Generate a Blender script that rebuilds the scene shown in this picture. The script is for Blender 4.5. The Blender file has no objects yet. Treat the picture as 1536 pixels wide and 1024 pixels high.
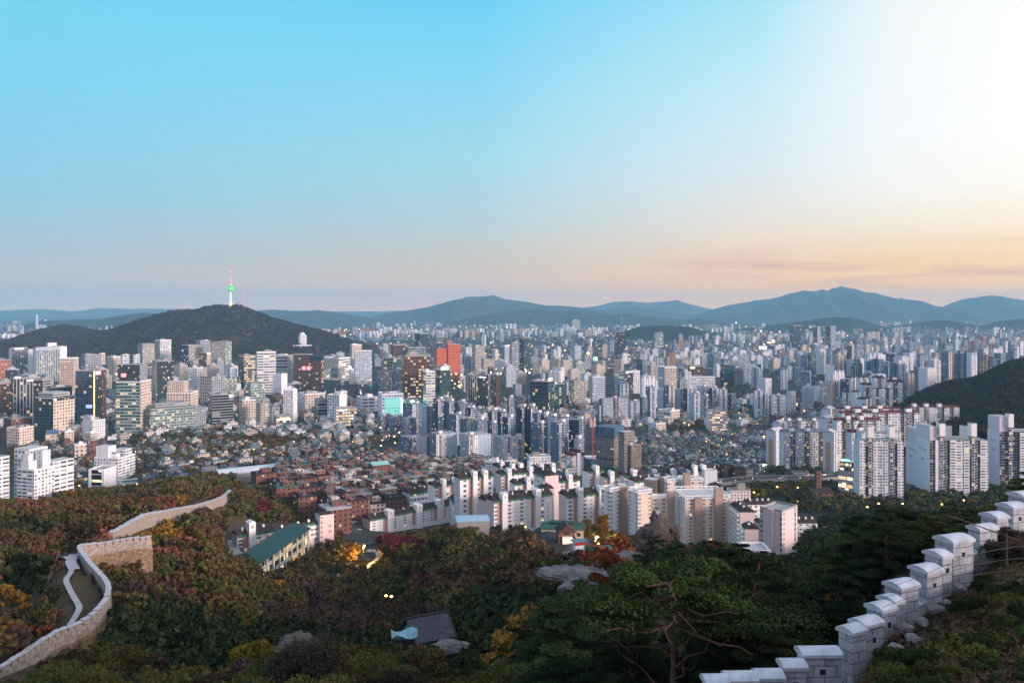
import bpy, bmesh, math, random
import numpy as np
from mathutils import Vector, Matrix
random.seed(7); RNG = np.random.default_rng(7)
R_ = math.radians
SC = bpy.context.scene
COL = SC.collection
F, HZ, CX, CZ = 1250.0, 462.0, 768.0, 225.0   # focal length and horizon of the photograph in its pixels, eye height in metres

# ------------------------------------------------------------------ camera
cam = bpy.data.cameras.new('camera'); cam.sensor_width = 36.0; cam.lens = F / 1536 * 36
cam.shift_y = -(512 - HZ) / 1536; cam.clip_start = 0.5; cam.clip_end = 90000
cam_o = bpy.data.objects.new('camera', cam); COL.objects.link(cam_o)
cam_o.location = (0, 0, CZ); cam_o.rotation_euler = (R_(90), 0, 0); SC.camera = cam_o
SC.view_settings.view_transform = 'Standard'; SC.view_settings.look = 'None'
SC.view_settings.exposure = 0.0; SC.view_settings.gamma = 1.0
SC.cycles.use_denoising = True
SC.cycles.max_bounces = 4; SC.cycles.diffuse_bounces = 2; SC.cycles.glossy_bounces = 2
SC.cycles.transmission_bounces = 2; SC.cycles.transparent_max_bounces = 6; SC.cycles.volume_bounces = 0
SC.cycles.sample_clamp_indirect = 3.0; SC.cycles.caustics_reflective = False; SC.cycles.caustics_refractive = False

def lin(c):
    return tuple(((v / 255) / 12.92 if v / 255 <= 0.04045 else (((v / 255) + 0.055) / 1.055) ** 2.4) for v in c) + (1.0,)

# ------------------------------------------------------------------ sky and sun
SUN_AZ, SUN_EL = 120.0, 13.0          # degrees to the right of the view, above the horizon
def make_world():
    w = bpy.data.worlds.new('World'); SC.world = w; w.use_nodes = True
    nt = w.node_tree; N = nt.nodes; L = nt.links; N.clear()
    def math_(op, a, b=None, c=None, clamp=False):
        n = N.new('ShaderNodeMath'); n.operation = op; n.use_clamp = clamp
        for i, v in enumerate((a, b, c)):
            if v is None: continue
            if isinstance(v, (int, float)): n.inputs[i].default_value = v
            else: L.new(v, n.inputs[i])
        return n.outputs[0]
    tc = N.new('ShaderNodeTexCoord'); nm = N.new('ShaderNodeVectorMath'); nm.operation = 'NORMALIZE'
    L.new(tc.outputs['Generated'], nm.inputs[0])
    sp = N.new('ShaderNodeSeparateXYZ'); L.new(nm.outputs[0], sp.inputs[0])
    el = math_('MULTIPLY', math_('ARCSINE', sp.outputs[2]), 180 / math.pi)
    az = math_('MULTIPLY', math_('ARCTAN2', sp.outputs[0], sp.outputs[1]), 180 / math.pi)
    fac = math_('DIVIDE', el, 30.0, clamp=True)
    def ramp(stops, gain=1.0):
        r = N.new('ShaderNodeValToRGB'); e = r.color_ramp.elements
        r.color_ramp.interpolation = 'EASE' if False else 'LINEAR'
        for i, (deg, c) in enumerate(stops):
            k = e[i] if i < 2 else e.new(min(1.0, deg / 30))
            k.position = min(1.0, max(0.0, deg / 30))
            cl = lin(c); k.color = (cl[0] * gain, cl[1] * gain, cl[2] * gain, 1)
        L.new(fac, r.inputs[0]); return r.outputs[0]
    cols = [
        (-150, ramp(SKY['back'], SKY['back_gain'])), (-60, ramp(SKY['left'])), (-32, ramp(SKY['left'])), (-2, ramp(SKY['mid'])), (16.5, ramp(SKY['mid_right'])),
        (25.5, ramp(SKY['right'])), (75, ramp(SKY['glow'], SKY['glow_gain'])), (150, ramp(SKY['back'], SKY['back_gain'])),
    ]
    cur = cols[0][1]
    for (a0, _), (a1, c1) in zip(cols, cols[1:]):
        mr = N.new('ShaderNodeMapRange'); mr.inputs[1].default_value = a0; mr.inputs[2].default_value = a1
        L.new(az, mr.inputs[0])
        mx = N.new('ShaderNodeMix'); mx.data_type = 'RGBA'; L.new(mr.outputs[0], mx.inputs[0])
        L.new(cur, mx.inputs[6]); L.new(c1, mx.inputs[7]); cur = mx.outputs[2]
    # thin streaks of evening cloud low in the west
    cb = N.new('ShaderNodeCombineXYZ')
    L.new(math_('MULTIPLY', az, 0.085), cb.inputs[0]); L.new(math_('MULTIPLY', el, 0.95), cb.inputs[1])
    nz = N.new('ShaderNodeTexNoise'); nz.inputs['Scale'].default_value = 1.15; nz.inputs['Detail'].default_value = 6
    nz.inputs['Roughness'].default_value = 0.55; nz.inputs['Distortion'].default_value = 0.4
    L.new(cb.outputs[0], nz.inputs['Vector'])
    st = N.new('ShaderNodeMapRange'); st.inputs[1].default_value = 0.46; st.inputs[2].default_value = 0.68; L.new(nz.outputs[0], st.inputs[0])
    b1 = N.new('ShaderNodeMapRange'); b1.inputs[1].default_value = 1.0; b1.inputs[2].default_value = 2.0; L.new(el, b1.inputs[0])
    b2 = N.new('ShaderNodeMapRange'); b2.inputs[1].default_value = 4.4; b2.inputs[2].default_value = 3.2; L.new(el, b2.inputs[0])
    b3 = N.new('ShaderNodeMapRange'); b3.inputs[1].default_value = 2.0; b3.inputs[2].default_value = 20.0; L.new(az, b3.inputs[0])
    k = math_('MULTIPLY', math_('MULTIPLY', st.outputs[0], b1.outputs[0]), math_('MULTIPLY', b2.outputs[0], b3.outputs[0]))
    k = math_('MULTIPLY', k, 0.75)
    mx = N.new('ShaderNodeMix'); mx.data_type = 'RGBA'; L.new(k, mx.inputs[0]); L.new(cur, mx.inputs[6])
    mx.inputs[7].default_value = lin((236, 168, 142)); cur = mx.outputs[2]
    # ground side of the sphere (never seen: the land covers it)
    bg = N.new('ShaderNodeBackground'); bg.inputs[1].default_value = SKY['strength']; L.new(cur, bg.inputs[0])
    sky = N.new('ShaderNodeTexSky'); sky.sky_type = 'NISHITA'; sky.sun_disc = False
    sky.sun_elevation = R_(SUN_EL); sky.sun_rotation = R_(SUN_AZ); sky.altitude = 250
    bg2 = N.new('ShaderNodeBackground'); bg2.inputs[1].default_value = SKY['nishita']; L.new(sky.outputs[0], bg2.inputs[0])
    ad = N.new('ShaderNodeAddShader'); L.new(bg.outputs[0], ad.inputs[0]); L.new(bg2.outputs[0], ad.inputs[1])
    out = N.new('ShaderNodeOutputWorld'); L.new(ad.outputs[0], out.inputs[0])
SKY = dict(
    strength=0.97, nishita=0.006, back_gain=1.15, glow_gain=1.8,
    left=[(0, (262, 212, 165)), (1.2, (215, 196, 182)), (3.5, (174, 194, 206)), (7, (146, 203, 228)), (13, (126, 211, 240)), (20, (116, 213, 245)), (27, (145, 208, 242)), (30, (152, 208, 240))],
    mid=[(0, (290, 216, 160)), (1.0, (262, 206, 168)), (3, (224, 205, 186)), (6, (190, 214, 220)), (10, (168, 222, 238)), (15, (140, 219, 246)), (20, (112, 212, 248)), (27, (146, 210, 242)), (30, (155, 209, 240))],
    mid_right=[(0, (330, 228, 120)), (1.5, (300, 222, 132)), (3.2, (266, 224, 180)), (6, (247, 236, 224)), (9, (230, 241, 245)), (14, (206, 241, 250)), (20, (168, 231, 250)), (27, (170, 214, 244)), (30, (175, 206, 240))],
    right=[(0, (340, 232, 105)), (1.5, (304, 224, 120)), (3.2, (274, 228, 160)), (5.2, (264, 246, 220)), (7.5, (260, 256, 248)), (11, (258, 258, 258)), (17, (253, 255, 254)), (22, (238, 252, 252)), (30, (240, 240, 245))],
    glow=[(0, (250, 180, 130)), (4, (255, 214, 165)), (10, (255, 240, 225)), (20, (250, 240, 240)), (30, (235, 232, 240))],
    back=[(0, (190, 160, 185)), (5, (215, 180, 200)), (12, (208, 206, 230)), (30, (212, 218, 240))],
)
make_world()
sun = bpy.data.lights.new('sun', 'SUN'); sun.energy = 4.8; sun.angle = R_(12); sun.color = (1.0, 0.77, 0.67)
sun_o = bpy.data.objects.new('sun', sun); COL.objects.link(sun_o)
_d = Vector((math.sin(R_(SUN_AZ)) * math.cos(R_(SUN_EL)), math.cos(R_(SUN_AZ)) * math.cos(R_(SUN_EL)), math.sin(R_(SUN_EL))))
sun_o.rotation_euler = (-_d).to_track_quat('-Z', 'Y').to_euler(); sun_o.location = (900, 60, 500)

HAZE_DENSITY, HAZE_COLOR = 4.8e-5, (0.34, 0.72, 1.0, 1)

# ------------------------------------------------------------------ tags and mesh building
def tag(o, label=None, cat=None, group=None, kind=None):
    if label: o['label'] = label
    if cat: o['category'] = cat
    if group: o['group'] = group
    if kind: o['kind'] = kind
    return o

def empty(name, loc=(0, 0, 0), rz=0.0, label=None, cat=None, group=None):
    o = bpy.data.objects.new(name, None); COL.objects.link(o)
    o.empty_display_size = 0.2; o.location = loc; o.rotation_euler = (0, 0, rz)
    return tag(o, label, cat, group)

class MB:
    """Collects faces (with metric UVs) into one mesh."""
    def __init__(s): s.v = []; s.f = []; s.m = []; s.uv = []
    def face(s, pts, mat=0, uv=None):
        i = len(s.v); s.v.extend(pts); s.f.append(tuple(range(i, i + len(pts)))); s.m.append(mat)
        if uv is None:
            uv = [(p[0], p[1]) for p in pts]
        s.uv.extend(uv)
    def prism(s, poly, z0, z1, mats=0, top=None, bottom=False, k=1.0, v0=0.0, cap=True):
        """poly counter-clockwise; mats one index or one per edge; k scales UVs"""
        n = len(poly); u = 0.0
        for i in range(n):
            a, b = poly[i], poly[(i + 1) % n]; l = math.hypot(b[0] - a[0], b[1] - a[1])
            mt = mats[i] if isinstance(mats, (list, tuple)) else mats
            s.face([(a[0], a[1], z0), (b[0], b[1], z0), (b[0], b[1], z1), (a[0], a[1], z1)], mt,
                   [(0, v0), (l * k, v0), (l * k, v0 + (z1 - z0) * k), (0, v0 + (z1 - z0) * k)])
        if cap: s.face([(p[0], p[1], z1) for p in poly], top if top is not None else (mats if not isinstance(mats, (list, tuple)) else mats[0]))
        if bottom: s.face([(p[0], p[1], z0) for p in reversed(poly)], top if top is not None else 0)
    def box(s, x0, x1, y0, y1, z0, z1, mat=0, top=None, bottom=True, k=1.0):
        s.prism([(x0, y0), (x1, y0), (x1, y1), (x0, y1)], z0, z1, mat, top, bottom, k)
    def tube(s, p, q, r0, r1, n=6, mat=0, caps=True):
        p, q = Vector(p), Vector(q); d = (q - p)
        if d.length < 1e-6: return
        d.normalize(); a = d.orthogonal().normalized(); b = d.cross(a)
        A = [p + (a * math.cos(t) + b * math.sin(t)) * r0 for t in [2 * math.pi * i / n for i in range(n)]]
        B = [q + (a * math.cos(t) + b * math.sin(t)) * r1 for t in [2 * math.pi * i / n for i in range(n)]]
        for i in range(n):
            j = (i + 1) % n; s.face([tuple(A[i]), tuple(A[j]), tuple(B[j]), tuple(B[i])], mat)
        if caps:
            s.face([tuple(x) for x in reversed(A)], mat); s.face([tuple(x) for x in B], mat)
    def lathe(s, prof, n=16, mat=0, mats=None):
        for k, ((r0, z0), (r1, z1)) in enumerate(zip(prof, prof[1:])):
            for i in range(n):
                a, b = 2 * math.pi * i / n, 2 * math.pi * (i + 1) / n
                s.face([(r0 * math.cos(a), r0 * math.sin(a), z0), (r0 * math.cos(b), r0 * math.sin(b), z0),
                        (r1 * math.cos(b), r1 * math.sin(b), z1), (r1 * math.cos(a), r1 * math.sin(a), z1)], mats[k] if mats else mat,
                       [(r0 * a, z0), (r0 * b, z0), (r1 * b, z1), (r1 * a, z1)])
    def mesh(s, name, mats):
        me = bpy.data.meshes.new(name); me.from_pydata(s.v, [], s.f)
        for m in mats if isinstance(mats, (list, tuple)) else [mats]: me.materials.append(m)
        me.polygons.foreach_set('material_index', s.m)
        ul = me.uv_layers.new(name='UVMap'); ul.data.foreach_set('uv', np.array(s.uv, dtype=np.float32).ravel())
        me.update(); return me
    def build(s, name, mats, parent=None, loc=None, rz=None, smooth=False):
        me = s.mesh(name, mats)
        if smooth: me.polygons.foreach_set('use_smooth', [True] * len(me.polygons))
        return link(name, me, parent, loc, rz)

def link(name, me, parent=None, loc=None, rz=None):
    o = bpy.data.objects.new(name, me); COL.objects.link(o)
    if parent is not None: o.parent = parent
    if loc is not None: o.location = loc
    if rz is not None: o.rotation_euler = (0, 0, rz)
    return o

def np_mesh(name, verts, quads, mats, mat_idx=None, smooth=False, attr=None):
    """fast mesh from numpy arrays; quads m x 4 (or m x 3)"""
    me = bpy.data.meshes.new(name); nv, nf, k = len(verts), len(quads), quads.shape[1]
    me.vertices.add(nv); me.vertices.foreach_set('co', np.ascontiguousarray(verts, dtype=np.float32).ravel())
    me.loops.add(nf * k); me.loops.foreach_set('vertex_index', np.ascontiguousarray(quads, dtype=np.int32).ravel())
    me.polygons.add(nf); me.polygons.foreach_set('loop_start', np.arange(0, nf * k, k, dtype=np.int32))
    for m in mats: me.materials.append(m)
    if mat_idx is not None: me.polygons.foreach_set('material_index', np.ascontiguousarray(mat_idx, dtype=np.int32))
    if smooth: me.polygons.foreach_set('use_smooth', np.ones(nf, dtype=bool))
    if attr is not None:
        for nm, arr in attr.items():
            a = me.attributes.new(nm, 'FLOAT_COLOR', 'POINT'); a.data.foreach_set('color', np.ascontiguousarray(arr, dtype=np.float32).ravel())
    me.update(calc_edges=True); me.validate(); return me

# ------------------------------------------------------------------ materials
def new_mat(name):
    m = bpy.data.materials.new(name); m.use_nodes = True
    nt = m.node_tree; b = nt.nodes['Principled BSDF']; return m, nt, b
def noise_mat(name, c, c2=None, scale=1.0, rough=0.85, detail=5, bump=0.0, metal=0.0, spec=0.3, rand=0.0, stretch=None, bscale=None):
    """two tones of one colour mixed by object-space noise, with optional bump and per-object brightness"""
    m, nt, b = new_mat(name); N, L = nt.nodes, nt.links
    c2 = c2 or tuple(v * 0.72 for v in c)
    tc = N.new('ShaderNodeTexCoord'); mp = N.new('ShaderNodeMapping'); L.new(tc.outputs['Object'], mp.inputs[0])
    if stretch: mp.inputs['Scale'].default_value = stretch
    nz = N.new('ShaderNodeTexNoise'); nz.inputs['Scale'].default_value = scale; nz.inputs['Detail'].default_value = detail
    nz.inputs['Roughness'].default_value = 0.65; L.new(mp.outputs[0], nz.inputs['Vector'])
    r = N.new('ShaderNodeMapRange'); r.inputs[1].default_value = 0.3; r.inputs[2].default_value = 0.7; L.new(nz.outputs[0], r.inputs[0])
    mx = N.new('ShaderNodeMix'); mx.data_type = 'RGBA'; L.new(r.outputs[0], mx.inputs[0])
    mx.inputs[6].default_value = (*c, 1); mx.inputs[7].default_value = (*c2, 1); out = mx.outputs[2]
    if rand:
        oi = N.new('ShaderNodeObjectInfo'); hs = N.new('ShaderNodeHueSaturation')
        a = N.new('ShaderNodeMapRange'); a.inputs[3].default_value = 1 - rand; a.inputs[4].default_value = 1 + rand; L.new(oi.outputs['Random'], a.inputs[0])
        L.new(a.outputs[0], hs.inputs['Value'])
        w = N.new('ShaderNodeMath'); w.operation = 'MULTIPLY_ADD'; L.new(oi.outputs['Random'], w.inputs[0]); w.inputs[1].default_value = 7.31
        fr = N.new('ShaderNodeMath'); fr.operation = 'FRACT'; L.new(w.outputs[0], fr.inputs[0])
        h = N.new('ShaderNodeMapRange'); h.inputs[3].default_value = 0.5 - rand * 0.06; h.inputs[4].default_value = 0.5 + rand * 0.06; L.new(fr.outputs[0], h.inputs[0])
        L.new(h.outputs[0], hs.inputs['Hue']); L.new(out, hs.inputs['Color']); out = hs.outputs[0]
    L.new(out, b.inputs['Base Color']); b.inputs['Roughness'].default_value = rough
    b.inputs['Metallic'].default_value = metal; b.inputs['Specular IOR Level'].default_value = spec
    if bump:
        n2 = nz
        if bscale:
            n2 = N.new('ShaderNodeTexNoise'); n2.inputs['Scale'].default_value = bscale; n2.inputs['Detail'].default_value = 6; L.new(mp.outputs[0], n2.inputs['Vector'])
        bp = N.new('ShaderNodeBump'); bp.inputs['Strength'].default_value = min(1, bump); bp.inputs['Distance'].default_value = bump
        L.new(n2.outputs[0], bp.inputs['Height']); L.new(bp.outputs[0], b.inputs['Normal'])
    return m
def glow_mat(name, c, e, base=(0.6, 0.6, 0.6)):
    m, nt, b = new_mat(name); b.inputs['Base Color'].default_value = (*base, 1)
    b.inputs['Emission Color'].default_value = (*c, 1); b.inputs['Emission Strength'].default_value = e; return m

def _facade_group():
    g = bpy.data.node_groups.new('window_wall', 'ShaderNodeTree'); I = g.interface
    def sock(n, t, d=None, io='INPUT'):
        s = I.new_socket(n, in_out=io, socket_type=t)
        if d is not None: s.default_value = d
    sock('Wall', 'NodeSocketColor', (0.6, 0.6, 0.6, 1)); sock('Spandrel', 'NodeSocketColor', (0.6, 0.6, 0.6, 1)); sock('Glass', 'NodeSocketColor', (0.05, 0.07, 0.1, 1))
    for n, d in (('CellW', 3.0), ('CellH', 3.0), ('FillW', 0.6), ('FillH', 0.5), ('Lit', 0.03), ('Glow', 1.5), ('Blind', 0.25), ('Stain', 0.12), ('Mirror', 0.12)): sock(n, 'NodeSocketFloat', d)
    sock('BSDF', 'NodeSocketShader', io='OUTPUT')
    N, L = g.nodes, g.links; gi = N.new('NodeGroupInput'); go = N.new('NodeGroupOutput')
    def M(op, a, b=None, clamp=False):
        n = N.new('ShaderNodeMath'); n.operation = op; n.use_clamp = clamp
        for i, v in enumerate((a, b)):
            if v is None: continue
            if isinstance(v, (int, float)): n.inputs[i].default_value = v
            else: L.new(v, n.inputs[i])
        return n.outputs[0]
    def MIX(f, a, b):
        n = N.new('ShaderNodeMix'); n.data_type = 'RGBA'
        for i, v in ((0, f), (6, a), (7, b)):
            if isinstance(v, (int, float)): n.inputs[i].default_value = v
            elif isinstance(v, tuple): n.inputs[i].default_value = v
            else: L.new(v, n.inputs[i])
        return n.outputs[2]
    uv = N.new('ShaderNodeUVMap'); uv.uv_map = 'UVMap'; sp = N.new('ShaderNodeSeparateXYZ'); L.new(uv.outputs[0], sp.inputs[0])
    cu, cv = M('DIVIDE', sp.outputs[0], gi.outputs['CellW']), M('DIVIDE', sp.outputs[1], gi.outputs['CellH'])
    fu, fv = M('FRACT', cu), M('FRACT', cv)
    inu = M('LESS_THAN', M('ABSOLUTE', M('SUBTRACT', fu, 0.5)), M('MULTIPLY', gi.outputs['FillW'], 0.5))
    inv = M('LESS_THAN', M('ABSOLUTE', M('SUBTRACT', fv, 0.52)), M('MULTIPLY', gi.outputs['FillH'], 0.5))
    win = M('MULTIPLY', inu, inv)
    oi = N.new('ShaderNodeObjectInfo'); seed = M('MULTIPLY', oi.outputs['Random'], 91.7)
    geo = N.new('ShaderNodeNewGeometry'); nx = N.new('ShaderNodeSeparateXYZ'); L.new(geo.outputs['True Normal'], nx.inputs[0])
    cb = N.new('ShaderNodeCombineXYZ'); L.new(M('FLOOR', cu), cb.inputs[0]); L.new(M('FLOOR', cv), cb.inputs[1]); L.new(M('ADD', seed, M('ROUND', M('MULTIPLY', nx.outputs[0], 5.0))), cb.inputs[2])
    wn = N.new('ShaderNodeTexWhiteNoise'); wn.noise_dimensions = '3D'; L.new(cb.outputs[0], wn.inputs['Vector'])
    cs = N.new('ShaderNodeSeparateColor'); L.new(wn.outputs['Color'], cs.inputs[0])
    lit = M('LESS_THAN', wn.outputs['Value'], gi.outputs['Lit'])
    glass = MIX(M('MULTIPLY', cs.outputs[0], 0.8), gi.outputs['Glass'], (0.012, 0.018, 0.028, 1))
    blind = M('MULTIPLY', M('GREATER_THAN', cs.outputs[1], M('SUBTRACT', 1.0, gi.outputs['Blind'])), 0.45)
    glass = MIX(blind, glass, gi.outputs['Wall'])
    # weathering: soft blotches and rain streaks
    tc = N.new('ShaderNodeTexCoord')
    n1 = N.new('ShaderNodeTexNoise'); n1.inputs['Scale'].default_value = 0.12; n1.inputs['Detail'].default_value = 4; L.new(tc.outputs['Object'], n1.inputs['Vector'])
    cv2 = N.new('ShaderNodeCombineXYZ'); L.new(M('MULTIPLY', sp.outputs[0], 1.3), cv2.inputs[0]); L.new(M('MULTIPLY', sp.outputs[1], 0.05), cv2.inputs[1]); L.new(seed, cv2.inputs[2])
    n2 = N.new('ShaderNodeTexNoise'); n2.inputs['Scale'].default_value = 1.0; n2.inputs['Detail'].default_value = 3; L.new(cv2.outputs[0], n2.inputs['Vector'])
    dirt = M('MULTIPLY', M('ADD', n1.outputs[0], n2.outputs[0]), gi.outputs['Stain'])
    wall = MIX(inu, gi.outputs['Wall'], gi.outputs['Spandrel'])
    hs = N.new('ShaderNodeHueSaturation'); L.new(wall, hs.inputs['Color']); L.new(M('SUBTRACT', M('ADD', 1.0, gi.outputs['Stain']), dirt), hs.inputs['Value'])
    slab = M('LESS_THAN', fv, 0.07)
    wallc = MIX(M('MULTIPLY', slab, 0.18), hs.outputs[0], (0.05, 0.05, 0.06, 1))
    col = MIX(win, wallc, glass)
    b = N.new('ShaderNodeBsdfPrincipled'); L.new(col, b.inputs['Base Color'])
    ro = N.new('ShaderNodeMapRange'); L.new(win, ro.inputs[0]); ro.inputs[3].default_value = 0.8; L.new(gi.outputs['Mirror'], ro.inputs[4]); L.new(ro.outputs[0], b.inputs['Roughness'])
    L.new(MIX(cs.outputs[2], (1.0, 0.55, 0.16, 1), (1.0, 0.85, 0.6, 1)), b.inputs['Emission Color'])
    L.new(M('MULTIPLY', M('MULTIPLY', win, lit), M('MULTIPLY', gi.outputs['Glow'], M('ADD', 0.35, cs.outputs[0]))), b.inputs['Emission Strength'])
    L.new(b.outputs[0], go.inputs[0]); return g
FG = _facade_group()
def facade(name, wall, glass=(0.05, 0.07, 0.1), cw=3.2, ch=3.0, fw=0.6, fh=0.5, lit=0.03, glow=1.6, spandrel=None, blind=0.25, stain=0.14, mirror=0.15):
    m = bpy.data.materials.new(name); m.use_nodes = True; nt = m.node_tree; nt.nodes.clear()
    n = nt.nodes.new('ShaderNodeGroup'); n.node_tree = FG; o = nt.nodes.new('ShaderNodeOutputMaterial'); nt.links.new(n.outputs[0], o.inputs[0])
    n.inputs['Wall'].default_value = (*wall, 1); n.inputs['Spandrel'].default_value = (*(spandrel or wall), 1); n.inputs['Glass'].default_value = (*glass, 1)
    for k, v in (('CellW', cw), ('CellH', ch), ('FillW', fw), ('FillH', fh), ('Lit', lit * 1.5), ('Glow', glow * 1.2), ('Blind', blind), ('Stain', stain), ('Mirror', mirror)): n.inputs[k].default_value = v
    return m
BLUEGLASS, TEAL, DARK = (0.05, 0.09, 0.15), (0.04, 0.11, 0.12), (0.015, 0.02, 0.03)
ST = {}
def S(k, *a, **kw): ST[k] = facade(k + '_facade', *a, **kw)
S('white', (0.68, 0.69, 0.73), cw=3.4, fw=0.55, fh=0.45, lit=0.06)
S('white_strip', (0.66, 0.68, 0.73), cw=6.0, fw=0.82, fh=0.42, lit=0.04)
S('white_plain', (0.69, 0.71, 0.76), cw=9.0, fw=0.08, fh=0.3, lit=0.02)
S('white_gable', (0.58, 0.63, 0.71), cw=9.0, fw=0.0, fh=0.0, lit=0.0)
S('pink_gable', (0.66, 0.54, 0.54), cw=9.0, fw=0.0, fh=0.0, lit=0.0)
S('pink_win', (0.66, 0.57, 0.56), cw=3.4, fw=0.45, fh=0.42, lit=0.03)
S('white_core', (0.34, 0.36, 0.42), glass=DARK, cw=3.0, fw=0.8, fh=0.6, lit=0.07)
S('bluewhite', (0.46, 0.53, 0.62), glass=(0.05, 0.08, 0.13), cw=3.0, fw=0.62, fh=0.5, lit=0.05)
S('bluegrey', (0.14, 0.22, 0.32), glass=(0.035, 0.06, 0.10), cw=3.0, fw=0.66, fh=0.55, lit=0.05)
S('bluedark', (0.04, 0.08, 0.14), glass=(0.02, 0.035, 0.06), cw=3.0, fw=0.7, fh=0.6, lit=0.06)
S('bluepale', (0.40, 0.49, 0.58), glass=(0.06, 0.09, 0.13), cw=7.0, fw=0.1, fh=0.4, lit=0.03)
S('rust', (0.30, 0.17, 0.12), glass=DARK, cw=3.0, fw=0.7, fh=0.5, lit=0.06)
S('cream', (0.54, 0.46, 0.40), cw=3.2, fw=0.5, fh=0.45, lit=0.05)
S('cream_grid', (0.66, 0.54, 0.47), glass=(0.05, 0.05, 0.06), cw=4.0, ch=3.8, fw=0.55, fh=0.5, lit=0.03)
S('beige_fine', (0.58, 0.45, 0.36), glass=(0.10, 0.08, 0.07), cw=2.6, ch=3.4, fw=0.55, fh=0.55, lit=0.06)
S('beige_apt', (0.40, 0.37, 0.34), glass=(0.06, 0.07, 0.07), cw=3.0, fw=0.55, fh=0.5, lit=0.09)
S('grey', (0.30, 0.33, 0.38), cw=3.4, fw=0.6, fh=0.5, lit=0.05)
S('grey_band', (0.46, 0.47, 0.50), glass=(0.05, 0.07, 0.09), cw=30, ch=3.8, fw=1.0, fh=0.5, lit=0.10)
S('white_band', (0.66, 0.66, 0.68), glass=(0.06, 0.08, 0.11), cw=8, ch=3.6, fw=0.96, fh=0.46, lit=0.06)
S('dark_band', (0.40, 0.42, 0.45), glass=(0.012, 0.016, 0.024), cw=12, ch=4.0, fw=1.0, fh=0.76, lit=0.02)
S('dark_glass', (0.05, 0.06, 0.075), glass=(0.02, 0.03, 0.045), cw=3.0, ch=3.8, fw=0.86, fh=0.72, lit=0.05, mirror=0.1)
S('dark_rib', (0.32, 0.33, 0.36), glass=(0.02, 0.025, 0.035), cw=3.4, ch=3.4, fw=0.68, fh=1.0, lit=0.04, spandrel=(0.06, 0.06, 0.07))
S('rib_glass', (0.50, 0.54, 0.58), glass=(0.04, 0.07, 0.10), cw=3.8, ch=3.4, fw=0.62, fh=0.8, lit=0.06, spandrel=(0.10, 0.14, 0.17))
S('teal_glass', (0.05, 0.10, 0.11), glass=(0.02, 0.06, 0.075), cw=3.2, ch=3.8, fw=0.9, fh=0.75, lit=0.05, mirror=0.1)
S('teal_band', (0.30, 0.38, 0.37), glass=(0.03, 0.08, 0.085), cw=5.0, ch=4.0, fw=0.94, fh=0.58, lit=0.10)
S('teal_pale', (0.36, 0.44, 0.43), glass=(0.07, 0.14, 0.14), cw=3.0, ch=3.6, fw=0.85, fh=0.62, lit=0.12)
S('blue_glass', (0.10, 0.14, 0.20), glass=(0.08, 0.13, 0.21), cw=4.0, ch=3.8, fw=0.94, fh=0.8, lit=0.03, mirror=0.06)
S('brown', (0.10, 0.055, 0.05), glass=(0.03, 0.02, 0.02), cw=3.6, ch=3.8, fw=0.7, fh=0.5, lit=0.08)
S('brown_lit', (0.13, 0.05, 0.04), glass=(0.05, 0.025, 0.02), cw=3.6, ch=3.8, fw=0.8, fh=0.5, lit=0.22)
S('orange', (0.52, 0.12, 0.06), glass=(0.42, 0.10, 0.05), cw=5.0, ch=4.2, fw=0.7, fh=0.25, lit=0.02)
S('orange_brick', (0.38, 0.15, 0.10), glass=(0.05, 0.03, 0.03), cw=5.0, ch=4.5, fw=0.5, fh=0.45, lit=0.04)
S('red_brick', (0.16, 0.068, 0.056), glass=(0.03, 0.03, 0.035), cw=3.4, ch=3.0, fw=0.4, fh=0.42, lit=0.04)
S('office_lit', (0.20, 0.20, 0.22), glass=(0.05, 0.05, 0.05), cw=4.0, ch=4.0, fw=0.75, fh=0.5, lit=0.45, glow=1.5)
S('lilac_lit', (0.38, 0.34, 0.40), glass=(0.06, 0.06, 0.07), cw=4.0, ch=3.6, fw=0.9, fh=0.4, lit=0.3, glow=2.0)
S('build_blue', (0.10, 0.20, 0.30), glass=(0.08, 0.17, 0.26), cw=2.4, ch=3.0, fw=0.9, fh=0.9, lit=0.0)
S('build_brown', (0.30, 0.24, 0.19), glass=(0.24, 0.19, 0.15), cw=3.0, ch=3.0, fw=0.85, fh=0.8, lit=0.0)
S('build_grey', (0.26, 0.25, 0.24), glass=(0.16, 0.15, 0.15), cw=3.0, ch=3.0, fw=0.8, fh=0.6, lit=0.01)
PLASTER = noise_mat('white_plaster', (0.80, 0.785, 0.80), (0.72, 0.705, 0.725), 0.25, 0.85)
PLASTER_PINK = noise_mat('pink_plaster', (0.66, 0.53, 0.53), (0.60, 0.48, 0.49), 0.2, 0.85)
PLASTER_LILAC = noise_mat('lilac_plaster', (0.60, 0.56, 0.62), (0.55, 0.51, 0.58), 0.2, 0.85)
SALMON = noise_mat('salmon_panel', (0.48, 0.26, 0.22), (0.42, 0.22, 0.19), 0.3, 0.8)
TAN = noise_mat('tan_panel', (0.40, 0.29, 0.24), (0.35, 0.25, 0.21), 0.2, 0.8)
ROOF_DARK = noise_mat('dark_shingle', (0.045, 0.028, 0.03), (0.03, 0.02, 0.024), 1.2, 0.9)
ROOF_GREY = noise_mat('grey_roof', (0.30, 0.31, 0.33), (0.22, 0.22, 0.24), 0.35, 0.9, rand=0.25)
ROOF_PALE = noise_mat('pale_roof', (0.48, 0.47, 0.49), (0.36, 0.35, 0.37), 0.35, 0.9, rand=0.15)
ROOF_GREEN = noise_mat('green_roof_paint', (0.03, 0.105, 0.07), (0.03, 0.08, 0.06), 0.4, 0.7, rand=0.3)
ROOF_TEAL = noise_mat('teal_metal_roof', (0.006, 0.04, 0.042), (0.005, 0.03, 0.034), 0.3, 0.5)
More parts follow.
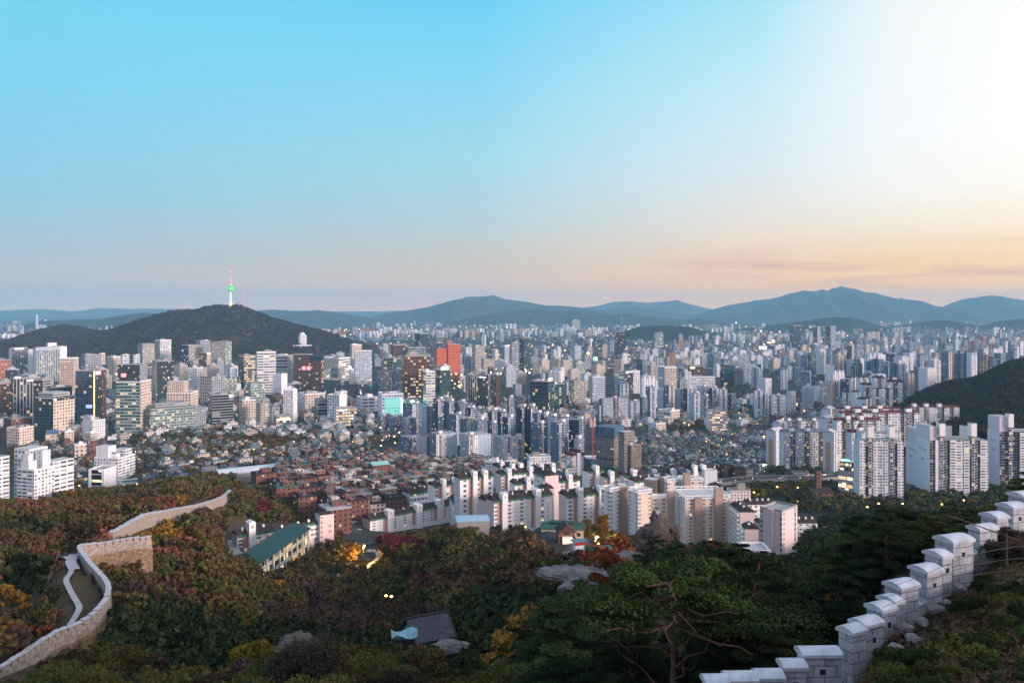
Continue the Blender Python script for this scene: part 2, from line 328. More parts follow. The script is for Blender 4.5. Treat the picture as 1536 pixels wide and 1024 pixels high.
ROOF_RED = noise_mat('red_roof_tile', (0.13, 0.022, 0.028), (0.09, 0.018, 0.024), 0.6, 0.8)
ROOF_BLUE = noise_mat('blue_metal_roof', (0.08, 0.16, 0.25), (0.06, 0.12, 0.19), 0.3, 0.5, rand=0.25)
FASCIA = noise_mat('green_fascia', (0.03, 0.16, 0.09), (0.025, 0.12, 0.07), 0.6, 0.6)
METAL = noise_mat('grey_metal', (0.25, 0.26, 0.28), (0.18, 0.19, 0.2), 1.0, 0.4, metal=0.6)
DARKMETAL = noise_mat('dark_metal', (0.05, 0.05, 0.055), (0.03, 0.03, 0.035), 1.0, 0.5, metal=0.4)
FRAME = noise_mat('window_frame_white', (0.55, 0.55, 0.56), (0.45, 0.45, 0.47), 1.0, 0.6)
REDWHITE = noise_mat('red_steel', (0.5, 0.07, 0.05), (0.4, 0.05, 0.04), 1.0, 0.6)
WHITEPAINT = noise_mat('white_paint', (0.75, 0.75, 0.75), (0.65, 0.65, 0.65), 1.0, 0.6)
def glass_mat(name, c):
    m, nt, b = new_mat(name); oi = nt.nodes.new('ShaderNodeObjectInfo'); hs = nt.nodes.new('ShaderNodeHueSaturation')
    a = nt.nodes.new('ShaderNodeMapRange'); a.inputs[3].default_value = 0.5; a.inputs[4].default_value = 1.7; nt.links.new(oi.outputs['Random'], a.inputs[0]); nt.links.new(a.outputs[0], hs.inputs['Value'])
    hs.inputs['Color'].default_value = (*c, 1); nt.links.new(hs.outputs[0], b.inputs['Base Color']); b.inputs['Roughness'].default_value = 0.12; return m
PANE = glass_mat('window_pane', (0.035, 0.045, 0.06)); PANE_PALE = glass_mat('curtained_pane', (0.22, 0.22, 0.24))
PANE_LIT = glow_mat('lit_pane', (1.0, 0.62, 0.22), 1.3)
LAMP_WARM = glow_mat('warm_lamp', (1.0, 0.5, 0.11), 9.0); LAMP_WHITE = glow_mat('white_lamp', (1.0, 0.88, 0.68), 14.0)
SIGN_WHITE = glow_mat('white_sign_light', (0.85, 0.88, 1.0), 3.0); SIGN_RED = glow_mat('red_sign_light', (1.0, 0.06, 0.10), 2.2)
SIGN_BLUE = glow_mat('blue_sign_light', (0.15, 0.25, 1.0), 2.5); SIGN_PINK = glow_mat('pink_sign_light', (1.0, 0.6, 0.8), 2.2)
SIGN_YELLOW = glow_mat('yellow_strip_light', (1.0, 0.62, 0.03), 1.6); SIGN_CYAN = glow_mat('cyan_sign_light', (0.25, 1.0, 0.85), 2.0)
SIGN_WARM = glow_mat('warm_shop_light', (1.0, 0.6, 0.25), 2.4); SIGN_GREEN = glow_mat('green_sign_light', (0.2, 1.0, 0.3), 1.6)
ASPHALT = noise_mat('asphalt', (0.055, 0.055, 0.06), (0.04, 0.04, 0.045), 0.2, 0.9)
CONCRETE = noise_mat('concrete', (0.34, 0.33, 0.33), (0.26, 0.25, 0.25), 0.3, 0.9)
PAVING = noise_mat('pale_paving', (0.36, 0.35, 0.38), (0.28, 0.27, 0.29), 0.4, 0.9)

# ------------------------------------------------------------------ land
# height profiles (distance, height) along a fan of bearings; a bearing is named by the photograph column it passes through
FAR = [(1500, 6), (2500, 1), (60000, 0)]
LANDC = {
    -500: [(3, 222), (60, 192), (140, 170), (230, 158), (330, 146), (430, 124), (600, 92), (800, 52), (1100, 20)] + FAR,
    0: [(3, 222), (20, 211), (60, 190), (110, 172), (140, 166), (180, 162), (230, 156), (330, 142), (430, 120), (600, 86), (800, 46), (1100, 16)] + FAR,
    150: [(3, 222), (20, 211), (60, 190), (110, 170), (150, 163), (185, 163), (205, 161), (230, 155), (330, 142), (430, 121), (600, 88), (800, 48), (1100, 18)] + FAR,
    300: [(3, 222), (20, 210), (60, 188), (100, 171), (140, 158), (200, 150), (260, 145), (320, 141), (380, 135.5), (420, 129), (500, 115), (600, 97), (700, 80), (900, 55), (1200, 25)] + FAR,
    340: [(3, 222), (20, 210), (60, 190), (100, 173), (140, 158), (200, 148), (260, 141), (320, 129), (360, 116), (400, 108), (430, 111), (470, 120), (520, 113), (600, 96), (700, 79), (900, 55), (1200, 25)] + FAR,
    400: [(3, 222), (20, 210), (40, 200), (80, 182), (110, 172), (150, 156), (200, 143), (260, 131), (320, 116), (350, 111), (400, 106), (440, 103), (500, 99), (600, 91), (700, 78), (900, 55), (1200, 25)] + FAR,
    450: [(3, 222), (20, 210), (40, 200), (80, 184), (110, 173), (150, 157), (200, 140), (260, 127), (300, 119), (350, 110), (400, 104), (440, 101), (500, 91), (600, 84), (700, 77), (800, 66), (1000, 44), (1200, 24)] + FAR,
    600: [(3, 222), (20, 210), (40, 199), (80, 182), (120, 168), (170, 149), (240, 128), (300, 115), (380, 108), (440, 97), (500, 83), (560, 72), (600, 69), (700, 61), (850, 48), (1000, 34), (1200, 15)] + FAR,
    690: [(3, 222), (20, 210), (40, 198), (80, 181), (120, 166), (180, 150), (240, 137), (300, 132), (340, 133), (360, 133), (385, 122), (430, 102), (500, 86), (560, 74), (600, 70), (700, 62), (850, 48), (1000, 33), (1200, 15)] + FAR,
    750: [(3, 222), (20, 210), (40, 198), (80, 180), (120, 165), (180, 150), (240, 139), (330, 127), (420, 103), (480, 88), (520, 83), (600, 73), (700, 63), (850, 48), (1000, 33), (1200, 15)] + FAR,
    820: [(3, 222), (20, 210), (40, 199), (80, 186), (120, 172), (180, 155), (240, 146), (290, 141), (330, 138.8), (350, 136), (385, 120), (430, 103), (480, 90), (520, 83), (600, 73), (700, 63), (850, 48), (1000, 32), (1200, 18)] + FAR,
    900: [(3, 222), (20, 211), (40, 202), (80, 194), (110, 189), (140, 178), (200, 158), (310, 139), (400, 110), (470, 92), (515, 85), (560, 80), (640, 70), (700, 64), (900, 44), (1100, 25)] + FAR,
    1050: [(3, 222), (20, 211), (40, 204), (80, 197), (110, 189), (130, 181), (200, 158), (300, 128), (400, 106), (450, 95), (490, 87), (550, 80), (640, 70), (700, 64), (900, 46), (1100, 25)] + FAR,
    1200: [(3, 222), (20, 213), (30, 209), (42, 203), (60, 199), (90, 189), (150, 171), (250, 144), (350, 120), (450, 99), (600, 80), (750, 60), (900, 46), (1100, 25)] + FAR,
    1350: [(3, 221), (14, 216), (20, 214.3), (30, 211.5), (36, 210.4), (41, 209.3), (46, 208), (52, 206.5), (70, 202), (100, 194), (150, 180), (250, 150), (400, 110), (550, 84), (700, 66), (800, 57), (1000, 44), (1300, 34), (1500, 42), (1800, 30), (2300, 6), (60000, 0)],
    1440: [(3, 221), (14, 216), (20, 214.4), (27, 212.9), (34, 211.7), (41, 210.6), (47, 209.6), (60, 206), (100, 196), (150, 181), (250, 152), (400, 112), (550, 86), (700, 68), (850, 58), (1000, 54), (1300, 64), (1500, 80), (1700, 74), (2300, 14), (2800, 1), (60000, 0)],
    1536: [(3, 221), (12, 216), (20, 214), (26, 213.2), (32, 212.5), (40, 211.7), (48, 211.2), (55, 210.8), (65, 208), (100, 198), (150, 182), (250, 155), (400, 115), (550, 88), (700, 70), (850, 60), (1000, 62), (1200, 86), (1500, 126), (1700, 116), (2300, 30), (2800, 2), (60000, 0)],
    2100: [(3, 221), (12, 217), (20, 215.5), (50, 214), (100, 206), (150, 188), (250, 160), (400, 120), (700, 80), (1000, 80), (1300, 120), (1500, 140), (1800, 120), (2600, 20), (60000, 0)],
}
_PX = np.array(sorted(LANDC)); _LD = np.linspace(math.log(3), math.log(60000), 700)
_TAB = []
for p in _PX:
    a = np.array(LANDC[p], dtype=float); t = np.interp(_LD, np.log(a[:, 0]), a[:, 1])
    k = np.ones(9) / 9; tp = np.pad(t, 4, mode='edge'); t = np.convolve(tp, k, 'valid'); _TAB.append(t)
_TAB = np.array(_TAB)
def land_pd(px, d):
    """land height at photograph column px and distance d (arrays)"""
    px = np.clip(np.asarray(px, float), _PX[0], _PX[-1] - 1e-3); d = np.clip(np.asarray(d, float), 3, 59999)
    i = np.clip(np.searchsorted(_PX, px, 'right') - 1, 0, len(_PX) - 2); t = (px - _PX[i]) / (_PX[i + 1] - _PX[i]); t = t * t * (3 - 2 * t)
    f = (np.log(d) - _LD[0]) / (_LD[1] - _LD[0]); j = np.clip(f.astype(int), 0, len(_LD) - 2); s = f - j
    z0 = _TAB[i, j] * (1 - s) + _TAB[i, j + 1] * s; z1 = _TAB[i + 1, j] * (1 - s) + _TAB[i + 1, j + 1] * s
    z = z0 * (1 - t) + z1 * t
    # the level ground behind the bend of the old city wall
    wp = np.interp(d, [124, 130, 139, 150, 158, 163, 167, 172, 184, 195], [-60, 0, 50, 110, 150, 160, 163, 158, 134, 119]); wz = np.interp(d, [130, 150, 163, 184, 195, 213], [167.2, 167.2, 167.6, 167.6, 167.8, 165.0])
    m = np.clip((wp - 2 - px) / 5, 0, 1) * np.clip((px - 55) / 40, 0, 1) * np.clip((d - 134) / 12, 0, 1) * np.clip((206 - d) / 8, 0, 1)
    z = z * (1 - m) + np.maximum(z, wz) * m
    # the spur that carries the straight run of the old wall
    X_ = [166, 205, 240, 270, 300, 325, 343]; dw = np.interp(px, X_, [236, 264, 300, 336, 380, 425, 474]); wz = np.interp(px, X_, [158.6, 155.3, 148.5, 141.2, 132.4, 124.6, 118])
    m = np.exp(-((d - dw) / (.085 * dw)) ** 2) * np.clip((px - 150) / 16, 0, 1) * np.clip((372 - px) / 28, 0, 1)
    return z * (1 - m) + np.maximum(z, wz) * m
def land(x, y):
    x = np.asarray(x, float); y = np.maximum(np.asarray(y, float), 3.0); return land_pd(CX + F * x / y, y)
def at(px, py, d):
    return Vector(((px - CX) / F * d, d, CZ - (py - HZ) / F * d))
def gpt(px, py, dmin=3.0):
    """first point of the land on the line of sight through (px, py) beyond dmin"""
    d = np.exp(np.linspace(math.log(dmin), math.log(30000), 3000)); ray = CZ - (py - HZ) / F * d; g = land_pd(np.full_like(d, px), d)
    k = np.nonzero(ray <= g)[0]; i = k[0] if len(k) else len(d) - 1
    return d[i]
def to_px(x, y, z): return CX + F * x / y, HZ + F * (CZ - z) / y
def inpoly(px, py, poly):
    px, py = np.asarray(px, float), np.asarray(py, float); c = np.zeros(px.shape, bool); n = len(poly)
    for i in range(n):
        (x0, y0), (x1, y1) = poly[i], poly[(i + 1) % n]
        if y0 == y1: continue
        k = ((y0 > py) != (y1 > py)) & (px < (x1 - x0) * (py - y0) / (y1 - y0) + x0); c ^= k
    return c
# where the woods of the hillside end (lower limit of the built-up land) in the photograph
WOOD_X = [-600, 0, 100, 180, 260, 330, 400, 440, 452, 505, 530, 560, 620, 680, 730, 770, 800, 850, 900, 1000, 1100, 1150, 1190, 1215, 1250, 1350, 1450, 1536, 2100]
WOOD_Y = [768, 766, 764, 752, 742, 730, 738, 748, 796, 812, 812, 812, 806, 794, 786, 792, 806, 820, 826, 830, 836, 852, 856, 800, 772, 764, 762, 762, 762]
OPEN = [  # clearings inside the woods: apartment yard, car park, paths, restaurant yard
    [(340, 795), (352, 785), (505, 788), (512, 808), (420, 842), (345, 846), (330, 836)],
    [(385, 842), (465, 800), (478, 822), (392, 872)],
    [(505, 800), (560, 796), (578, 838), (560, 858), (500, 872), (490, 864), (520, 850), (545, 835), (510, 826)],
    [(690, 772), (735, 770), (748, 790), (690, 796)],
    [(800, 800), (880, 790), (905, 815), (870, 862), (838, 858), (820, 830), (795, 818)],
    [(76, 832), (118, 820), (124, 850), (165, 895), (160, 935), (110, 952), (95, 948), (112, 915), (96, 880)],
]
HILL_R = [(1340, 648), (1352, 622), (1400, 598), (1440, 580), (1490, 562), (1536, 548), (1700, 520), (1900, 500), (1900, 700), (1340, 665)]
def is_wood(px, py, d):
    px, py, d = np.asarray(px, float), np.asarray(py, float), np.asarray(d, float)
    w = (py > np.interp(px, WOOD_X, WOOD_Y)) & (d < 640)
    for o in OPEN: w &= ~inpoly(px, py, o)
    return w | ((px > 1330) & (d > 1020) & (d < 2300) & (land_pd(px, d) > 36))
def fnoise(x, y, seed=0):
    r = np.random.default_rng(100 + seed); o = np.zeros(np.shape(x))
    for k in range(14):
        a = r.uniform(0, 6.28); f = 1.7 ** (k * 0.55) * 0.012; o = o + np.sin((x * math.cos(a) + y * math.sin(a)) * f * 6.28 + r.uniform(0, 6.28)) / (1.7 ** (k * 0.42))
    return o / 3.0

def make_land():
    px = np.arange(-520, 2101, 9.0); d = np.exp(np.linspace(math.log(3), math.log(59000), 330))
    P, D = np.meshgrid(px, d); X = (P - CX) / F * D; Y = D; Z = land_pd(P, D)
    PY = HZ + F * (CZ - Z) / D; W = is_wood(P, PY, D).astype(float)
    Z = Z + W * fnoise(X, Y) * np.clip(D / 120, 0.25, 1.0) * 0.9
    V = np.stack([X, Y, Z], -1).reshape(-1, 3); n, m = P.shape
    i = np.arange(n * m).reshape(n, m); q = np.stack([i[:-1, :-1], i[:-1, 1:], i[1:, 1:], i[1:, :-1]], -1).reshape(-1, 4)
    W = np.maximum(W, inpoly(P, PY, OPEN[5])); C = np.stack([W, W, W, np.ones_like(W)], -1).reshape(-1, 4)
    m_, nt, b = new_mat('ground'); N, L = nt.nodes, nt.links
    at_ = N.new('ShaderNodeAttribute'); at_.attribute_name = 'wood'
    tc = N.new('ShaderNodeTexCoord')
    n1 = N.new('ShaderNodeTexNoise'); n1.inputs['Scale'].default_value = 0.5; n1.inputs['Detail'].default_value = 8; L.new(tc.outputs['Object'], n1.inputs['Vector'])
    n2 = N.new('ShaderNodeTexNoise'); n2.inputs['Scale'].default_value = 0.03; n2.inputs['Detail'].default_value = 6; L.new(tc.outputs['Object'], n2.inputs['Vector'])
    def ramp(src, st):
        r = N.new('ShaderNodeValToRGB'); e = r.color_ramp.elements
        for k, (p, c) in enumerate(st):
            x = e[k] if k < 2 else e.new(p); x.position = p; x.color = (*c, 1)
        L.new(src, r.inputs[0]); return r.outputs[0]
    n3 = N.new('ShaderNodeTexNoise'); n3.inputs['Scale'].default_value = 5.0; n3.inputs['Detail'].default_value = 9; L.new(tc.outputs['Object'], n3.inputs['Vector'])
    av = N.new('ShaderNodeMix'); av.data_type = 'FLOAT'; av.inputs[0].default_value = .55; L.new(n1.outputs[0], av.inputs[2]); L.new(n3.outputs[0], av.inputs[3])
    soil = ramp(av.outputs[0], [(0.38, (0.03, 0.02, 0.014)), (0.48, (0.085, 0.055, 0.038)), (0.55, (0.055, 0.05, 0.022)), (0.66, (0.15, 0.11, 0.085))])
    city = ramp(n2.outputs[0], [(0.3, (0.022, 0.028, 0.033)), (0.5, (0.05, 0.05, 0.055)), (0.7, (0.03, 0.035, 0.03))])
    mx = N.new('ShaderNodeMix'); mx.data_type = 'RGBA'; L.new(at_.outputs['Fac'], mx.inputs[0]); L.new(city, mx.inputs[6]); L.new(soil, mx.inputs[7])
    L.new(mx.outputs[2], b.inputs['Base Color']); b.inputs['Roughness'].default_value = 0.95; b.inputs['Specular IOR Level'].default_value = 0.1
    bp = N.new('ShaderNodeBump'); bp.inputs['Strength'].default_value = 0.6; bp.inputs['Distance'].default_value = 0.5; L.new(av.outputs[0], bp.inputs['Height']); L.new(bp.outputs[0], b.inputs['Normal'])
    o = link('ground', np_mesh('ground', V, q, [m_], smooth=True, attr={'wood': C})); tag(o, kind='structure')
make_land()

def ridge(name, prof, d, half, base=0.0, rough=0.03, col=(0.055, 0.055, 0.045), step=3.0, rows=25, seed=0, col2=None, spur=0.30, nscale=0.006):
    """a range of hills: crest heights read against the horizon at distance d, falling away on both sides"""
    p = np.arange(prof[0][0], prof[-1][0] + 0.1, step); a = np.array(prof, float)
    py = np.interp(p, a[:, 0], a[:, 1]); k = np.array([1, 2, 1]) / 4; py[1:-1] = np.convolve(py, k, 'valid')
    r = np.random.default_rng(seed); zt = np.maximum(CZ - (py - HZ) / F * d, base + 1)
    t = np.linspace(-1, 1, rows); P, T_ = np.meshgrid(p, t)
    ZT = np.tile(zt, (rows, 1)); sp = np.zeros_like(P)
    for j in range(1, 7):
        f = 0.02 * 1.7 ** j; sp += np.sin(P * f + r.uniform(0, 6.28) + T_ * r.uniform(-2.5, 2.5) * j) / 1.5 ** j
    fall = np.abs(T_) ** (1.15 + 0.0 * P); fall = np.clip(fall * (1 + spur * sp * (1 - np.abs(T_)) * 4), 0, 1)
    Z = base + (ZT - base) * (1 - fall); Z += (ZT - base) * rough * r.normal(size=P.shape) * (np.abs(T_) > 0.02) * (1 - np.abs(T_))
    D = d + T_ * half; X = (P - CX) / F * d; Y = D
    V = np.stack([X, Y, Z], -1).reshape(-1, 3); n, m = P.shape; i = np.arange(n * m).reshape(n, m)
    q = np.stack([i[:-1, :-1], i[:-1, 1:], i[1:, 1:], i[1:, :-1]], -1).reshape(-1, 4)
    mt = noise_mat(name + '_cover', col, col2 or tuple(v * 0.3 for v in col), nscale, 0.95, detail=9, bump=0.0, spec=0.05)
    return tag(link(name, np_mesh(name, V, q, [mt], smooth=True)), kind='structure')
ridge('hills', [(-120, 480), (-60, 470), (0, 466), (40, 464), (80, 464.5), (110, 467), (150, 461.5), (200, 463.5), (240, 463), (300, 464), (335, 466), (380, 466), (420, 465), (470, 466), (540, 468), (600, 466), (640, 472)], 23000, 2500, seed=1)
ridge('hills', [(20, 490), (60, 484), (100, 480), (150, 478), (190, 471.5), (215, 469), (245, 472), (300, 480), (330, 486)], 9500, 900, seed=2)
ridge('hills', [(350, 472), (380, 466), (410, 464), (440, 467.5), (462, 466), (480, 465), (510, 470), (540, 474.5), (570, 480), (600, 484)], 13000, 1200, seed=3)
ridge('hills', [(540, 484), (570, 471), (600, 467), (640, 461), (665, 454), (685, 449), (705, 446), (722, 445.5), (741, 442.5), (756, 448.5), (790, 452.5), (815, 457.5), (840, 458.5), (862, 460), (890, 464), (940, 472), (1000, 482)], 14500, 1500, seed=4)
ridge('hills', [(660, 488), (700, 477), (740, 470), (770, 466), (800, 464.5), (835, 467), (852, 466), (868, 465.5), (890, 472), (920, 471), (940, 470.5), (985, 477), (1020, 478), (1060, 479), (1100, 484)], 11500, 1000, seed=5)
ridge('hills', [(830, 478), (870, 462), (900, 458), (918, 453), (940, 451.5), (970, 454), (990, 452.5), (1014, 450.5), (1035, 456), (1055, 461), (1075, 465), (1110, 478)], 21000, 2200, seed=6)
ridge('hills', [(860, 480), (900, 466), (925, 460.5), (945, 460), (975, 463), (1000, 466), (1040, 472), (1080, 480)], 17000, 1500, seed=7)
ridge('mountain', [(1010, 488), (1045, 474), (1070, 464), (1088, 458.5), (1120, 453), (1152, 449.5), (1170, 445), (1184, 440.5), (1194, 438.5), (1207, 435.5), (1220, 438), (1232, 434), (1243, 436), (1252, 432), (1262, 429.5), (1272, 431.5), (1285, 433.5), (1300, 439), (1312, 438.5), (1330, 445), (1345, 447.5), (1362, 450), (1375, 456), (1388, 460.5), (1405, 463), (1430, 472), (1470, 482)], 15500, 1900, seed=8)
ridge('mountain', [(1360, 480), (1390, 466), (1415, 462.5), (1432, 458), (1448, 452), (1462, 446.5), (1485, 442.5), (1500, 444), (1512, 446.5), (1536, 450), (1570, 456), (1620, 462), (1700, 474)], 16500, 1700, seed=9)
ridge('hills', [(1120, 494), (1150, 488), (1185, 484), (1210, 481), (1235, 477), (1258, 475), (1280, 478), (1300, 482), (1320, 488), (1340, 494)], 8200, 500, seed=10, col=(0.035, 0.04, 0.03))
ridge('hills', [(1330, 492), (1370, 486), (1400, 480), (1430, 482), (1470, 488), (1500, 481), (1530, 478), (1570, 484), (1620, 492)], 9000, 500, seed=11, col=(0.035, 0.04, 0.03))
ridge('hills', [(940, 496), (960, 489), (1000, 488), (1035, 490), (1060, 498)], 6000, 300, seed=14, col=(0.035, 0.04, 0.03))
NAMSAN = ridge('hill', [(-60, 540), (0, 524), (40, 516), (70, 500), (85, 491), (95, 488), (108, 491), (125, 495), (150, 497.5), (165, 497), (185, 490), (210, 481), (235, 473), (258, 468), (275, 466.5), (295, 466), (308, 461), (325, 458.5), (340, 460), (350, 459.5), (358, 458), (366, 461), (385, 469), (410, 479), (440, 487.5), (470, 494.5), (495, 502), (515, 510), (540, 520), (580, 536)],
               4400, 900, rough=0.022, col=(0.075, 0.04, 0.03), col2=(0.022, 0.018, 0.016), rows=41, step=2.0, seed=12, spur=0.10, nscale=0.02)

# ------------------------------------------------------------------ air
def make_haze():
    mb = MB(); mb.box(-17500, 17500, -400, 26500, -3, 690)
    m = bpy.data.materials.new('haze_air'); m.use_nodes = True; nt = m.node_tree; nt.nodes.clear()
    v = nt.nodes.new('ShaderNodeVolumePrincipled'); v.inputs['Density'].default_value = HAZE_DENSITY; v.inputs['Color'].default_value = HAZE_COLOR
    v.inputs['Anisotropy'].default_value = 0.0
    o = nt.nodes.new('ShaderNodeOutputMaterial'); nt.links.new(v.outputs[0], o.inputs['Volume'])
    tag(mb.build('haze', m), kind='stuff')
make_haze()

# ------------------------------------------------------------------ building kit
OCC = []     # occupied circles (x, y, r)
BOXES = []   # (label phrase, px, py top, py base, distance) of finished landmarks, for naming neighbours
def plan(x0, xm, x1, d, k=1.0, a=None, tl=None, tr=None, mn=2.0):
    """rotated rectangle whose left end, near corner and right end fall on three bearings; returns corner, rotation, right length, left length"""
    um = (xm - CX) / F; az = math.atan(um); c = Vector((um * d, d))
    if a is None:
        l, r = max(xm - x0, 0.5), max(x1 - xm, 0.5); a = min(R_(76), max(R_(11), math.atan2(l, k * r)))
    ar = a - az
    Rv, Lv = Vector((math.cos(ar), math.sin(ar))), Vector((-math.sin(ar), math.cos(ar)))
    def run(px, v):
        u = (px - CX) / F; den = v.x - u * v.y
        return (u * c.y - c.x) / den if abs(den) > 1e-6 else 10.0
    r_ = run(x1, Rv) if tr is None else tr; l_ = run(x0, Lv) if tl is None else tl
    r_ = max(mn, min(r_, 400)); l_ = max(mn, min(l_, 400)); return c, ar, r_, l_
def spot(x0, xm, x1, yt, yb, dmin=380.0, d=None):
    d = d if d else gpt(xm, yb, dmin); g = CZ - (yb - HZ) / F * d; return d, g, (yb - yt) / F * d
def note_place(c, ar, w, l, h, label, px, yt, yb, d):
    cx = c.x + (math.cos(ar) * w - math.sin(ar) * l) / 2; cy = c.y + (math.sin(ar) * w + math.cos(ar) * l) / 2
    n = max(1, int(max(w, l) / max(6, min(w, l))))
    for i in range(n):
        t = (i + 0.5) / n
        if w >= l: x, y = c.x + math.cos(ar) * w * t - math.sin(ar) * l / 2, c.y + math.sin(ar) * w * t + math.cos(ar) * l / 2
        else: x, y = c.x + math.cos(ar) * w / 2 - math.sin(ar) * l * t, c.y + math.sin(ar) * w / 2 + math.cos(ar) * l * t
        OCC.append((x, y, min(w, l) * 0.6 + 3))
    BOXES.append((label, px, yt, yb, d))
def kit(name, label, x0, xm, x1, yt, yb, stR, stL, floors=None, cat='building', group=None, roof=None, plant=1, parapet=True, d=None, dmin=380.0, k=1.0, a=None, tl=None, tr=None, fh=None, deep=4.0, seed=None):
    """a building as an Empty with walls, roof, parapet and plant rooms; returns (root, right length, left length, height, distance)"""
    d, g, h = spot(x0, xm, x1, yt, yb, dmin, d); c, ar, w, l = plan(x0, xm, x1, d, k, a, tl, tr)
    root = empty(name, (c.x, c.y, g), ar, label, cat, group)
    s = 1.0
    mr, ml = ST[stR] if isinstance(stR, str) else stR, ST[stL] if isinstance(stL, str) else stL
    if floors:
        ch = 3.0
        for n in mr.node_tree.nodes:
            if n.type == 'GROUP': ch = n.inputs['CellH'].default_value
        s = floors * ch / h
    mb = MB(); mb.prism([(0, 0), (w, 0), (w, l), (0, l)], -deep, h, [0, 1, 0, 1], 2, k=s, v0=-deep * s)
    mb.build('walls', [mr, ml, roof or ROOF_GREY], root)
    rnd = random.Random(seed if seed is not None else int(xm * 13 + yt * 7))
    if parapet:
        p = MB(); t, e = 0.35 * max(1, d / 900), 0.02; hh = max(0.9, 0.0011 * d)
        for (a0, b0, a1, b1) in ((-e, w + e, -e, t), (-e, w + e, l - t, l + e), (-e, t, t, l - t), (w - t, w + e, t, l - t)): p.box(a0, b0, a1, b1, h + 0.004, h + hh, 0)
        p.build('parapet', [PLASTER if (isinstance(stR, str) and ('white' in stR or 'blue' in stR or 'cream' in stR)) else CONCRETE], root)
    for i in range(plant):
        f = rnd.uniform(0.22, 0.42); pw, pl = w * f, l * rnd.uniform(0.25, 0.5); px_, py_ = rnd.uniform(0.08, 0.9 - f) * w, rnd.uniform(0.1, 0.45) * l
        ph = min(0.12 * h + 2, rnd.uniform(3.5, 7)); q = MB(); q.box(px_, px_ + pw, py_, py_ + pl, h + 0.01, h + ph, 0, 1)
        q.box(px_ + pw * 0.2, px_ + pw * 0.45, py_ + pl * 0.2, py_ + pl * 0.7, h + ph + 0.01, h + ph + 1.6, 2)
        if i == 0: q.tube((px_ + pw * .8, py_ + pl * .8, h + ph), (px_ + pw * .8, py_ + pl * .8, h + ph + rnd.uniform(3, 8)), 0.12, 0.05, 5, 2)
        q.build('plant_room', [rnd.choice([PLASTER, CONCRETE, CONCRETE, ROOF_GREY]), ROOF_GREY, METAL], root)
    note_place(c, ar, w, l, h, label, xm, yt, yb, d)
    return root, w, l, h, d
def add(root, name, mats, fn, **kw):
    mb = MB(); fn(mb); return mb.build(name, mats, root, **kw)

# window meshes shared by every building: a frame round a set-back pane, one metre square, scaled per use
def _win(name, pane):
    mb = MB(); f = 0.07
    for (x0, x1, z0, z1) in ((-.5, .5, -.5, -.5 + f), (-.5, .5, .5 - f, .5), (-.5, -.5 + f, -.5 + f, .5 - f), (.5 - f, .5, -.5 + f, .5 - f), (-f / 2, f / 2, -.5 + f, .5 - f)): mb.box(x0, x1, -0.14, -0.02, z0, z1, 0)
    mb.face([(-.5 + f, -0.05, -.5 + f), (.5 - f, -0.05, -.5 + f), (.5 - f, -0.05, .5 - f), (-.5 + f, -0.05, .5 - f)], 1)
    return mb.mesh(name, [FRAME, pane])
WINM = [_win('window', PANE), _win('window_curtained', PANE_PALE), _win('window_lit', PANE_LIT)]
def windows(root, spots, left_face=False, lit=0.05, rnd=random, most=100):
    """spots: (along, height, width, tall); the first hundred as parts of their own, the rest as one part"""
    spots = sorted(spots, key=lambda s: -s[2] * s[3])
    rest = MB()
    for i, (u, z, w, h) in enumerate(spots):
        r = rnd.random(); m = WINM[2] if r < lit else WINM[1] if r < 0.22 else WINM[0]
        if i < most:
            o = link('window', m, root); o.scale = (w, 1, h)
            if left_face: o.location = (0, u, z); o.rotation_euler = (0, 0, R_(-90))
            else: o.location = (u, 0, z)
        else:
            a, b = u - w / 2, u + w / 2
            if left_face: rest.face([(-0.05, b, z - h / 2), (-0.05, a, z - h / 2), (-0.05, a, z + h / 2), (-0.05, b, z + h / 2)], 2 if r < lit else 1 if r < .22 else 0)
            else: rest.face([(a, -0.05, z - h / 2), (b, -0.05, z - h / 2), (b, -0.05, z + h / 2), (a, -0.05, z + h / 2)], 2 if r < lit else 1 if r < .22 else 0)
    if rest.f: tag(rest.build('window_field', [PANE, PANE_PALE, PANE_LIT], root), kind='stuff')

def emblem(mb, cx, y, z, s):
    """the small square mark of bars on the lift towers"""
    for dx in (-0.32, 0, 0.32): mb.box(cx + dx * s - .1 * s, cx + dx * s + .1 * s, y - 0.05, y, z - .4 * s, z + .3 * s, 0)
    mb.box(cx - .5 * s, cx + .5 * s, y - 0.05, y, z + .38 * s, z + .5 * s, 0)
def gable_roof(mb, w, l, h, rise, over=0.5, along='x', hip=0.0, mat=0, wall=None):
    """pitched roof over a w x l rectangle at height h"""
    o = over
    if along == 'x':
        A = [(-o, -o, h), (w + o, -o, h), (w + o, l + o, h), (-o, l + o, h)]; r0, r1 = (-o + hip, l / 2, h + rise), (w + o - hip, l / 2, h + rise)
        mb.face([A[0], A[1], r1, r0], mat); mb.face([A[2], A[3], r0, r1], mat)
        mb.face([A[1], A[2], r1], mat if hip or wall is None else wall); mb.face([A[3], A[0], r0], mat if hip or wall is None else wall)
    else:
        A = [(-o, -o, h), (w + o, -o, h), (w + o, l + o, h), (-o, l + o, h)]; r0, r1 = (w / 2, -o + hip, h + rise), (w / 2, l + o - hip, h + rise)
        mb.face([A[1], A[2], r1, r0], mat); mb.face([A[3], A[0], r0, r1], mat)
        mb.face([A[0], A[1], r0], mat if hip or wall is None else wall); mb.face([A[2], A[3], r1], mat if hip or wall is None else wall)
    mb.face([A[3], A[2], A[1], A[0]], mat)
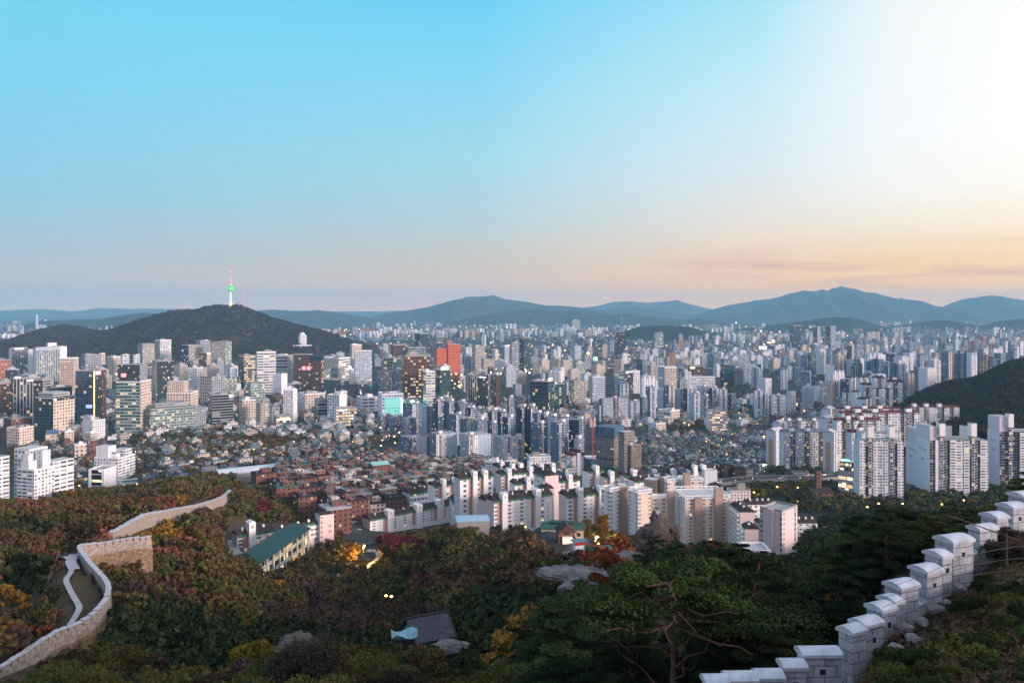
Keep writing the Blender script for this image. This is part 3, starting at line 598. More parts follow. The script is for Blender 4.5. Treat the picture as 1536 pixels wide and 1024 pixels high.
def slab_block(label, x0, xm, x1, yt, yb, floors, towers=(0.3, 0.72), gable='pink', group='white apartment blocks with dark roofs', d=None, a=None, tl=None, tr=None, vents=3, face='R', galleries=False, mark=False, dmin=380.0, k=1.0, roofcol=None, emb=True, salmon=True, fascia=True, tower_h=4.2):
    """low white apartment slab: gable walls, pitched dark roof with green eaves, lift towers with a mark, every window its own part"""
    d, g, h = spot(x0, xm, x1, yt, yb, dmin, d); c, ar, w, l = plan(x0, xm, x1, d, k, a, tl, tr)
    root = empty('apartment_block', (c.x, c.y, g), ar, label, 'apartment block', group)
    GP = {'pink': PLASTER_PINK, 'white': PLASTER, 'lilac': PLASTER_LILAC}[gable]
    rise = min(3.6, 0.28 * (l if face == 'R' else w)); rnd = random.Random(int(xm * 31 + yb))
    mb = MB(); mb.prism([(0, 0), (w, 0), (w, l), (0, l)], -6, h, [0, 1, 0, 1] if face == 'R' else [1, 0, 1, 0], 0); mb.build('walls', [PLASTER, GP], root)
    gm = MB()
    if face == 'R':
        for x in (0.0, w): gm.face([(x, 0, h), (x, l, h), (x, l / 2, h + rise)] if x else [(x, l, h), (x, 0, h), (x, l / 2, h + rise)], 0)
    else:
        for y in (0.0, l): gm.face([(0, y, h), (w, y, h), (w / 2, y, h + rise)] if not y else [(w, y, h), (0, y, h), (w / 2, y, h + rise)], 0)
    gm.build('gable', [GP], root)
    rf = MB(); gable_roof(rf, w, l, h + 0.12, rise, 0.35, 'x' if face == 'R' else 'y'); ro = rf.build('roof', [roofcol or ROOF_DARK], root)
    if fascia:
        fm = MB()
        if face == 'R': fm.box(-0.3, w + 0.3, -0.75, -0.36, h - 0.9, h + 0.1, 0)
        else: fm.box(-0.75, -0.36, -0.3, l + 0.3, h - 0.9, h + 0.1, 0)
        fm.build('eave', [FASCIA], root)
    run = w if face == 'R' else l
    def B(m, u0, u1, y0, y1, z0, z1, mat=0):
        if face == 'R': m.box(u0, u1, y0, y1, z0, z1, mat)
        else: m.box(y0, y1, run - u1 if False else u0, u1, z0, z1, mat)
    tw = max(3.2, min(5.0, 0.09 * run))
    for f in towers:
        u = f * run; t = MB(); B(t, u - tw / 2, u + tw / 2, -2.2, 2.6, -5, h + tower_h)
        top = MB()
        if face == 'R': gable_roof(top, tw, 4.8, 0, 0.9, 0.15, 'y')
        else: gable_roof(top, 4.8, tw, 0, 0.9, 0.15, 'x')
        tk = t.build('lift_tower', [PLASTER], root)
        to = top.build('tower_cap', [PLASTER], tk, loc=(u - tw / 2, -2.2, h + tower_h + 0.01) if face == 'R' else (-2.2, u - tw / 2, h + tower_h + 0.01))
        if emb and face == 'R':
            e = MB(); emblem(e, u, -2.2, h + tower_h - 1.9, 1.7); e.build('emblem', [TAN], tk)
        if not galleries:
            s = MB(); B(s, u - tw / 2 - 2.6, u - tw / 2, -0.08, 0.0, 0, h - 1.0); s.build('stair_panel', [SALMON if salmon else CONCRETE], root)
    for i in range(vents):
        u = (i + rnd.uniform(0.25, 0.75)) / vents * run; v = MB(); v.tube((0, 0, 0), (0, 0, 1.0), .55, .55, 8); v.tube((0, 0, 1.0), (0, 0, 1.7), .75, .1, 8)
        v.build('vent', [WHITEPAINT], root, loc=(u, l * 0.35, h + rise * .62) if face == 'R' else (w * 0.35, u, h + rise * .62))
    fhh = h / floors; sp = []
    if galleries:
        for i in range(floors):
            z = i * fhh; b = MB(); B(b, 0.4, run - 0.4, -1.3, -0.02, z - 0.1, z + 1.05); b.build('gallery', [PLASTER], root)
            n = int(run / 3.2)
            sp += [((j + 0.5) / n * run, z + fhh * 0.66, 1.5, fhh * 0.42) for j in range(n)]
    else:
        cuts = [0] + [f * run for f in towers] + [run]; hw = tw / 2
        for s0, s1 in zip(cuts, cuts[1:]):
            a0, a1 = s0 + (hw if s0 else 0.8), s1 - (hw + 2.6 if s1 < run else 0.8); n = max(1, round((a1 - a0) / 4.3))
            for j in range(n):
                u = a0 + (j + 0.5) / n * (a1 - a0); big = j % 2 == 0
                for i in range(floors): sp.append((u, (i + 0.52) * fhh, 2.3 if big else 1.1, fhh * (0.5 if big else 0.26)))
        for f in towers:
            for i in range(floors): sp.append((f * run - hw - 1.3, (i + 0.5) * fhh, 1.5, fhh * 0.4))
    windows(root, sp, left_face=(face == 'L'), lit=0.05, rnd=rnd)
    if mark:
        m = MB()
        if face == 'R':   # worn painted characters on the gable
            for q in range(2):
                for j in range(4): m.box(-0.04, -0.0, l * (0.62 - 0.2 * q), l * (0.62 - 0.2 * q) + 1.6, h * 0.62 + j * .5, h * 0.62 + j * .5 + .2, 0)
                m.box(-0.04, 0.0, l * (0.62 - 0.2 * q) + .6, l * (0.62 - 0.2 * q) + .85, h * 0.62, h * 0.62 + 1.9, 0)
        else:
            for q in range(2):
                for j in range(4): m.box(w * (0.35 + 0.2 * q), w * (0.35 + 0.2 * q) + 1.6, -0.04, 0.0, h * 0.62 + j * .5, h * 0.62 + j * .5 + .2, 0)
                m.box(w * (0.35 + 0.2 * q) + .6, w * (0.35 + 0.2 * q) + .85, -0.04, 0, h * 0.62, h * 0.62 + 1.9, 0)
        m.build('gable_mark', [TAN], root)
    note_place(c, ar, w, l, h, label, xm, yt, yb, d)
    return root, w, l, h, d

def point_block(label, x0, xm, x1, yt, yb, floors, stripe=None, group='white flat roofed apartment blocks among the woods', left='white', right='cream', d=None, dmin=380.0, k=1.0, a=None):
    """flat roofed block with a railing-like crown frame and, if asked, a full-height brown stair shaft (from, to along the front)"""
    d, g, h = spot(x0, xm, x1, yt, yb, dmin, d); c, ar, w, l = plan(x0, xm, x1, d, k, a)
    root = empty('apartment_block', (c.x, c.y, g), ar, label, 'apartment block', group); rnd = random.Random(int(xm * 7))
    PL = {'white': PLASTER, 'cream': noise_mat('cream_plaster', (0.66, 0.56, 0.48), (0.6, 0.5, 0.43), 0.2), 'lilac': PLASTER_LILAC, 'pink': PLASTER_PINK}
    mb = MB(); mb.prism([(0, 0), (w, 0), (w, l), (0, l)], -8, h, [0, 1, 0, 1], 2); mb.build('walls', [PL[right], PL[left], ROOF_PALE], root)
    cr = MB()
    for z0, z1, t in ((h + 0.003, h + 0.5, 0.7), (h + 1.5, h + 2.0, 0.7)):
        for (a0, b0, a1, b1) in ((-.5, w + .5, -.5, t - .5), (-.5, w + .5, l - t + .5, l + .5), (-.5, t - .5, t - .5, l - t + .5), (w - t + .5, w + .5, t - .5, l - t + .5)): cr.box(a0, b0, a1, b1, z0, z1, 0)
    n = 6
    for i in range(n + 1):
        for y in (-.45, l + .1): cr.box((w - .3) * i / n, (w - .3) * i / n + .3, y, y + .3, h + 0.5, h + 1.5, 0)
        for x in (-.45, w + .1): cr.box(x, x + .3, (l - .3) * i / n, (l - .3) * i / n + .3, h + 0.5, h + 1.5, 0)
    cr.build('crown_frame', [PLASTER], root)
    fhh = h / floors
    if stripe:
        for (s0, s1, fc, ht, mt) in stripe:
            m = MB()
            if fc == 'R': m.box(s0 * w, s1 * w, -1.4, 1.0, -8, h + ht, 0, 1)
            else: m.box(-1.4, 1.0, s0 * l, s1 * l, -8, h + ht, 0, 1)
            st = m.build('stair_shaft', [mt, ROOF_GREY], root)
    def clear(u, fc): return not any(s[2] == fc and s[0] - .03 < u < s[1] + .03 for s in stripe or ())
    sp = [(u * w, (i + 0.55) * fhh, 1.7, fhh * .42) for i in range(floors) for u in np.linspace(0.12, 0.88, max(2, round(w / 4.2))) if clear(u, 'R')]
    windows(root, sp, lit=0.06, rnd=rnd, most=60)
    sp = [(u * l, (i + 0.55) * fhh, 1.5, fhh * .42) for i in range(floors) for u in np.linspace(0.15, 0.85, max(2, round(l / 4.5))) if clear(u, 'L')]
    windows(root, sp, True, lit=0.05, rnd=rnd, most=40)
    note_place(c, ar, w, l, h, label, xm, yt, yb, d); return root, w, l, h, d

def high_slab(label, x0, xm, x1, yt, yb, floors, bays, group, gable='white_gable', d=None, a=None, dmin=500.0, k=1.0, cores=(), core_h=7.0, crown=None, roof=None, tl=None, tr=None, stripe=None, gable_face='L', letter=False, pitched=False, name='apartment_tower'):
    """tall slab: the front is a row of bays (width share, projection, facade), stair cores rise above the roof"""
    d, g, h = spot(x0, xm, x1, yt, yb, dmin, d); c, ar, w, l = plan(x0, xm, x1, d, k, a, tl, tr)
    root = empty(name, (c.x, c.y, g), ar, label, 'apartment tower', group)
    s = floors * 3.0 / h; gm = ST[gable]; fr = gable_face == 'L'     # gable on the left face, front on the right face
    mb = MB(); mb.prism([(0, 0), (w, 0), (w, l), (0, l)], -5, h, [1, 0, 1, 0] if fr else [0, 1, 0, 1], 2, k=s, v0=-5 * s)
    mb.build('walls', [gm, ST['white_core'], roof or ROOF_GREY], root)
    run = w if fr else l; tot = sum(b[0] for b in bays); u = 0
    for (sh, pr, st) in bays:
        u1 = u + sh / tot * run
        m = MB(); q = [(u + .1, -pr), (u1 - .1, -pr), (u1 - .1, 0.5), (u + .1, 0.5)] if fr else [(-pr, u + .1), (0.5, u + .1), (0.5, u1 - .1), (-pr, u1 - .1)]
        m.prism(q, -4.9 + pr, h + (0.25 if pr > .5 else 0.05), 0, 1, k=s, v0=-5 * s); m.build('bay', [ST[st], roof or ROOF_GREY], root); u = u1
    for f in cores:
        cw = max(3.5, 0.06 * run); m = MB(); a0, a1 = f * run - cw / 2, f * run + cw / 2
        if fr: m.box(a0, a1, -1.6, 3.0, -4.9, h + core_h, 0, 1, k=s)
        else: m.box(-1.6, 3.0, a0, a1, -4.9, h + core_h, 0, 1, k=s)
        cr = m.build('stair_core', [ST['white_core'], ROOF_PALE], root)
        m = MB()
        if fr: m.box(a0 - .5, a1 + .5, -2.0, 4.0, h + core_h * .25, h + core_h, 0, 1)
        else: m.box(-2.0, 4.0, a0 - .5, a1 + .5, h + core_h * .25, h + core_h, 0, 1)
        m.build('lift_house', [PLASTER, roof or ROOF_PALE], cr)
        if pitched:
            m = MB(); (gable_roof(m, cw + 1, 6, 0, 2.2, .2, 'y') if fr else gable_roof(m, 6, cw + 1, 0, 2.2, .2, 'x'))
            m.build('cap', [roof or ROOF_DARK], cr, loc=(a0 - .5, -2.0, h + core_h + .01) if fr else (-2.0, a0 - .5, h + core_h + .01))
    if pitched:
        m = MB(); gable_roof(m, w, l, h + .3, min(4.0, .25 * (l if fr else w)), .5, 'x' if fr else 'y'); m.build('roof', [roof or ROOF_DARK], root)
    if crown:
        m = MB()
        if fr: m.box(0.3, min(w * .3, 9) if crown is True else crown * w, 0.3, l - .3, h + .01, h + core_h * .8, 0, 1)
        else: m.box(0.3, w - .3, 0.3, min(l * .3, 9), h + .01, h + core_h * .8, 0, 1)
        m.build('roof_house', [PLASTER_LILAC, ROOF_PALE], root)
    if stripe:
        m = MB(); q = stripe[0]
        if fr: m.box(-0.06, 0.0, l * .27, l * .73, h * .02, h * q, 0)
        else: m.box(w * .27, w * .73, -0.06, 0.0, h * .02, h * q, 0)
        m.build('gable_panel', [stripe[1]], root)
    if letter:
        m = MB()
        for j in range(7):
            t0 = l * .2 + j * l * .085
            m.box(-.05, 0, t0, t0 + l * .055, h * .80, h * .80 + 1.3, 0)
        for j in range(3): m.box(-.05, 0, l * .40 + j * l * .07, l * .40 + j * l * .07 + l * .05, h * .62, h * .62 + 2.0, 0)
        m.build('gable_lettering', [CONCRETE], root)
    note_place(c, ar, w, l, h, label, xm, yt, yb, d); return root, w, l, h, d

# ------------------------------------------------------------------ downtown, named building by building
def O(label, x0, xm, x1, yt, yb, r, l, fl=None, name='office_tower', **kw):
    kw.setdefault('dmin', 600.0); kw.setdefault('cat', 'tower'); return kit(name, label, x0, xm, x1, yt, yb, r, l, fl, **kw)
# far left row
b = O('dark ribbed hotel tower with pink rooftop sign at the far end of downtown', 16.5, 17, 42, 523, 572, 'dark_rib', 'white_gable', 22, tl=14, a=R_(28))
add(b[0], 'side_wall', [ST['white_gable']], lambda m: m.box(b[1] + .1, b[1] + 16, 1, b[2], 0, b[3] - 4, 0, 0))
add(b[0], 'sign', [SIGN_PINK], lambda m: m.box(b[1] * .2, b[1] * .75, -.5, -.2, b[3] - 3, b[3] + 1.5))
b = O('wide ribbed glass hotel slab with bright white end wall and rooftop box', 53, 54, 100, 522, 575, 'rib_glass', 'white_gable', 22, tl=14, a=R_(28))
add(b[0], 'end_wall', [PLASTER], lambda m: m.box(b[1] * .78, b[1] + .3, -.6, b[2], -3, b[3] + 2))
add(b[0], 'roof_house', [PLASTER], lambda m: m.box(b[1] * .40, b[1] * .68, 2, b[2] * .8, b[3] + .02, b[3] + 14))
add(b[0], 'cornice', [ST['bluepale']], lambda m: m.box(-.3, b[1] * .77, -.5, -.02, b[3] - 7, b[3] + 1))
b = O('pale beige finely gridded tower beside the white end wall', 88.5, 110, 118, 538, 586, 'cream', 'beige_fine', 16, plant=0)
add(b[0], 'top_band', [ST['grey_band']], lambda m: m.box(-.2, .05, .2, b[2], b[3] - 9, b[3] - 4))
O('orange brick tower with stepped top cut by the picture edge', -14, -8, 16, 541, 576, 'orange_brick', 'brown', 9)
O('brown office block with amber windows at the picture edge', -20, -16, 18, 577, 628, 'brown', 'brown', 13, plant=2)
b = O('dark glass tower with thin pale fins and a pink sign', 18.5, 20, 50, 569, 652, 'dark_rib', 'dark_glass', 19, tl=18)
add(b[0], 'sign', [SIGN_PINK], lambda m: m.box(b[1] * .68, b[1] * .98, -.5, -.2, b[3] - 4, b[3] - 2))
O('dark grey stepped office behind the finned tower', 50, 64, 76, 571, 640, 'grey_band', 'dark_glass', 18)
b = O('office with teal glass side and cream gridded front', 53, 80, 112, 598, 660, 'cream_grid', 'teal_glass', 13, plant=0)
add(b[0], 'attic', [ST['grey_band'], ROOF_PALE], lambda m: m.box(b[1] * .05, b[1] * .85, b[2] * .1, b[2] * .9, b[3] + .01, b[3] + 9, 0, 1))
add(b[0], 'dark_cornice', [ST['dark_glass']], lambda m: m.box(-.3, b[1] + .3, -.4, -.02, b[3] - 4, b[3] + 1.4))
add(b[0], 'sign', [SIGN_WHITE], lambda m: m.box(.5, b[1] * .12, -.8, -.5, b[3] - 3, b[3] + .2))
O('low dark penthouse block with a white rooftop sign', 71, 76, 108, 582, 640, 'dark_glass', 'brown', 14)
b = O('blue glass tower edged by a glowing yellow strip', 113, 141, 159, 557, 640, 'dark_glass', 'blue_glass', 20, plant=0)
add(b[0], 'light_strip', [SIGN_YELLOW], lambda m: m.box(-1.1, 1.1, -1.1, .5, 0, b[3] + 1))
add(b[0], 'sign', [SIGN_RED], lambda m: m.box(b[1] * .1, b[1] * .55, -.6, -.2, b[3] - 7, b[3] - .5))
add(b[0], 'dark_pier', [ST['brown']], lambda m: m.box(b[1] * .62, b[1] + .5, -.8, b[2] * .5, -4, b[3] + .5))
add(b[0], 'screen', [SIGN_BLUE], lambda m: m.box(-.5, -.2, b[2] * .1, b[2] * .42, b[3] * .34, b[3] * .40))
b = O('big grey green office slab with set back penthouse floors', 174, 211, 227, 573, 650, 'cream_grid', 'teal_band', 17, plant=1)
add(b[0], 'penthouse', [ST['grey'], ST['dark_glass'], ROOF_GREY], lambda m: m.prism([(1, 2), (b[1] * .75, 2), (b[1] * .75, b[2] * .95), (1, b[2] * .95)], b[3] + .01, b[3] + 30, [0, 1, 0, 1], 2))
add(b[0], 'sign', [SIGN_RED], lambda m: m.box(.6, .95, b[2] * .6, b[2] * .8, b[3] + 9, b[3] + 15))
b = O('low wide pale green glass office with a roof garden', 225, 226, 291, 614, 650, 'teal_pale', 'teal_pale', 9, tl=30, plant=0)
add(b[0], 'side_wing', [ST['grey'], ROOF_GREY], lambda m: m.box(b[1] + .1, b[1] + 22, 4, b[2], -4, b[3] - 2, 0, 1))
add(b[0], 'upper_storey', [ST['grey_band'], ROOF_GREY], lambda m: m.box(b[1] * .12, b[1] * .85, 6, b[2], b[3] + .01, b[3] + 8, 0, 1))
b = O('cream stepped office with square windows behind the green glass office', 250, 286, 297.5, 590, 628, 'cream_grid', 'cream_grid', 9)
add(b[0], 'upper_block', [ST['cream_grid'], ROOF_PALE], lambda m: m.box(1, b[1] * .6, b[2] * .3, b[2] * .98, b[3] + .01, b[3] + 24, 0, 1))
b = O('dark slender glass slab with pale vertical edge', 228, 234, 260.5, 542.5, 606, 'dark_glass', 'dark_rib', 20, plant=1)
add(b[0], 'edge_pier', [CONCRETE], lambda m: m.box(-.5, .8, -.6, .5, -3, b[3] + 1))
# the office shaped like two leaning white arches
for i, (x0, x1) in enumerate(((183, 195), (201, 209.5))):
    b = O('white rimmed arch shaped office, the %s of the pair' % ('wider' if i == 0 else 'narrower'), x0, x0 + .5, x1, 532, 575, 'white_strip', 'white_gable', 12, tl=26, plant=0, parapet=False, group='pair of arch shaped offices')
    add(b[0], 'rim', [PLASTER], lambda m: (m.tube((0, -.8, 0), (b[1] * (.1 if i == 0 else .35), -.8, b[3]), 1.3, 1.3, 6), m.tube((b[1] * (.1 if i == 0 else .35), -.8, b[3]), (b[1] * (.62 if i == 0 else .9), -.8, b[3] + 2), 1.3, 1.3, 6), m.tube((b[1] * (.62 if i == 0 else .9), -.8, b[3] + 2), (b[1], -.8, 0), 1.3, 1.3, 6)))
O('pale grey block with low blue annex below the wooded hill', 122, 128, 150, 533, 566, 'grey', 'grey', 10)
O('cream cylinder topped block beside the pale grey block', 148, 151, 158, 531, 560, 'cream', 'cream', 10, name='apartment_tower', cat='apartment tower')
O('cream low offices before the arch shaped pair', 160, 170, 184, 536, 572, 'cream', 'cream', 10, plant=2)
O('brown grey apartment wall below the tower hill', 206, 214, 232, 517, 560, 'beige_apt', 'grey', 18, name='apartment_tower', cat='apartment tower', plant=2)
O('tall pale twin apartment slab below the tower hill', 232, 240, 257, 511, 556, 'white_strip', 'beige_apt', 22, name='apartment_tower', cat='apartment tower', plant=2)
b = O('apartment slab with a speckled white screen on its end', 272, 283, 305, 519, 560, 'beige_apt', 'dark_glass', 15, name='apartment_tower', cat='apartment tower')
def _speck(m):
    m.box(-.19, -.02, b[2] * .05, b[2] * .99, b[3] * .05, b[3] * .99, 1)
    r = random.Random(4)
    for i in range(26):
        y, z = r.uniform(.1, .9) * b[2], r.uniform(.1, .95) * b[3]; m.box(-.5, -.2, y, y + 1.8, z, z + 1.8)
add(b[0], 'light_screen', [SIGN_WHITE, DARKMETAL], _speck)
O('darker apartment slab with stair head behind the speckled screen', 294, 300, 316, 512, 552, 'grey', 'beige_apt', 18, name='apartment_tower', cat='apartment tower')
O('tall stepped tower with pale green glass face', 317, 338, 347.5, 514, 561, 'teal_pale', 'beige_apt', 18, plant=2)
b = O('smooth brown blank tower with a glowing rooftop sign', 298, 310, 316.5, 530, 566, 'beige_fine', 'brown', 12)
add(b[0], 'sign', [SIGN_PINK], lambda m: m.box(b[1] * .1, b[1] * .9, -.5, -.2, b[3] - 2.5, b[3] + 1.5))
b = O('white stepped hospital block with round rooftop drum', 281, 295, 304, 553, 585, 'white', 'white', 9, plant=0)
add(b[0], 'rooftop_drum', [PLASTER], lambda m: m.lathe([(0.0, b[3] + 8), (5, b[3] + 8), (5, b[3])], 14), loc=(b[1] * .4, b[2] * .5, 0))
O('pale office with punched windows behind the black banded office', 300, 318, 338, 566, 606, 'grey', 'cream_grid', 11, plant=2)
b = O('black office striped by thin white floor lines', 312, 318, 349.5, 593, 642, 'dark_band', 'dark_glass', 12, plant=1)
add(b[0], 'sign', [SIGN_WHITE], lambda m: m.box(b[1] * .84, b[1] * .96, -.4, -.1, b[3] - 4, b[3] - 1))
O('beige corner office beside the black banded office', 358, 364, 384, 601, 636, 'cream', 'cream_grid', 9, plant=2)
O('dark gridded tower with amber lit windows', 357, 366, 383, 534, 580, 'office_lit', 'dark_glass', 14)
O('teal glazed office with stepped roof behind the beige corner office', 366, 376, 398, 577, 607, 'teal_pale', 'teal_band', 8)
O('thin pale apartment slab beside the lit dark tower', 341, 345, 356, 553, 590, 'bluewhite', 'bluepale', 14, name='apartment_tower', cat='apartment tower')
# lower left foreground of downtown
b = O('red brick office with a stepped attic at the foot of the finned tower', 5, 17, 46, 629, 658, 'red_brick', 'red_brick', 6, dmin=700)
O('cream gridded six storey office before the red brick office', 10, 29, 51, 643, 668, 'cream_grid', 'cream_grid', 6, dmin=700, plant=2)
b = O('white stepped apartment house below the yellow edged tower', 124, 139, 158, 632, 660, 'white', 'white_plain', 8, dmin=700, name='apartment_block', cat='apartment block')
add(b[0], 'upper_block', [ST['white'], ROOF_PALE], lambda m: m.box(.5, b[1] * .35, b[2] * .2, b[2], b[3] + .01, b[3] + 9, 0, 1))
b = O('hall with a curved pale blue vaulted roof', 68, 84, 89, 651, 664, 'cream', 'cream', 2, dmin=700, plant=0, parapet=False, name='hall', cat='hall')
def _vault(m):
    n = 10
    for i in range(n):
        a, c = math.pi * i / n, math.pi * (i + 1) / n
        m.face([(b[1] / 2 - b[1] / 2 * math.cos(a), 0, b[3] + b[1] * .4 * math.sin(a)), (b[1] / 2 - b[1] / 2 * math.cos(c), 0, b[3] + b[1] * .4 * math.sin(c)), (b[1] / 2 - b[1] / 2 * math.cos(c), b[2], b[3] + b[1] * .4 * math.sin(c)), (b[1] / 2 - b[1] / 2 * math.cos(a), b[2], b[3] + b[1] * .4 * math.sin(a))][::-1])
    m.face([(b[1] / 2 - b[1] / 2 * math.cos(math.pi * i / n), 0, b[3] + b[1] * .4 * math.sin(math.pi * i / n)) for i in range(n + 1)][::-1])
add(b[0], 'vault', [ROOF_BLUE], _vault)
O('cream school wing with red end wall', 92, 97, 111, 648, 664, 'cream', 'red_brick', 4, dmin=700, name='school', cat='school')
O('cream long school wing behind the red end wall', 98, 112, 128, 642, 658, 'cream', 'cream', 4, dmin=700, name='school', cat='school')
O('pinkish low office with four rows of windows', 127, 136, 147, 650, 664, 'cream', 'cream', 4, dmin=700)
O('grey tile clad house with dark stepped roof between the two white estates', 109, 112, 130, 668, 692, 'cream', 'grey', 4, dmin=600, name='office_block', cat='office')
O('brown brick block behind the second white estate', 130, 134, 147, 661, 684, 'red_brick', 'grey', 4, dmin=600, name='office_block', cat='office')
# big white estate on the left
b = kit('apartment_block', 'largest white stepped estate block above the autumn trees', 25, 51, 82, 706, 754, 'white', 'white_strip', 9, cat='apartment block', plant=0, dmin=420)
def _wing(m):
    m.box(b[1] + .2, b[1] + 18, 2, b[2] * .8, -8, b[3] + 3, 0, 1); m.box(b[1] * .62, b[1] + .1, b[2] * .25, b[2] * .7, b[3] + .01, b[3] + 12, 2, 1)
add(b[0], 'wing', [ST['white_strip'], ROOF_PALE, ST['white_plain']], _wing)
add(b[0], 'rear_wing', [ST['white'], ROOF_PALE], lambda m: m.box(b[1] * .45, b[1] * 1.35, b[2] * .82, b[2] * 1.7, -8, b[3] + 13, 0, 1))
add(b[0], 'stepped_top', [PLASTER, ROOF_PALE], lambda m: (m.box(b[1] * .04, b[1] * .42, b[2] * .35, b[2] * .8, b[3] + .01, b[3] + 6, 0, 1), m.box(b[1] * .1, b[1] * .3, b[2] * .45, b[2] * .75, b[3] + 6.02, b[3] + 10, 0, 1)))
b = kit('apartment_block', 'white estate block behind the small dark glass office', 141, 177, 203, 688, 728, 'white_strip', 'white', 9, cat='apartment block', plant=1, dmin=420)
add(b[0], 'tower_part', [ST['white_plain'], ROOF_PALE], lambda m: m.box(1, b[1] * .5, b[2] * .45, b[2] * .95, b[3] + .01, b[3] + 12, 0, 1))
add(b[0], 'upper_storey', [ST['white_strip'], ROOF_PALE], lambda m: m.box(b[1] * .55, b[1] * .95, b[2] * .1, b[2] * .6, b[3] + .01, b[3] + 7, 0, 1))
b = kit('office_block', 'small corner office with dark glazed front and white flank', 134, 156, 175, 705, 738, 'white_plain', 'dark_band', 5, cat='office', plant=0, dmin=420, k=.8)
add(b[0], 'lit_storey', [SIGN_WARM], lambda m: m.box(-.2, -.05, b[2] * .15, b[2] * .8, b[3] * .46, b[3] * .54))
add(b[0], 'sign', [SIGN_WHITE], lambda m: m.box(-.3, -.05, b[2] * .05, b[2] * .35, b[3] - 1.4, b[3] - .4))
add(b[0], 'corner_piers', [PLASTER], lambda m: (m.box(-.8, .8, -.5, 2, -5, b[3] + .5), m.box(-.8, .6, b[2] - 2, b[2] + .4, -5, b[3] + .5)))
b = kit('apartment_block', 'white estate block cut by the picture edge', -40, -20, 14, 690, 748, 'white_strip', 'white', 10, cat='apartment block', plant=2, dmin=420)
kit('school', 'low white hall with pale green flat roof beside the corner office', 178, 184, 218, 726, 738, 'white', 'white', 2, cat='school', roof=ROOF_GREEN, plant=0, dmin=420)

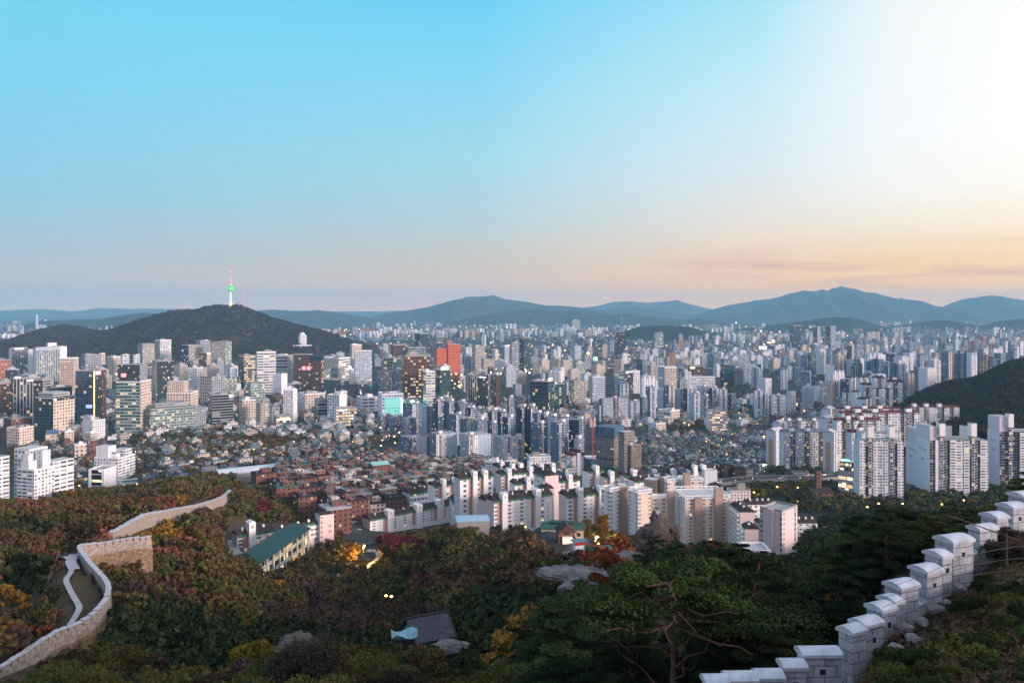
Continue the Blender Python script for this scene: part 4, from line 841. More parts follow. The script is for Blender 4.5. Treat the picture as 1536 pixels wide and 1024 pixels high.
# middle of downtown
M_ = [
 ('tall white tower striped with grey floors', 384, 386, 414, 529, 592, 'white_band', 'white', 16, {}),
 ('grey office with a pale vertical shaft', 408, 431, 440, 534, 586, 'grey', 'grey_band', 14, {}),
 ('small blank white tower before the grey shaft office', 409, 422, 431, 562, 596, 'white_plain', 'white_gable', 9, {}),
 ('teal topped brown tower with lit windows', 465, 482, 486, 540, 588, 'brown_lit', 'brown', 11, {}),
 ('wide pale office behind the teal topped tower', 486, 508, 525, 538, 572, 'white_band', 'cream', 9, {}),
 ('grey tall apartment with vertical grooves', 531, 532, 558, 527, 582, 'bluewhite', 'beige_apt', 18, dict(name='apartment_tower')),
 ('pink tinged slab behind the grooved apartment', 525, 528, 543, 518, 560, 'cream_grid', 'beige_apt', 16, {}),
 ('dark teal mid rise beside the brown slab', 576, 590, 602, 539, 574, 'teal_glass', 'teal_band', 8, {}),
 ('brown block left of the pale green office', 586, 590, 611, 518, 548, 'brown', 'red_brick', 8, {}),
 ('pale green banded office behind the big brown slab', 611, 613, 639, 522, 545, 'teal_band', 'teal_pale', 7, {}),
 ('big brown slab with a grid of amber windows', 606, 607, 643.5, 535, 602, 'brown_lit', 'brown', 15, dict(tl=25)),
 ('rounded black tower behind the orange office', 622, 630, 645, 501, 535, 'dark_glass', 'dark_glass', 12, {}),
 ('dark grey tower between brown slab and orange office', 649, 655, 664, 515, 550, 'dark_glass', 'grey', 14, {}),
 ('beige stepped apartment tower beyond the orange office', 708, 713, 727, 520, 562, 'beige_apt', 'beige_apt', 20, dict(name='apartment_tower')),
 ('beige and glass apartment left of its taller twin', 563, 569, 587, 558, 598, 'beige_apt', 'bluegrey', 14, dict(name='apartment_tower')),
 ('beige and glass apartment with white right edge', 590, 598, 621, 556, 600, 'beige_apt', 'bluegrey', 16, dict(name='apartment_tower')),
 ('black low cube with teal reflections', 531, 536, 559, 576, 600, 'dark_glass', 'teal_glass', 6, {}),
 ('dark green glass block beside the bluish office', 486, 504, 511, 570, 598, 'dark_glass', 'teal_glass', 7, {}),
 ('slender pure white tower with pointed top', 425, 440, 446, 586, 634, 'white_plain', 'white', 15, {}),
 ('teal striped tower left of the dark glass tower', 635, 639, 653, 558, 612, 'white_band', 'grey_band', 14, {}),
 ('dark teal glass tower with a green rooftop sign', 653, 660, 676, 556, 606, 'teal_glass', 'teal_glass', 14, {}),
 ('ribbed grey tower with dark windows beside lit street', 698, 703, 717, 562, 612, 'dark_rib', 'grey', 16, {}),
 ('dark glass slab with white lit top line', 717, 732, 741, 563, 616, 'dark_rib', 'dark_glass', 16, {}),
 ('brown ribbed slab behind the dark glass slab', 741, 744, 752, 563, 616, 'brown', 'dark_rib', 16, {}),
 ('banded dark low office near the slender white tower', 472, 476, 491, 600, 628, 'dark_band', 'grey', 6, {}),
 ('pale blue office beside the dark banded low office', 491, 509, 520, 593, 630, 'white_plain', 'bluewhite', 9, {}),
 ('cream tall shaft beside the pale blue office', 509, 512, 521, 588, 624, 'cream', 'cream', 10, {}),
 ('white flat office with round arched top windows', 535, 543, 566, 597, 622, 'white_strip', 'white', 5, {}),
 ('beige stepped office beside slender white tower', 384, 391, 404, 606, 640, 'beige_apt', 'cream', 9, {}),
 ('cream long office with lit windows beyond the slender tower', 447, 458, 488, 592, 616, 'cream', 'white', 6, {}),
 ('pale stepped block below the teal office', 404, 408, 424, 612, 634, 'grey', 'white', 5, {}),
 ('glassy blue office below the brown slab', 558, 576, 588, 575, 596, 'teal_band', 'bluegrey', 6, {}),
 ('dark green glass office with lit floors beyond the blue towers', 812, 827, 848, 577, 612, 'teal_glass', 'teal_pale', 8, {}),
 ('large teal glass office with a lit crown', 795, 822, 832, 573, 620, 'teal_glass', 'dark_glass', 9, {}),
 ('beige apartment with rows of lit windows', 853, 861, 880, 572, 610, 'beige_apt', 'teal_pale', 12, dict(name='apartment_tower')),
 ('cream and grey tall slab beside the beige apartment', 883, 889, 908, 566, 604, 'bluewhite', 'cream', 13, dict(name='apartment_tower')),
 ('black office with glowing white floor lines', 922, 938, 950, 559, 594, 'dark_glass', 'white_band', 9, {}),
 ('cream office gridded with square windows', 993, 997, 1016, 552, 586, 'cream_grid', 'grey', 9, {}),
 ('blue grey blank slab left of the cream gridded office', 986, 988, 997, 550, 586, 'bluegrey', 'bluepale', 12, {}),
 ('brown cube with an orange rooftop sign', 1028, 1034, 1055, 550, 584, 'brown', 'dark_glass', 8, {}),
 ('navy glass block left of the brown cube', 1018, 1021, 1029, 553, 584, 'dark_glass', 'blue_glass', 9, {}),
 ('pale long apartment wall before the brown cube', 1030, 1031, 1073, 566, 586, 'white_strip', 'white', 9, dict(name='apartment_tower', tl=14)),
 ('lone dark teal tower on the edge of the hillside houses', 1080, 1086, 1101, 547, 580, 'teal_glass', 'dark_glass', 10, {}),
 ('paired dark tower nearest the city hill', 921, 923, 938, 498, 540, 'dark_glass', 'blue_glass', 20, {}),
 ('dark green glass tower by the city centre', 779, 786, 797, 507, 552, 'teal_glass', 'dark_glass', 18, {}),
 ('pale ribbed tower left of the dark green glass tower', 764, 768, 779, 515, 572, 'grey', 'beige_apt', 20, {}),
 ('white tower with bright roof beside the lit junction', 753, 757, 766, 520, 556, 'bluewhite', 'grey', 14, {}),
 ('lilac stepped building crossed by rows of lights', 1059, 1064, 1091, 617, 646, 'lilac_lit', 'white_plain', 8, dict(dmin=900)),
 ('flat roofed school with open gallery front', 987, 1006, 1020, 617, 634, 'cream', 'white_band', 4, dict(dmin=900, name='school')),
 ('small cream hospital with paired windows', 973, 984, 999, 636, 650, 'cream', 'white', 4, dict(dmin=900, name='office_block')),
 ('white tall block with a lit pink sign at the river bend', 1136, 1139, 1150, 520, 545, 'white', 'grey', 9, {}),
 ('dark paired office tower on the western plain', 1184, 1190, 1202, 489, 524, 'dark_glass', 'blue_glass', 16, {}),
 ('brown grey double tower west of the dark paired office', 1219, 1226, 1231, 491, 522, 'grey', 'brown', 20, {}),
 ('taller brown grey twin with a dark gap', 1239, 1246, 1254, 490, 520, 'grey', 'brown', 20, {}),
 ('lime lit glass slab in the city centre', 980, 983, 995, 500, 532, 'teal_pale', 'beige_apt', 14, {}),
 ('cream tower above the low houses', 946, 950, 960, 557, 590, 'white', 'cream', 12, {}),
]
GOT = {}
for (lb, x0, xm, x1, yt, yb, r, l, fl, kw) in M_:
    GOT[lb] = O(lb, x0, xm, x1, yt, yb, r, l, fl, **kw)
def onto(lb, name, mat, fn): r, w, l, h, d = GOT[lb]; return add(r, name, [mat] if not isinstance(mat, list) else mat, lambda m: fn(m, w, l, h))
onto('teal topped brown tower with lit windows', 'teal_crown', ROOF_TEAL, lambda m, w, l, h: m.box(-.6, w + .6, -.6, l + .6, h + .01, h + 12))
onto('slender pure white tower with pointed top', 'pointed_top', PLASTER, lambda m, w, l, h: gable_roof(m, w, l, h + .5, 9, .2, 'x', hip=w * .4))
onto('dark teal glass tower with a green rooftop sign', 'sign', SIGN_GREEN, lambda m, w, l, h: m.box(w * .1, w * .8, .5, 1.2, h + .5, h + 9))
onto('dark glass slab with white lit top line', 'sign', SIGN_WHITE, lambda m, w, l, h: m.box(-.5, -.1, l * .2, l * .9, h - 5, h - 3))
onto('brown cube with an orange rooftop sign', 'sign', SIGN_WARM, lambda m, w, l, h: m.box(w * .05, w * .4, -.5, -.1, h - 5, h - 1))
onto('black office with glowing white floor lines', 'roof_sign', SIGN_WHITE, lambda m, w, l, h: m.box(w * .1, w * .9, -.4, -.1, h, h + 2))
onto('large teal glass office with a lit crown', 'sign', SIGN_WARM, lambda m, w, l, h: m.box(w * .2, w * .7, 1, 3, h + 1, h + 7))
onto('white tall block with a lit pink sign at the river bend', 'sign', SIGN_WHITE, lambda m, w, l, h: m.box(0, w, -.9, -.1, h - 8, h))
# standout buildings of the middle
b = O('dark maroon tower with red lights near its top', 440, 466, 469, 532, 588, 'brown', 'brown', 14, plant=0)
add(b[0], 'sign', [SIGN_RED], lambda m: (m.box(-.7, -.1, b[2] * .02, b[2] * .22, b[3] * .60, b[3] * .69), m.box(-.7, -.1, b[2] * .3, b[2] * .5, b[3] * .60, b[3] * .69)))
b = O('bright orange office tower with a lower brick coloured wing', 671.5, 672, 691, 517, 570, 'orange', 'orange', 12, tl=40, plant=0, a=R_(14))
add(b[0], 'wing', [ST['orange'], ROOF_GREY], lambda m: m.box(-b[1] * .85, -.1, 4, 40, -4, b[3] * .9, 0, 1))
add(b[0], 'roof_house', [ST['orange']], lambda m: m.box(-b[1] * .05, b[1] * .35, 6, 20, b[3] + .01, b[3] + 10))
b = O('white block with turquoise floodlit front', 567, 573, 605, 592, 628, 'bluewhite', 'white_plain', 8, plant=1)
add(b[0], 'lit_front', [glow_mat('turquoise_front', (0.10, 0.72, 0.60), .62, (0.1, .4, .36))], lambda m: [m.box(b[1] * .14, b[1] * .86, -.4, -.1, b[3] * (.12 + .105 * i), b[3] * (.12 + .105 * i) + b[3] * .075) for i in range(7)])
add(b[0], 'lit_edge', [SIGN_CYAN], lambda m: m.box(b[1] * .88, b[1] * .98, -.6, -.1, b[3] * .2, b[3] * .8))
b = O('office with bright square windows and white top sign', 501, 504, 535, 613, 640, 'office_lit', 'white_plain', 6, plant=0, dmin=800)
add(b[0], 'sign', [SIGN_WHITE], lambda m: m.box(b[1] * .15, b[1] * .42, -.4, -.1, b[3] - 4, b[3] - 2))
b = O('low showroom with warm glowing glass storeys', 410, 414, 437, 625, 640, 'office_lit', 'grey', 3, plant=0, dmin=800)
add(b[0], 'lit_storey', [SIGN_WARM], lambda m: m.box(b[1] * .05, b[1] * .95, -.5, -.1, b[3] * .62, b[3] * .8))
b = O('white hilltop hotel tower with a domed top', 447, 450, 460, 503, 521, 'white', 'white', 13, d=3900, plant=0, parapet=False)
add(b[0], 'dome', [PLASTER], lambda m: m.lathe([(b[1] * .42, b[3]), (b[1] * .42, b[3] + 5), (b[1] * .3, b[3] + 11), (.1, b[3] + 15)], 14), loc=(b[1] / 2, b[2] / 2, 0))
b = O('broad white podium of the hilltop hotel', 435, 438, 468, 519, 527, 'white_band', 'white', 3, d=3850, plant=1)
# buildings under construction behind the white apartments, and tower cranes
def netted(label, x0, xm, x1, yt, yb, r, l, top, **kw):
    b = O(label, x0, xm, x1, yt, yb, r, l, 20, name='unfinished_tower', plant=0, parapet=False, dmin=700, group='apartment towers under construction', **kw)
    add(b[0], 'formwork', [ST['build_blue'], ROOF_BLUE], lambda m: m.box(-.8, b[1] + .8, -.8, b[2] + .8, b[3] * (1 - top), b[3] + 2, 0, 1)) if top else None
    add(b[0], 'safety_net', [FASCIA], lambda m: m.box(-1.2, b[1] + 1.2, -1.2, b[2] + 1.2, -4, b[3] * .09))
    add(b[0], 'net_line', [ROOF_TEAL], lambda m: m.box(-1.0, b[1] + 1.0, -1.0, b[2] + 1.0, b[3] * .27, b[3] * .285))
    return b
netted('unfinished tower wrapped in blue formwork at its top', 894, 921, 936, 644, 706, 'build_brown', 'build_grey', .2)
b = netted('unfinished brown tower in green netting with a lower wing', 934, 947, 962, 668, 716, 'build_brown', 'build_grey', 0)
add(b[0], 'upper_part', [ST['build_grey'], ROOF_PALE], lambda m: m.box(-6, b[1] * .6, b[2] * .3, b[2], 0, b[3] + 14, 0, 1))
def crane(label, px, py_top, py_base, d, jib_px, jib_py):
    p = at(px, py_base, d); z1 = CZ - (py_top - HZ) / F * d; t = empty('tower_crane', p, 0, label, 'crane', 'tower cranes over the building site'); h = z1 - p.z
    add(t, 'mast', [REDWHITE], lambda m: [m.tube((sx * .9, sy * .9, 0), (sx * .9, sy * .9, h * .8), .22, .22, 4) for sx in (-1, 1) for sy in (-1, 1)] + [m.tube((-.9, -.9, z), (.9, -.9, z + 2), .12, .12, 4) for z in np.arange(0, h * .78, 2.0)] + [m.tube((.9, -.9, z), (-.9, -.9, z + 2), .12, .12, 4) for z in np.arange(0, h * .78, 2.0)])
    j = at(jib_px, jib_py, d) - p
    add(t, 'jib', [REDWHITE], lambda m: (m.tube((0, 0, h * .8), tuple(j), .5, .25, 4), m.tube((0, 0, h * .8 + 1.4), tuple(j), .18, .12, 4), m.tube((0, 0, h * .8), tuple(-j.normalized() * 9 + Vector((0, 0, h * .8 + 6))), .4, .4, 4)))
    add(t, 'cab', [WHITEPAINT], lambda m: m.box(.9, 2.6, -1.6, .4, h * .78, h * .78 + 2.2))
crane('orange tower crane leaning over the blue formwork', 941, 622, 700, 900, 916, 586)
crane('orange tower crane standing left of the unfinished towers', 889.5, 612, 690, 880, 884, 618)
crane('pale tower crane on the hillside hotel site', 476, 520, 530, 3300, 482.5, 511)
# the small office with a red crown, blue shed and the concrete church-like block among the white apartments
b = O('maroon and white tower with a red stepped crown', 848, 859, 876, 684, 714, 'pink_win', 'white', 8, dmin=550, plant=0, name='office_block', cat='office', parapet=False)
add(b[0], 'red_crown', [ROOF_RED], lambda m: (m.box(-.4, b[1] * .34, -.4, b[2] + .4, b[3] + .01, b[3] + 2.5), m.box(b[1] * .36, b[1] * .68, -.4, b[2] + .4, b[3] + 3, b[3] + 6.5), m.box(b[1] * .7, b[1] + .4, -.4, b[2] + .4, b[3] + .01, b[3] + 2.5)))
add(b[0], 'centre_shaft', [ST['white_plain']], lambda m: m.box(b[1] * .36, b[1] * .68, -1.2, b[2] * .8, -3, b[3] + 3))
O('blue clad workshop with flat pale roof', 876, 880, 911, 688, 701, 'build_blue', 'build_blue', 3, dmin=550, plant=0, name='workshop', cat='workshop', roof=ROOF_PALE)
b = O('grey concrete block with a square tower panel', 835, 848, 865, 704, 724, 'grey', 'bluegrey', 4, dmin=500, plant=0, name='office_block', cat='office', roof=ROOF_BLUE)
add(b[0], 'tower_part', [CONCRETE, TAN], lambda m: (m.box(-.4, b[1] * .35, b[2] * .5, b[2], b[3] + .01, b[3] + 6, 0), m.box(b[1] * .03, b[1] * .3, b[2] * .49, b[2] * .5, b[3] + 1, b[3] + 5, 1)))

# ------------------------------------------------------------------ grey blue tower estate in the middle
BLUE = 'blue grey apartment towers of the central estate'
SB = [(2, .8, 'bluewhite'), (1, 0, 'bluedark'), (1.4, .9, 'bluegrey'), (.8, 0, 'rust'), (1.4, .9, 'bluegrey')]
def hs(label, *a, **kw): kw.setdefault('core_h', 4.5); return high_slab(label, *a, **kw)
FRONT = 'front slabs of the central estate'
FB = [(1.3, .4, 'bluewhite'), (1.6, 1.4, 'white'), (1.2, .4, 'bluewhite'), (1.5, .2, 'bluepale')]
hs('lowest front slab with pale stair tower, above the brick houses', 600, 618, 640, 658, 692, 12, [(1.6, 1.2, 'white'), (1.6, .2, 'bluepale')], FRONT, gable='bluegrey', cores=(.15,), a=R_(30))
hs('second front slab with a broad blank right face', 645, 654, 686, 651, 696, 15, [(1.7, 1.2, 'white'), (1.8, .2, 'bluepale')], FRONT, gable='bluegrey', cores=(.2,), a=R_(20))
hs('third front slab with central white stair tower', 690, 703, 737, 653, 698, 15, [(1.4, 1.2, 'white'), (2, .2, 'bluepale')], FRONT, gable='bluewhite', cores=(.12,), a=R_(24))
hs('fourth front slab beside the last brick houses', 741, 753, 786, 657, 694, 13, [(1.6, 1.2, 'white'), (1.6, .4, 'bluewhite')], FRONT, gable='bluewhite', cores=(.3, .8), a=R_(24))
BT = [  # label, x0, xm, x1, yt, yb, gable, front
 ('low blue apartment at the end of the street lamps', 566, 571, 583, 624, 652, 'bluegrey', 'rust'), ('low blue apartment second along the lamp street', 583, 588, 601, 626, 656, 'bluegrey', 'bluewhite'),
 ('low blue apartment third along the lamp street', 601, 608, 624, 628, 660, 'bluegrey', 'rust'), ('blue slab beneath the bright turquoise light', 604, 618, 634, 606, 655, 'bluegrey', 'bluepale'),
 ('pale fronted tower right of the turquoise light', 634, 640, 651, 610, 660, 'bluepale', 'bluewhite'), ('tall paired tower with rust strip in the back row', 650, 657, 667, 599, 664, 'bluedark', 'rust'),
 ('tall dark tower next in the back row', 667, 674, 683, 602, 664, 'bluegrey', 'bluedark'), ('back row tower with pale edge', 683, 690, 701, 603, 664, 'bluegrey', 'bluewhite'),
 ('back row tower beside the white crowned block', 701, 706, 715, 612, 664, 'bluedark', 'bluegrey'), ('white crowned small tower in mid estate', 704, 707, 714, 616, 660, 'white', 'white'),
 ('mid row tower left of the dark pair', 674, 684, 695, 622, 668, 'bluegrey', 'bluegrey'), ('mid row tower with slim rust strip', 690, 700, 706, 629, 672, 'bluegrey', 'rust'),
 ('mid row broad tower behind the third front slab', 706, 716, 731, 630, 680, 'bluegrey', 'bluewhite'), ('dark gap tower behind the third front slab', 732, 738, 746, 635, 684, 'bluedark', 'bluegrey'),
 ('tower with golden strip and white edge', 753, 762, 773, 626, 692, 'bluedark', 'cream'), ('dark rear tower with lit roof line', 731, 738, 748, 616, 676, 'bluedark', 'bluedark'),
 ('dark tower right of the lit roof line', 746, 752, 760, 618, 680, 'bluedark', 'bluegrey'), ('rear tower with double blue fins', 774, 783, 790, 611, 688, 'bluedark', 'bluegrey'),
 ('rear dark tower in the right hand cluster', 788, 796, 804, 610, 688, 'bluedark', 'bluedark'), ('tower with golden strip in the eastern cluster', 799, 806, 813, 620, 690, 'bluegrey', 'cream'),
 ('eastern cluster tower with rust strip', 796, 806, 822, 636, 694, 'bluegrey', 'bluewhite'), ('dark narrow eastern tower', 811, 817, 824, 622, 692, 'bluedark', 'bluedark'),
 ('tallest eastern tower with a full height rust strip', 826, 838, 852, 634, 700, 'bluegrey', 'rust'), ('white lit roof eastern tower', 821, 828, 836, 625, 694, 'bluepale', 'bluewhite'),
 ('last eastern tower with bright white corner', 853, 868, 876, 630, 698, 'bluedark', 'bluewhite'), ('low pale annex of the last eastern tower', 861, 866, 872, 658, 700, 'bluepale', 'cream'),
 ('eastern tower behind the rust strip', 840, 846, 856, 626, 690, 'bluedark', 'bluegrey'),
 ('rear estate tower near the office towers', 660, 666, 676, 596, 640, 'bluegrey', 'bluewhite'), ('low rear estate tower with brown squares', 761, 764, 772, 596, 642, 'brown', 'beige_apt'),
]
for (lb, x0, xm, x1, yt, yb, g, fr) in BT:
    hs(lb, x0, xm, x1, yt, yb, 18, [(1.2, .7, 'bluewhite' if fr != 'bluewhite' else 'bluegrey'), (.7, .1, fr), (1.2, .7, 'bluegrey')], BLUE, gable=g, cores=(.45,))
# towers right of the building site
RB = 'blue white towers beyond the rooftop sea'
RT = [
 ('broad institutional slab under a teal flat roof', 903, 905, 942, 597, 632, 'white', 'bluewhite'), ('low wing tower left of the teal roofed slab', 896, 899, 905, 608, 632, 'bluegrey', 'bluewhite'),
 ('white slab right of the teal roofed slab', 942, 946, 960, 602, 630, 'bluepale', 'bluewhite'), ('narrow dark lit tower', 959, 963, 972, 596, 630, 'bluedark', 'bluegrey'),
 ('tower with warm lit stair before the cream offices', 968, 975, 984, 580, 628, 'bluegrey', 'bluewhite'), ('blank blue panelled tower', 986, 995, 1003, 585, 620, 'bluepale', 'bluegrey'),
 ('tower with cream strip beside the blank panel', 996, 1003, 1012, 578, 622, 'bluegrey', 'cream'), ('curved pale tower in mid cluster', 1011, 1021, 1026, 584, 620, 'bluepale', 'bluedark'),
 ('dark green edged tower in mid cluster', 1025, 1031, 1040, 583, 622, 'bluedark', 'bluewhite'), ('tower with blank blue square and brown plinth', 1033, 1041, 1050, 590, 630, 'bluepale', 'bluewhite'),
 ('tower topped by cream penthouses', 1045, 1052, 1062, 580, 620, 'white', 'bluegrey'), ('lit tower behind the lilac building', 1050, 1056, 1064, 594, 626, 'bluewhite', 'bluedark'),
 ('white gabled tower behind the lilac building', 1078, 1080, 1091, 584, 622, 'white', 'white'), ('last dark tower of the cluster', 1092, 1097, 1104, 590, 622, 'bluedark', 'bluegrey'),
 ('tower pair beside the dark wooded mound', 1062, 1068, 1078, 582, 620, 'bluedark', 'bluewhite'),
 ('white rounded tower with brown foot', 1131, 1133, 1144, 586, 626, 'white_gable', 'white_gable'), ('pale slab left of the rounded tower', 1125, 1127, 1133, 590, 610, 'white_gable', 'bluewhite'),
 ('slab right of the rounded white tower', 1144, 1147, 1153, 592, 624, 'bluedark', 'bluewhite'),
 ('wide grey slab with lit windows on the hill foot', 1154, 1157, 1179, 593, 628, 'bluegrey', 'white_strip'), ('white gabled slab right of the wide grey slab', 1180, 1187, 1193, 587, 620, 'white_gable', 'beige_apt'),
 ('blank white slab by the lit hill road', 1214, 1226, 1231, 580, 606, 'white_gable', 'bluewhite'), ('striped white slab by the tall blank slab', 1233, 1236, 1247, 582, 607, 'white', 'white_band'),
 ('tall blank white slab above the old estate', 1248, 1260, 1261, 571, 612, 'white_gable', 'white_gable'), ('grey blank shaft in front of the tall slab', 1253, 1260, 1263, 596, 622, 'white_core', 'grey'),
]
for (lb, x0, xm, x1, yt, yb, g, fr) in RT:
    hs(lb, x0, xm, x1, yt, yb, 17, [(1.2, .6, fr), (.6, 0, 'bluedark' if 'white' not in g else 'bluewhite'), (1.2, .6, fr)], RB, gable=g, cores=(.5,) if x1 - xm > 7 else (), dmin=800)
b = [o for o in SC.objects if o.get('label', '').startswith('broad institutional')][0]
add(b, 'teal_canopy', [ROOF_TEAL], lambda m: m.box(-3, 52, -3, 14, 48, 50)) if False else None

# ------------------------------------------------------------------ right hand estates
WG = 'white slabs with green edged panels on the right hand hill'
GB = [(1, .7, 'white'), (1.0, 0, 'teal_band'), (1, .7, 'white')]
GT = [('tallest green striped tower with dark hipped roof beside the wooded hill', 1330, 1332, 1354, 573, 610, 2), ('green striped tower with dark hipped roof, second tallest', 1308, 1311, 1328, 567, 606, 2),
      ('white tower with green balconies and bright end wall', 1322, 1323, 1339, 583, 618, 1), ('slim green balcony tower left of the bright end wall', 1309, 1310, 1322, 583, 618, 1),
      ('pink cream gable tower behind the green balconies', 1267, 1277, 1284, 567, 600, 0), ('dark roofed apartment with paired gables', 1290, 1294, 1308, 577, 602, 1),
      ('dark roofed tower row behind the paired gables', 1285, 1290, 1303, 566, 596, 1), ('green striped block with rounded white end', 1276, 1283, 1290, 588, 622, 1),
      ('lower green striped block with pink pediment end', 1285, 1299, 1307, 599, 626, 0), ('small green striped block before the rounded end', 1263, 1266, 1275, 588, 620, 1)]
for (lb, x0, xm, x1, yt, yb, hip) in GT:
    r = high_slab(lb, x0, xm, x1, yt, yb, 14, GB, WG, gable='white_gable', dmin=900, cores=(), pitched=(hip != 2), roof=ROOF_DARK)
    if hip == 2:
        add(r[0], 'hipped_roof', [ROOF_DARK], lambda m: gable_roof(m, r[1], r[2], r[3] + .3, 7, 1.2, 'x', hip=min(r[1], r[2]) * .45))
        add(r[0], 'lantern', [PLASTER, ROOF_DARK], lambda m: (m.box(r[1] * .35, r[1] * .65, r[2] * .3, r[2] * .7, r[3] + 3, r[3] + 9, 0, 1)))
# red roofed estate: four slabs in depth
RG = 'white slabs with red tiled roofs'
RBY = [(1.3, .7, 'white'), (.9, 0, 'white_core'), (1.2, .7, 'white_strip'), (.9, 0, 'white_core'), (1.3, .7, 'white')]
for (lb, x0, xm, x1, yt, yb, nb, cs) in [
    ('farthest red roofed slab at the foot of the wooded hill', 1363, 1364, 1439, 611, 655, 2, (.1, .34, .6)), ('long red roofed slab behind the middle one', 1258, 1260, 1352, 614, 668, 2, (.12, .4, .65)),
    ('middle red roofed slab with three lift towers', 1262, 1263, 1380, 620, 690, 3, (.2, .42, .85)), ('front red roofed slab behind the shop lights', 1254.5, 1255, 1322, 631, 706, 2, (.25, .55)),
    ('lowest red roofed block before the front slab', 1276, 1277, 1300, 649, 716, 1, (.6,))]:
    high_slab(lb, x0, xm, x1, yt, yb, 17 if yb < 700 else 19, RBY * nb, RG, dmin=700, cores=cs, pitched=True, roof=ROOF_RED, a=R_(24), tl=11, core_h=6)
# orange striped estate
OG = 'white slabs with tan stripes on their end walls'
OBY = [(1.0, .7, 'white'), (.9, 0, 'white_core'), (1.3, .9, 'white'), (.9, 0, 'white_core'), (1.3, .9, 'white'), (.9, 0, 'white_core')]
GREYROOF = noise_mat('grey_blue_roof', (0.13, 0.16, 0.20), (0.10, 0.12, 0.15), .5, .8)
TANP = noise_mat('tan_stripe', (0.52, 0.34, 0.24), (0.46, 0.30, 0.21), .2, .8)
for (lb, x0, xm, x1, yt, yb, cs, st) in [
    ('rear slab with slim lift towers in the tan striped estate', 1176, 1177, 1240, 632, 680, (.1, .35, .7), None), ('front slab of the tan striped estate facing the elevated road', 1174, 1175, 1236, 648, 703, (.2, .6), None)]:
    high_slab(lb, x0, xm, x1, yt, yb, 15, OBY, OG, dmin=700, cores=cs, pitched=True, roof=GREYROOF, a=R_(22), tl=11, core_h=5)
for (lb, x0, xm, x1, yt, yb, st) in [
    ('end slab with tan stripe nearest the elevated road curve', 1149, 1163, 1176, 647, 698, (.76, TANP)), ('end slab with tan stripe behind the shop lights', 1234, 1250, 1255, 649, 708, (.76, TANP)),
    ('arched gable slab rising behind the striped ends', 1227, 1241, 1251, 628, 690, None), ('rearmost gable of the tan striped estate', 1232, 1246, 1252, 614, 670, None), ('gable slab rising left behind the nearest striped end', 1159, 1170, 1178, 634, 690, None)]:
    high_slab(lb, x0, xm, x1, yt, yb, 15, [(1, .6, 'white'), (.8, 0, 'white_core'), (1, .6, 'white')], OG, dmin=700, cores=(), pitched=True, roof=ROOF_PALE, stripe=st, k=.6)
# the tall grey white slabs nearest the fortress wall
TG = 'tall white slabs nearest the fortress wall'
high_slab('tall slab with twin stair cores facing the street lamps', 1287, 1288.5, 1355, 661, 752, 21, [(1.1, .9, 'white'), (.8, 0, 'white_core'), (.6, 0, 'bluewhite'), (1.1, .9, 'white'), (.9, .7, 'bluewhite'), (.9, .9, 'white'), (.6, 0, 'bluedark'), (.8, 0, 'white_core'), (1.1, .9, 'white')], TG, a=R_(20), tl=12, dmin=560, cores=(.25, .73), core_h=12, gable='white_gable')
high_slab('slab rising just behind the twin cored slab', 1290, 1292, 1352, 648, 735, 23, [(1, .6, 'white'), (1, .3, 'white_strip'), (1, .6, 'white')], TG, a=R_(20), tl=12, dmin=620, cores=(.22, .7), core_h=6)
high_slab('longest slab with lettered gable and tall lift houses', 1373.5, 1394.5, 1482, 660, 748, 21, [(.7, 0, 'white_core'), (.55, .9, 'white_plain'), (.9, 0, 'white_core'), (.5, 0, 'bluedark'), (.8, .9, 'white_strip'), (1.0, .5, 'white_strip'), (.8, .9, 'white_strip'), (.9, 0, 'white_core'), (.5, 0, 'bluedark'), (1.1, .9, 'white_strip')], TG, a=R_(26.2), dmin=560, cores=(.2, .74), core_h=14, crown=.13, letter=True)
high_slab('grey gabled slab half hidden behind the longest slab', 1359, 1375, 1470, 664, 728, 19, [(1, .4, 'white'), (1, .4, 'white_strip'), (1, .4, 'white')], TG, a=R_(26), dmin=640, cores=(.22, .5, .75), core_h=16, crown=.2, letter=True)
high_slab('slab with broad pale gable above the fortress wall', 1481, 1499, 1600, 647, 728, 20, [(.9, 0, 'white_core'), (.5, 0, 'bluedark'), (1.0, .9, 'white_strip'), (.5, .5, 'white_plain'), (.8, 0, 'white_core'), (1, .8, 'white')], TG, a=R_(28), dmin=600, cores=(.16, .62), core_h=16, crown=.2, letter=True)
# pink white tower near the wood on the right, its neighbours
r = kit('apartment_tower', 'pale pink white tower rising from the pines', 1140, 1173, 1196, 768, 836, 'pink_gable', 'pink_gable', 9, cat='apartment tower', dmin=380, plant=0, parapet=True, k=.7)
add(r[0], 'centre_rib', [PLASTER_PINK], lambda m: m.box(-1.2, -.05, r[2] * .36, r[2] * .62, -8, r[3] + .8))
windows(r[0], [(r[1] * .85, (i + .55) * r[3] / 9, 1.6, 2.0) for i in range(9)] + [(r[1] * .12, (i + .55) * r[3] / 9, .9, 1.2) for i in range(9)], lit=.02)
windows(r[0], [(r[2] * u, (i + .55) * r[3] / 9, 1.2, 1.6) for i in range(9) for u in (.05, .92)], True, lit=.02)
r2 = slab_block('galleried slab left of the pale pink tower', 1131, 1140, 1160, 785, 838, 7, (), 'pink', d=430, galleries=True, face='R', vents=3, fascia=False)
slab_block('galleried slab with stepped dark roof and drain pipe', 1095, 1110, 1133, 768, 828, 9, (), 'pink', face='L', galleries=True, vents=3, fascia=False, group='galleried pink ended slabs', d=460, k=2.2)
slab_block('shorter galleried slab stepping down before it', 1112, 1117, 1138, 793, 840, 7, (), 'pink', face='L', galleries=True, vents=2, fascia=False, group='galleried pink ended slabs', d=430, k=2.2)
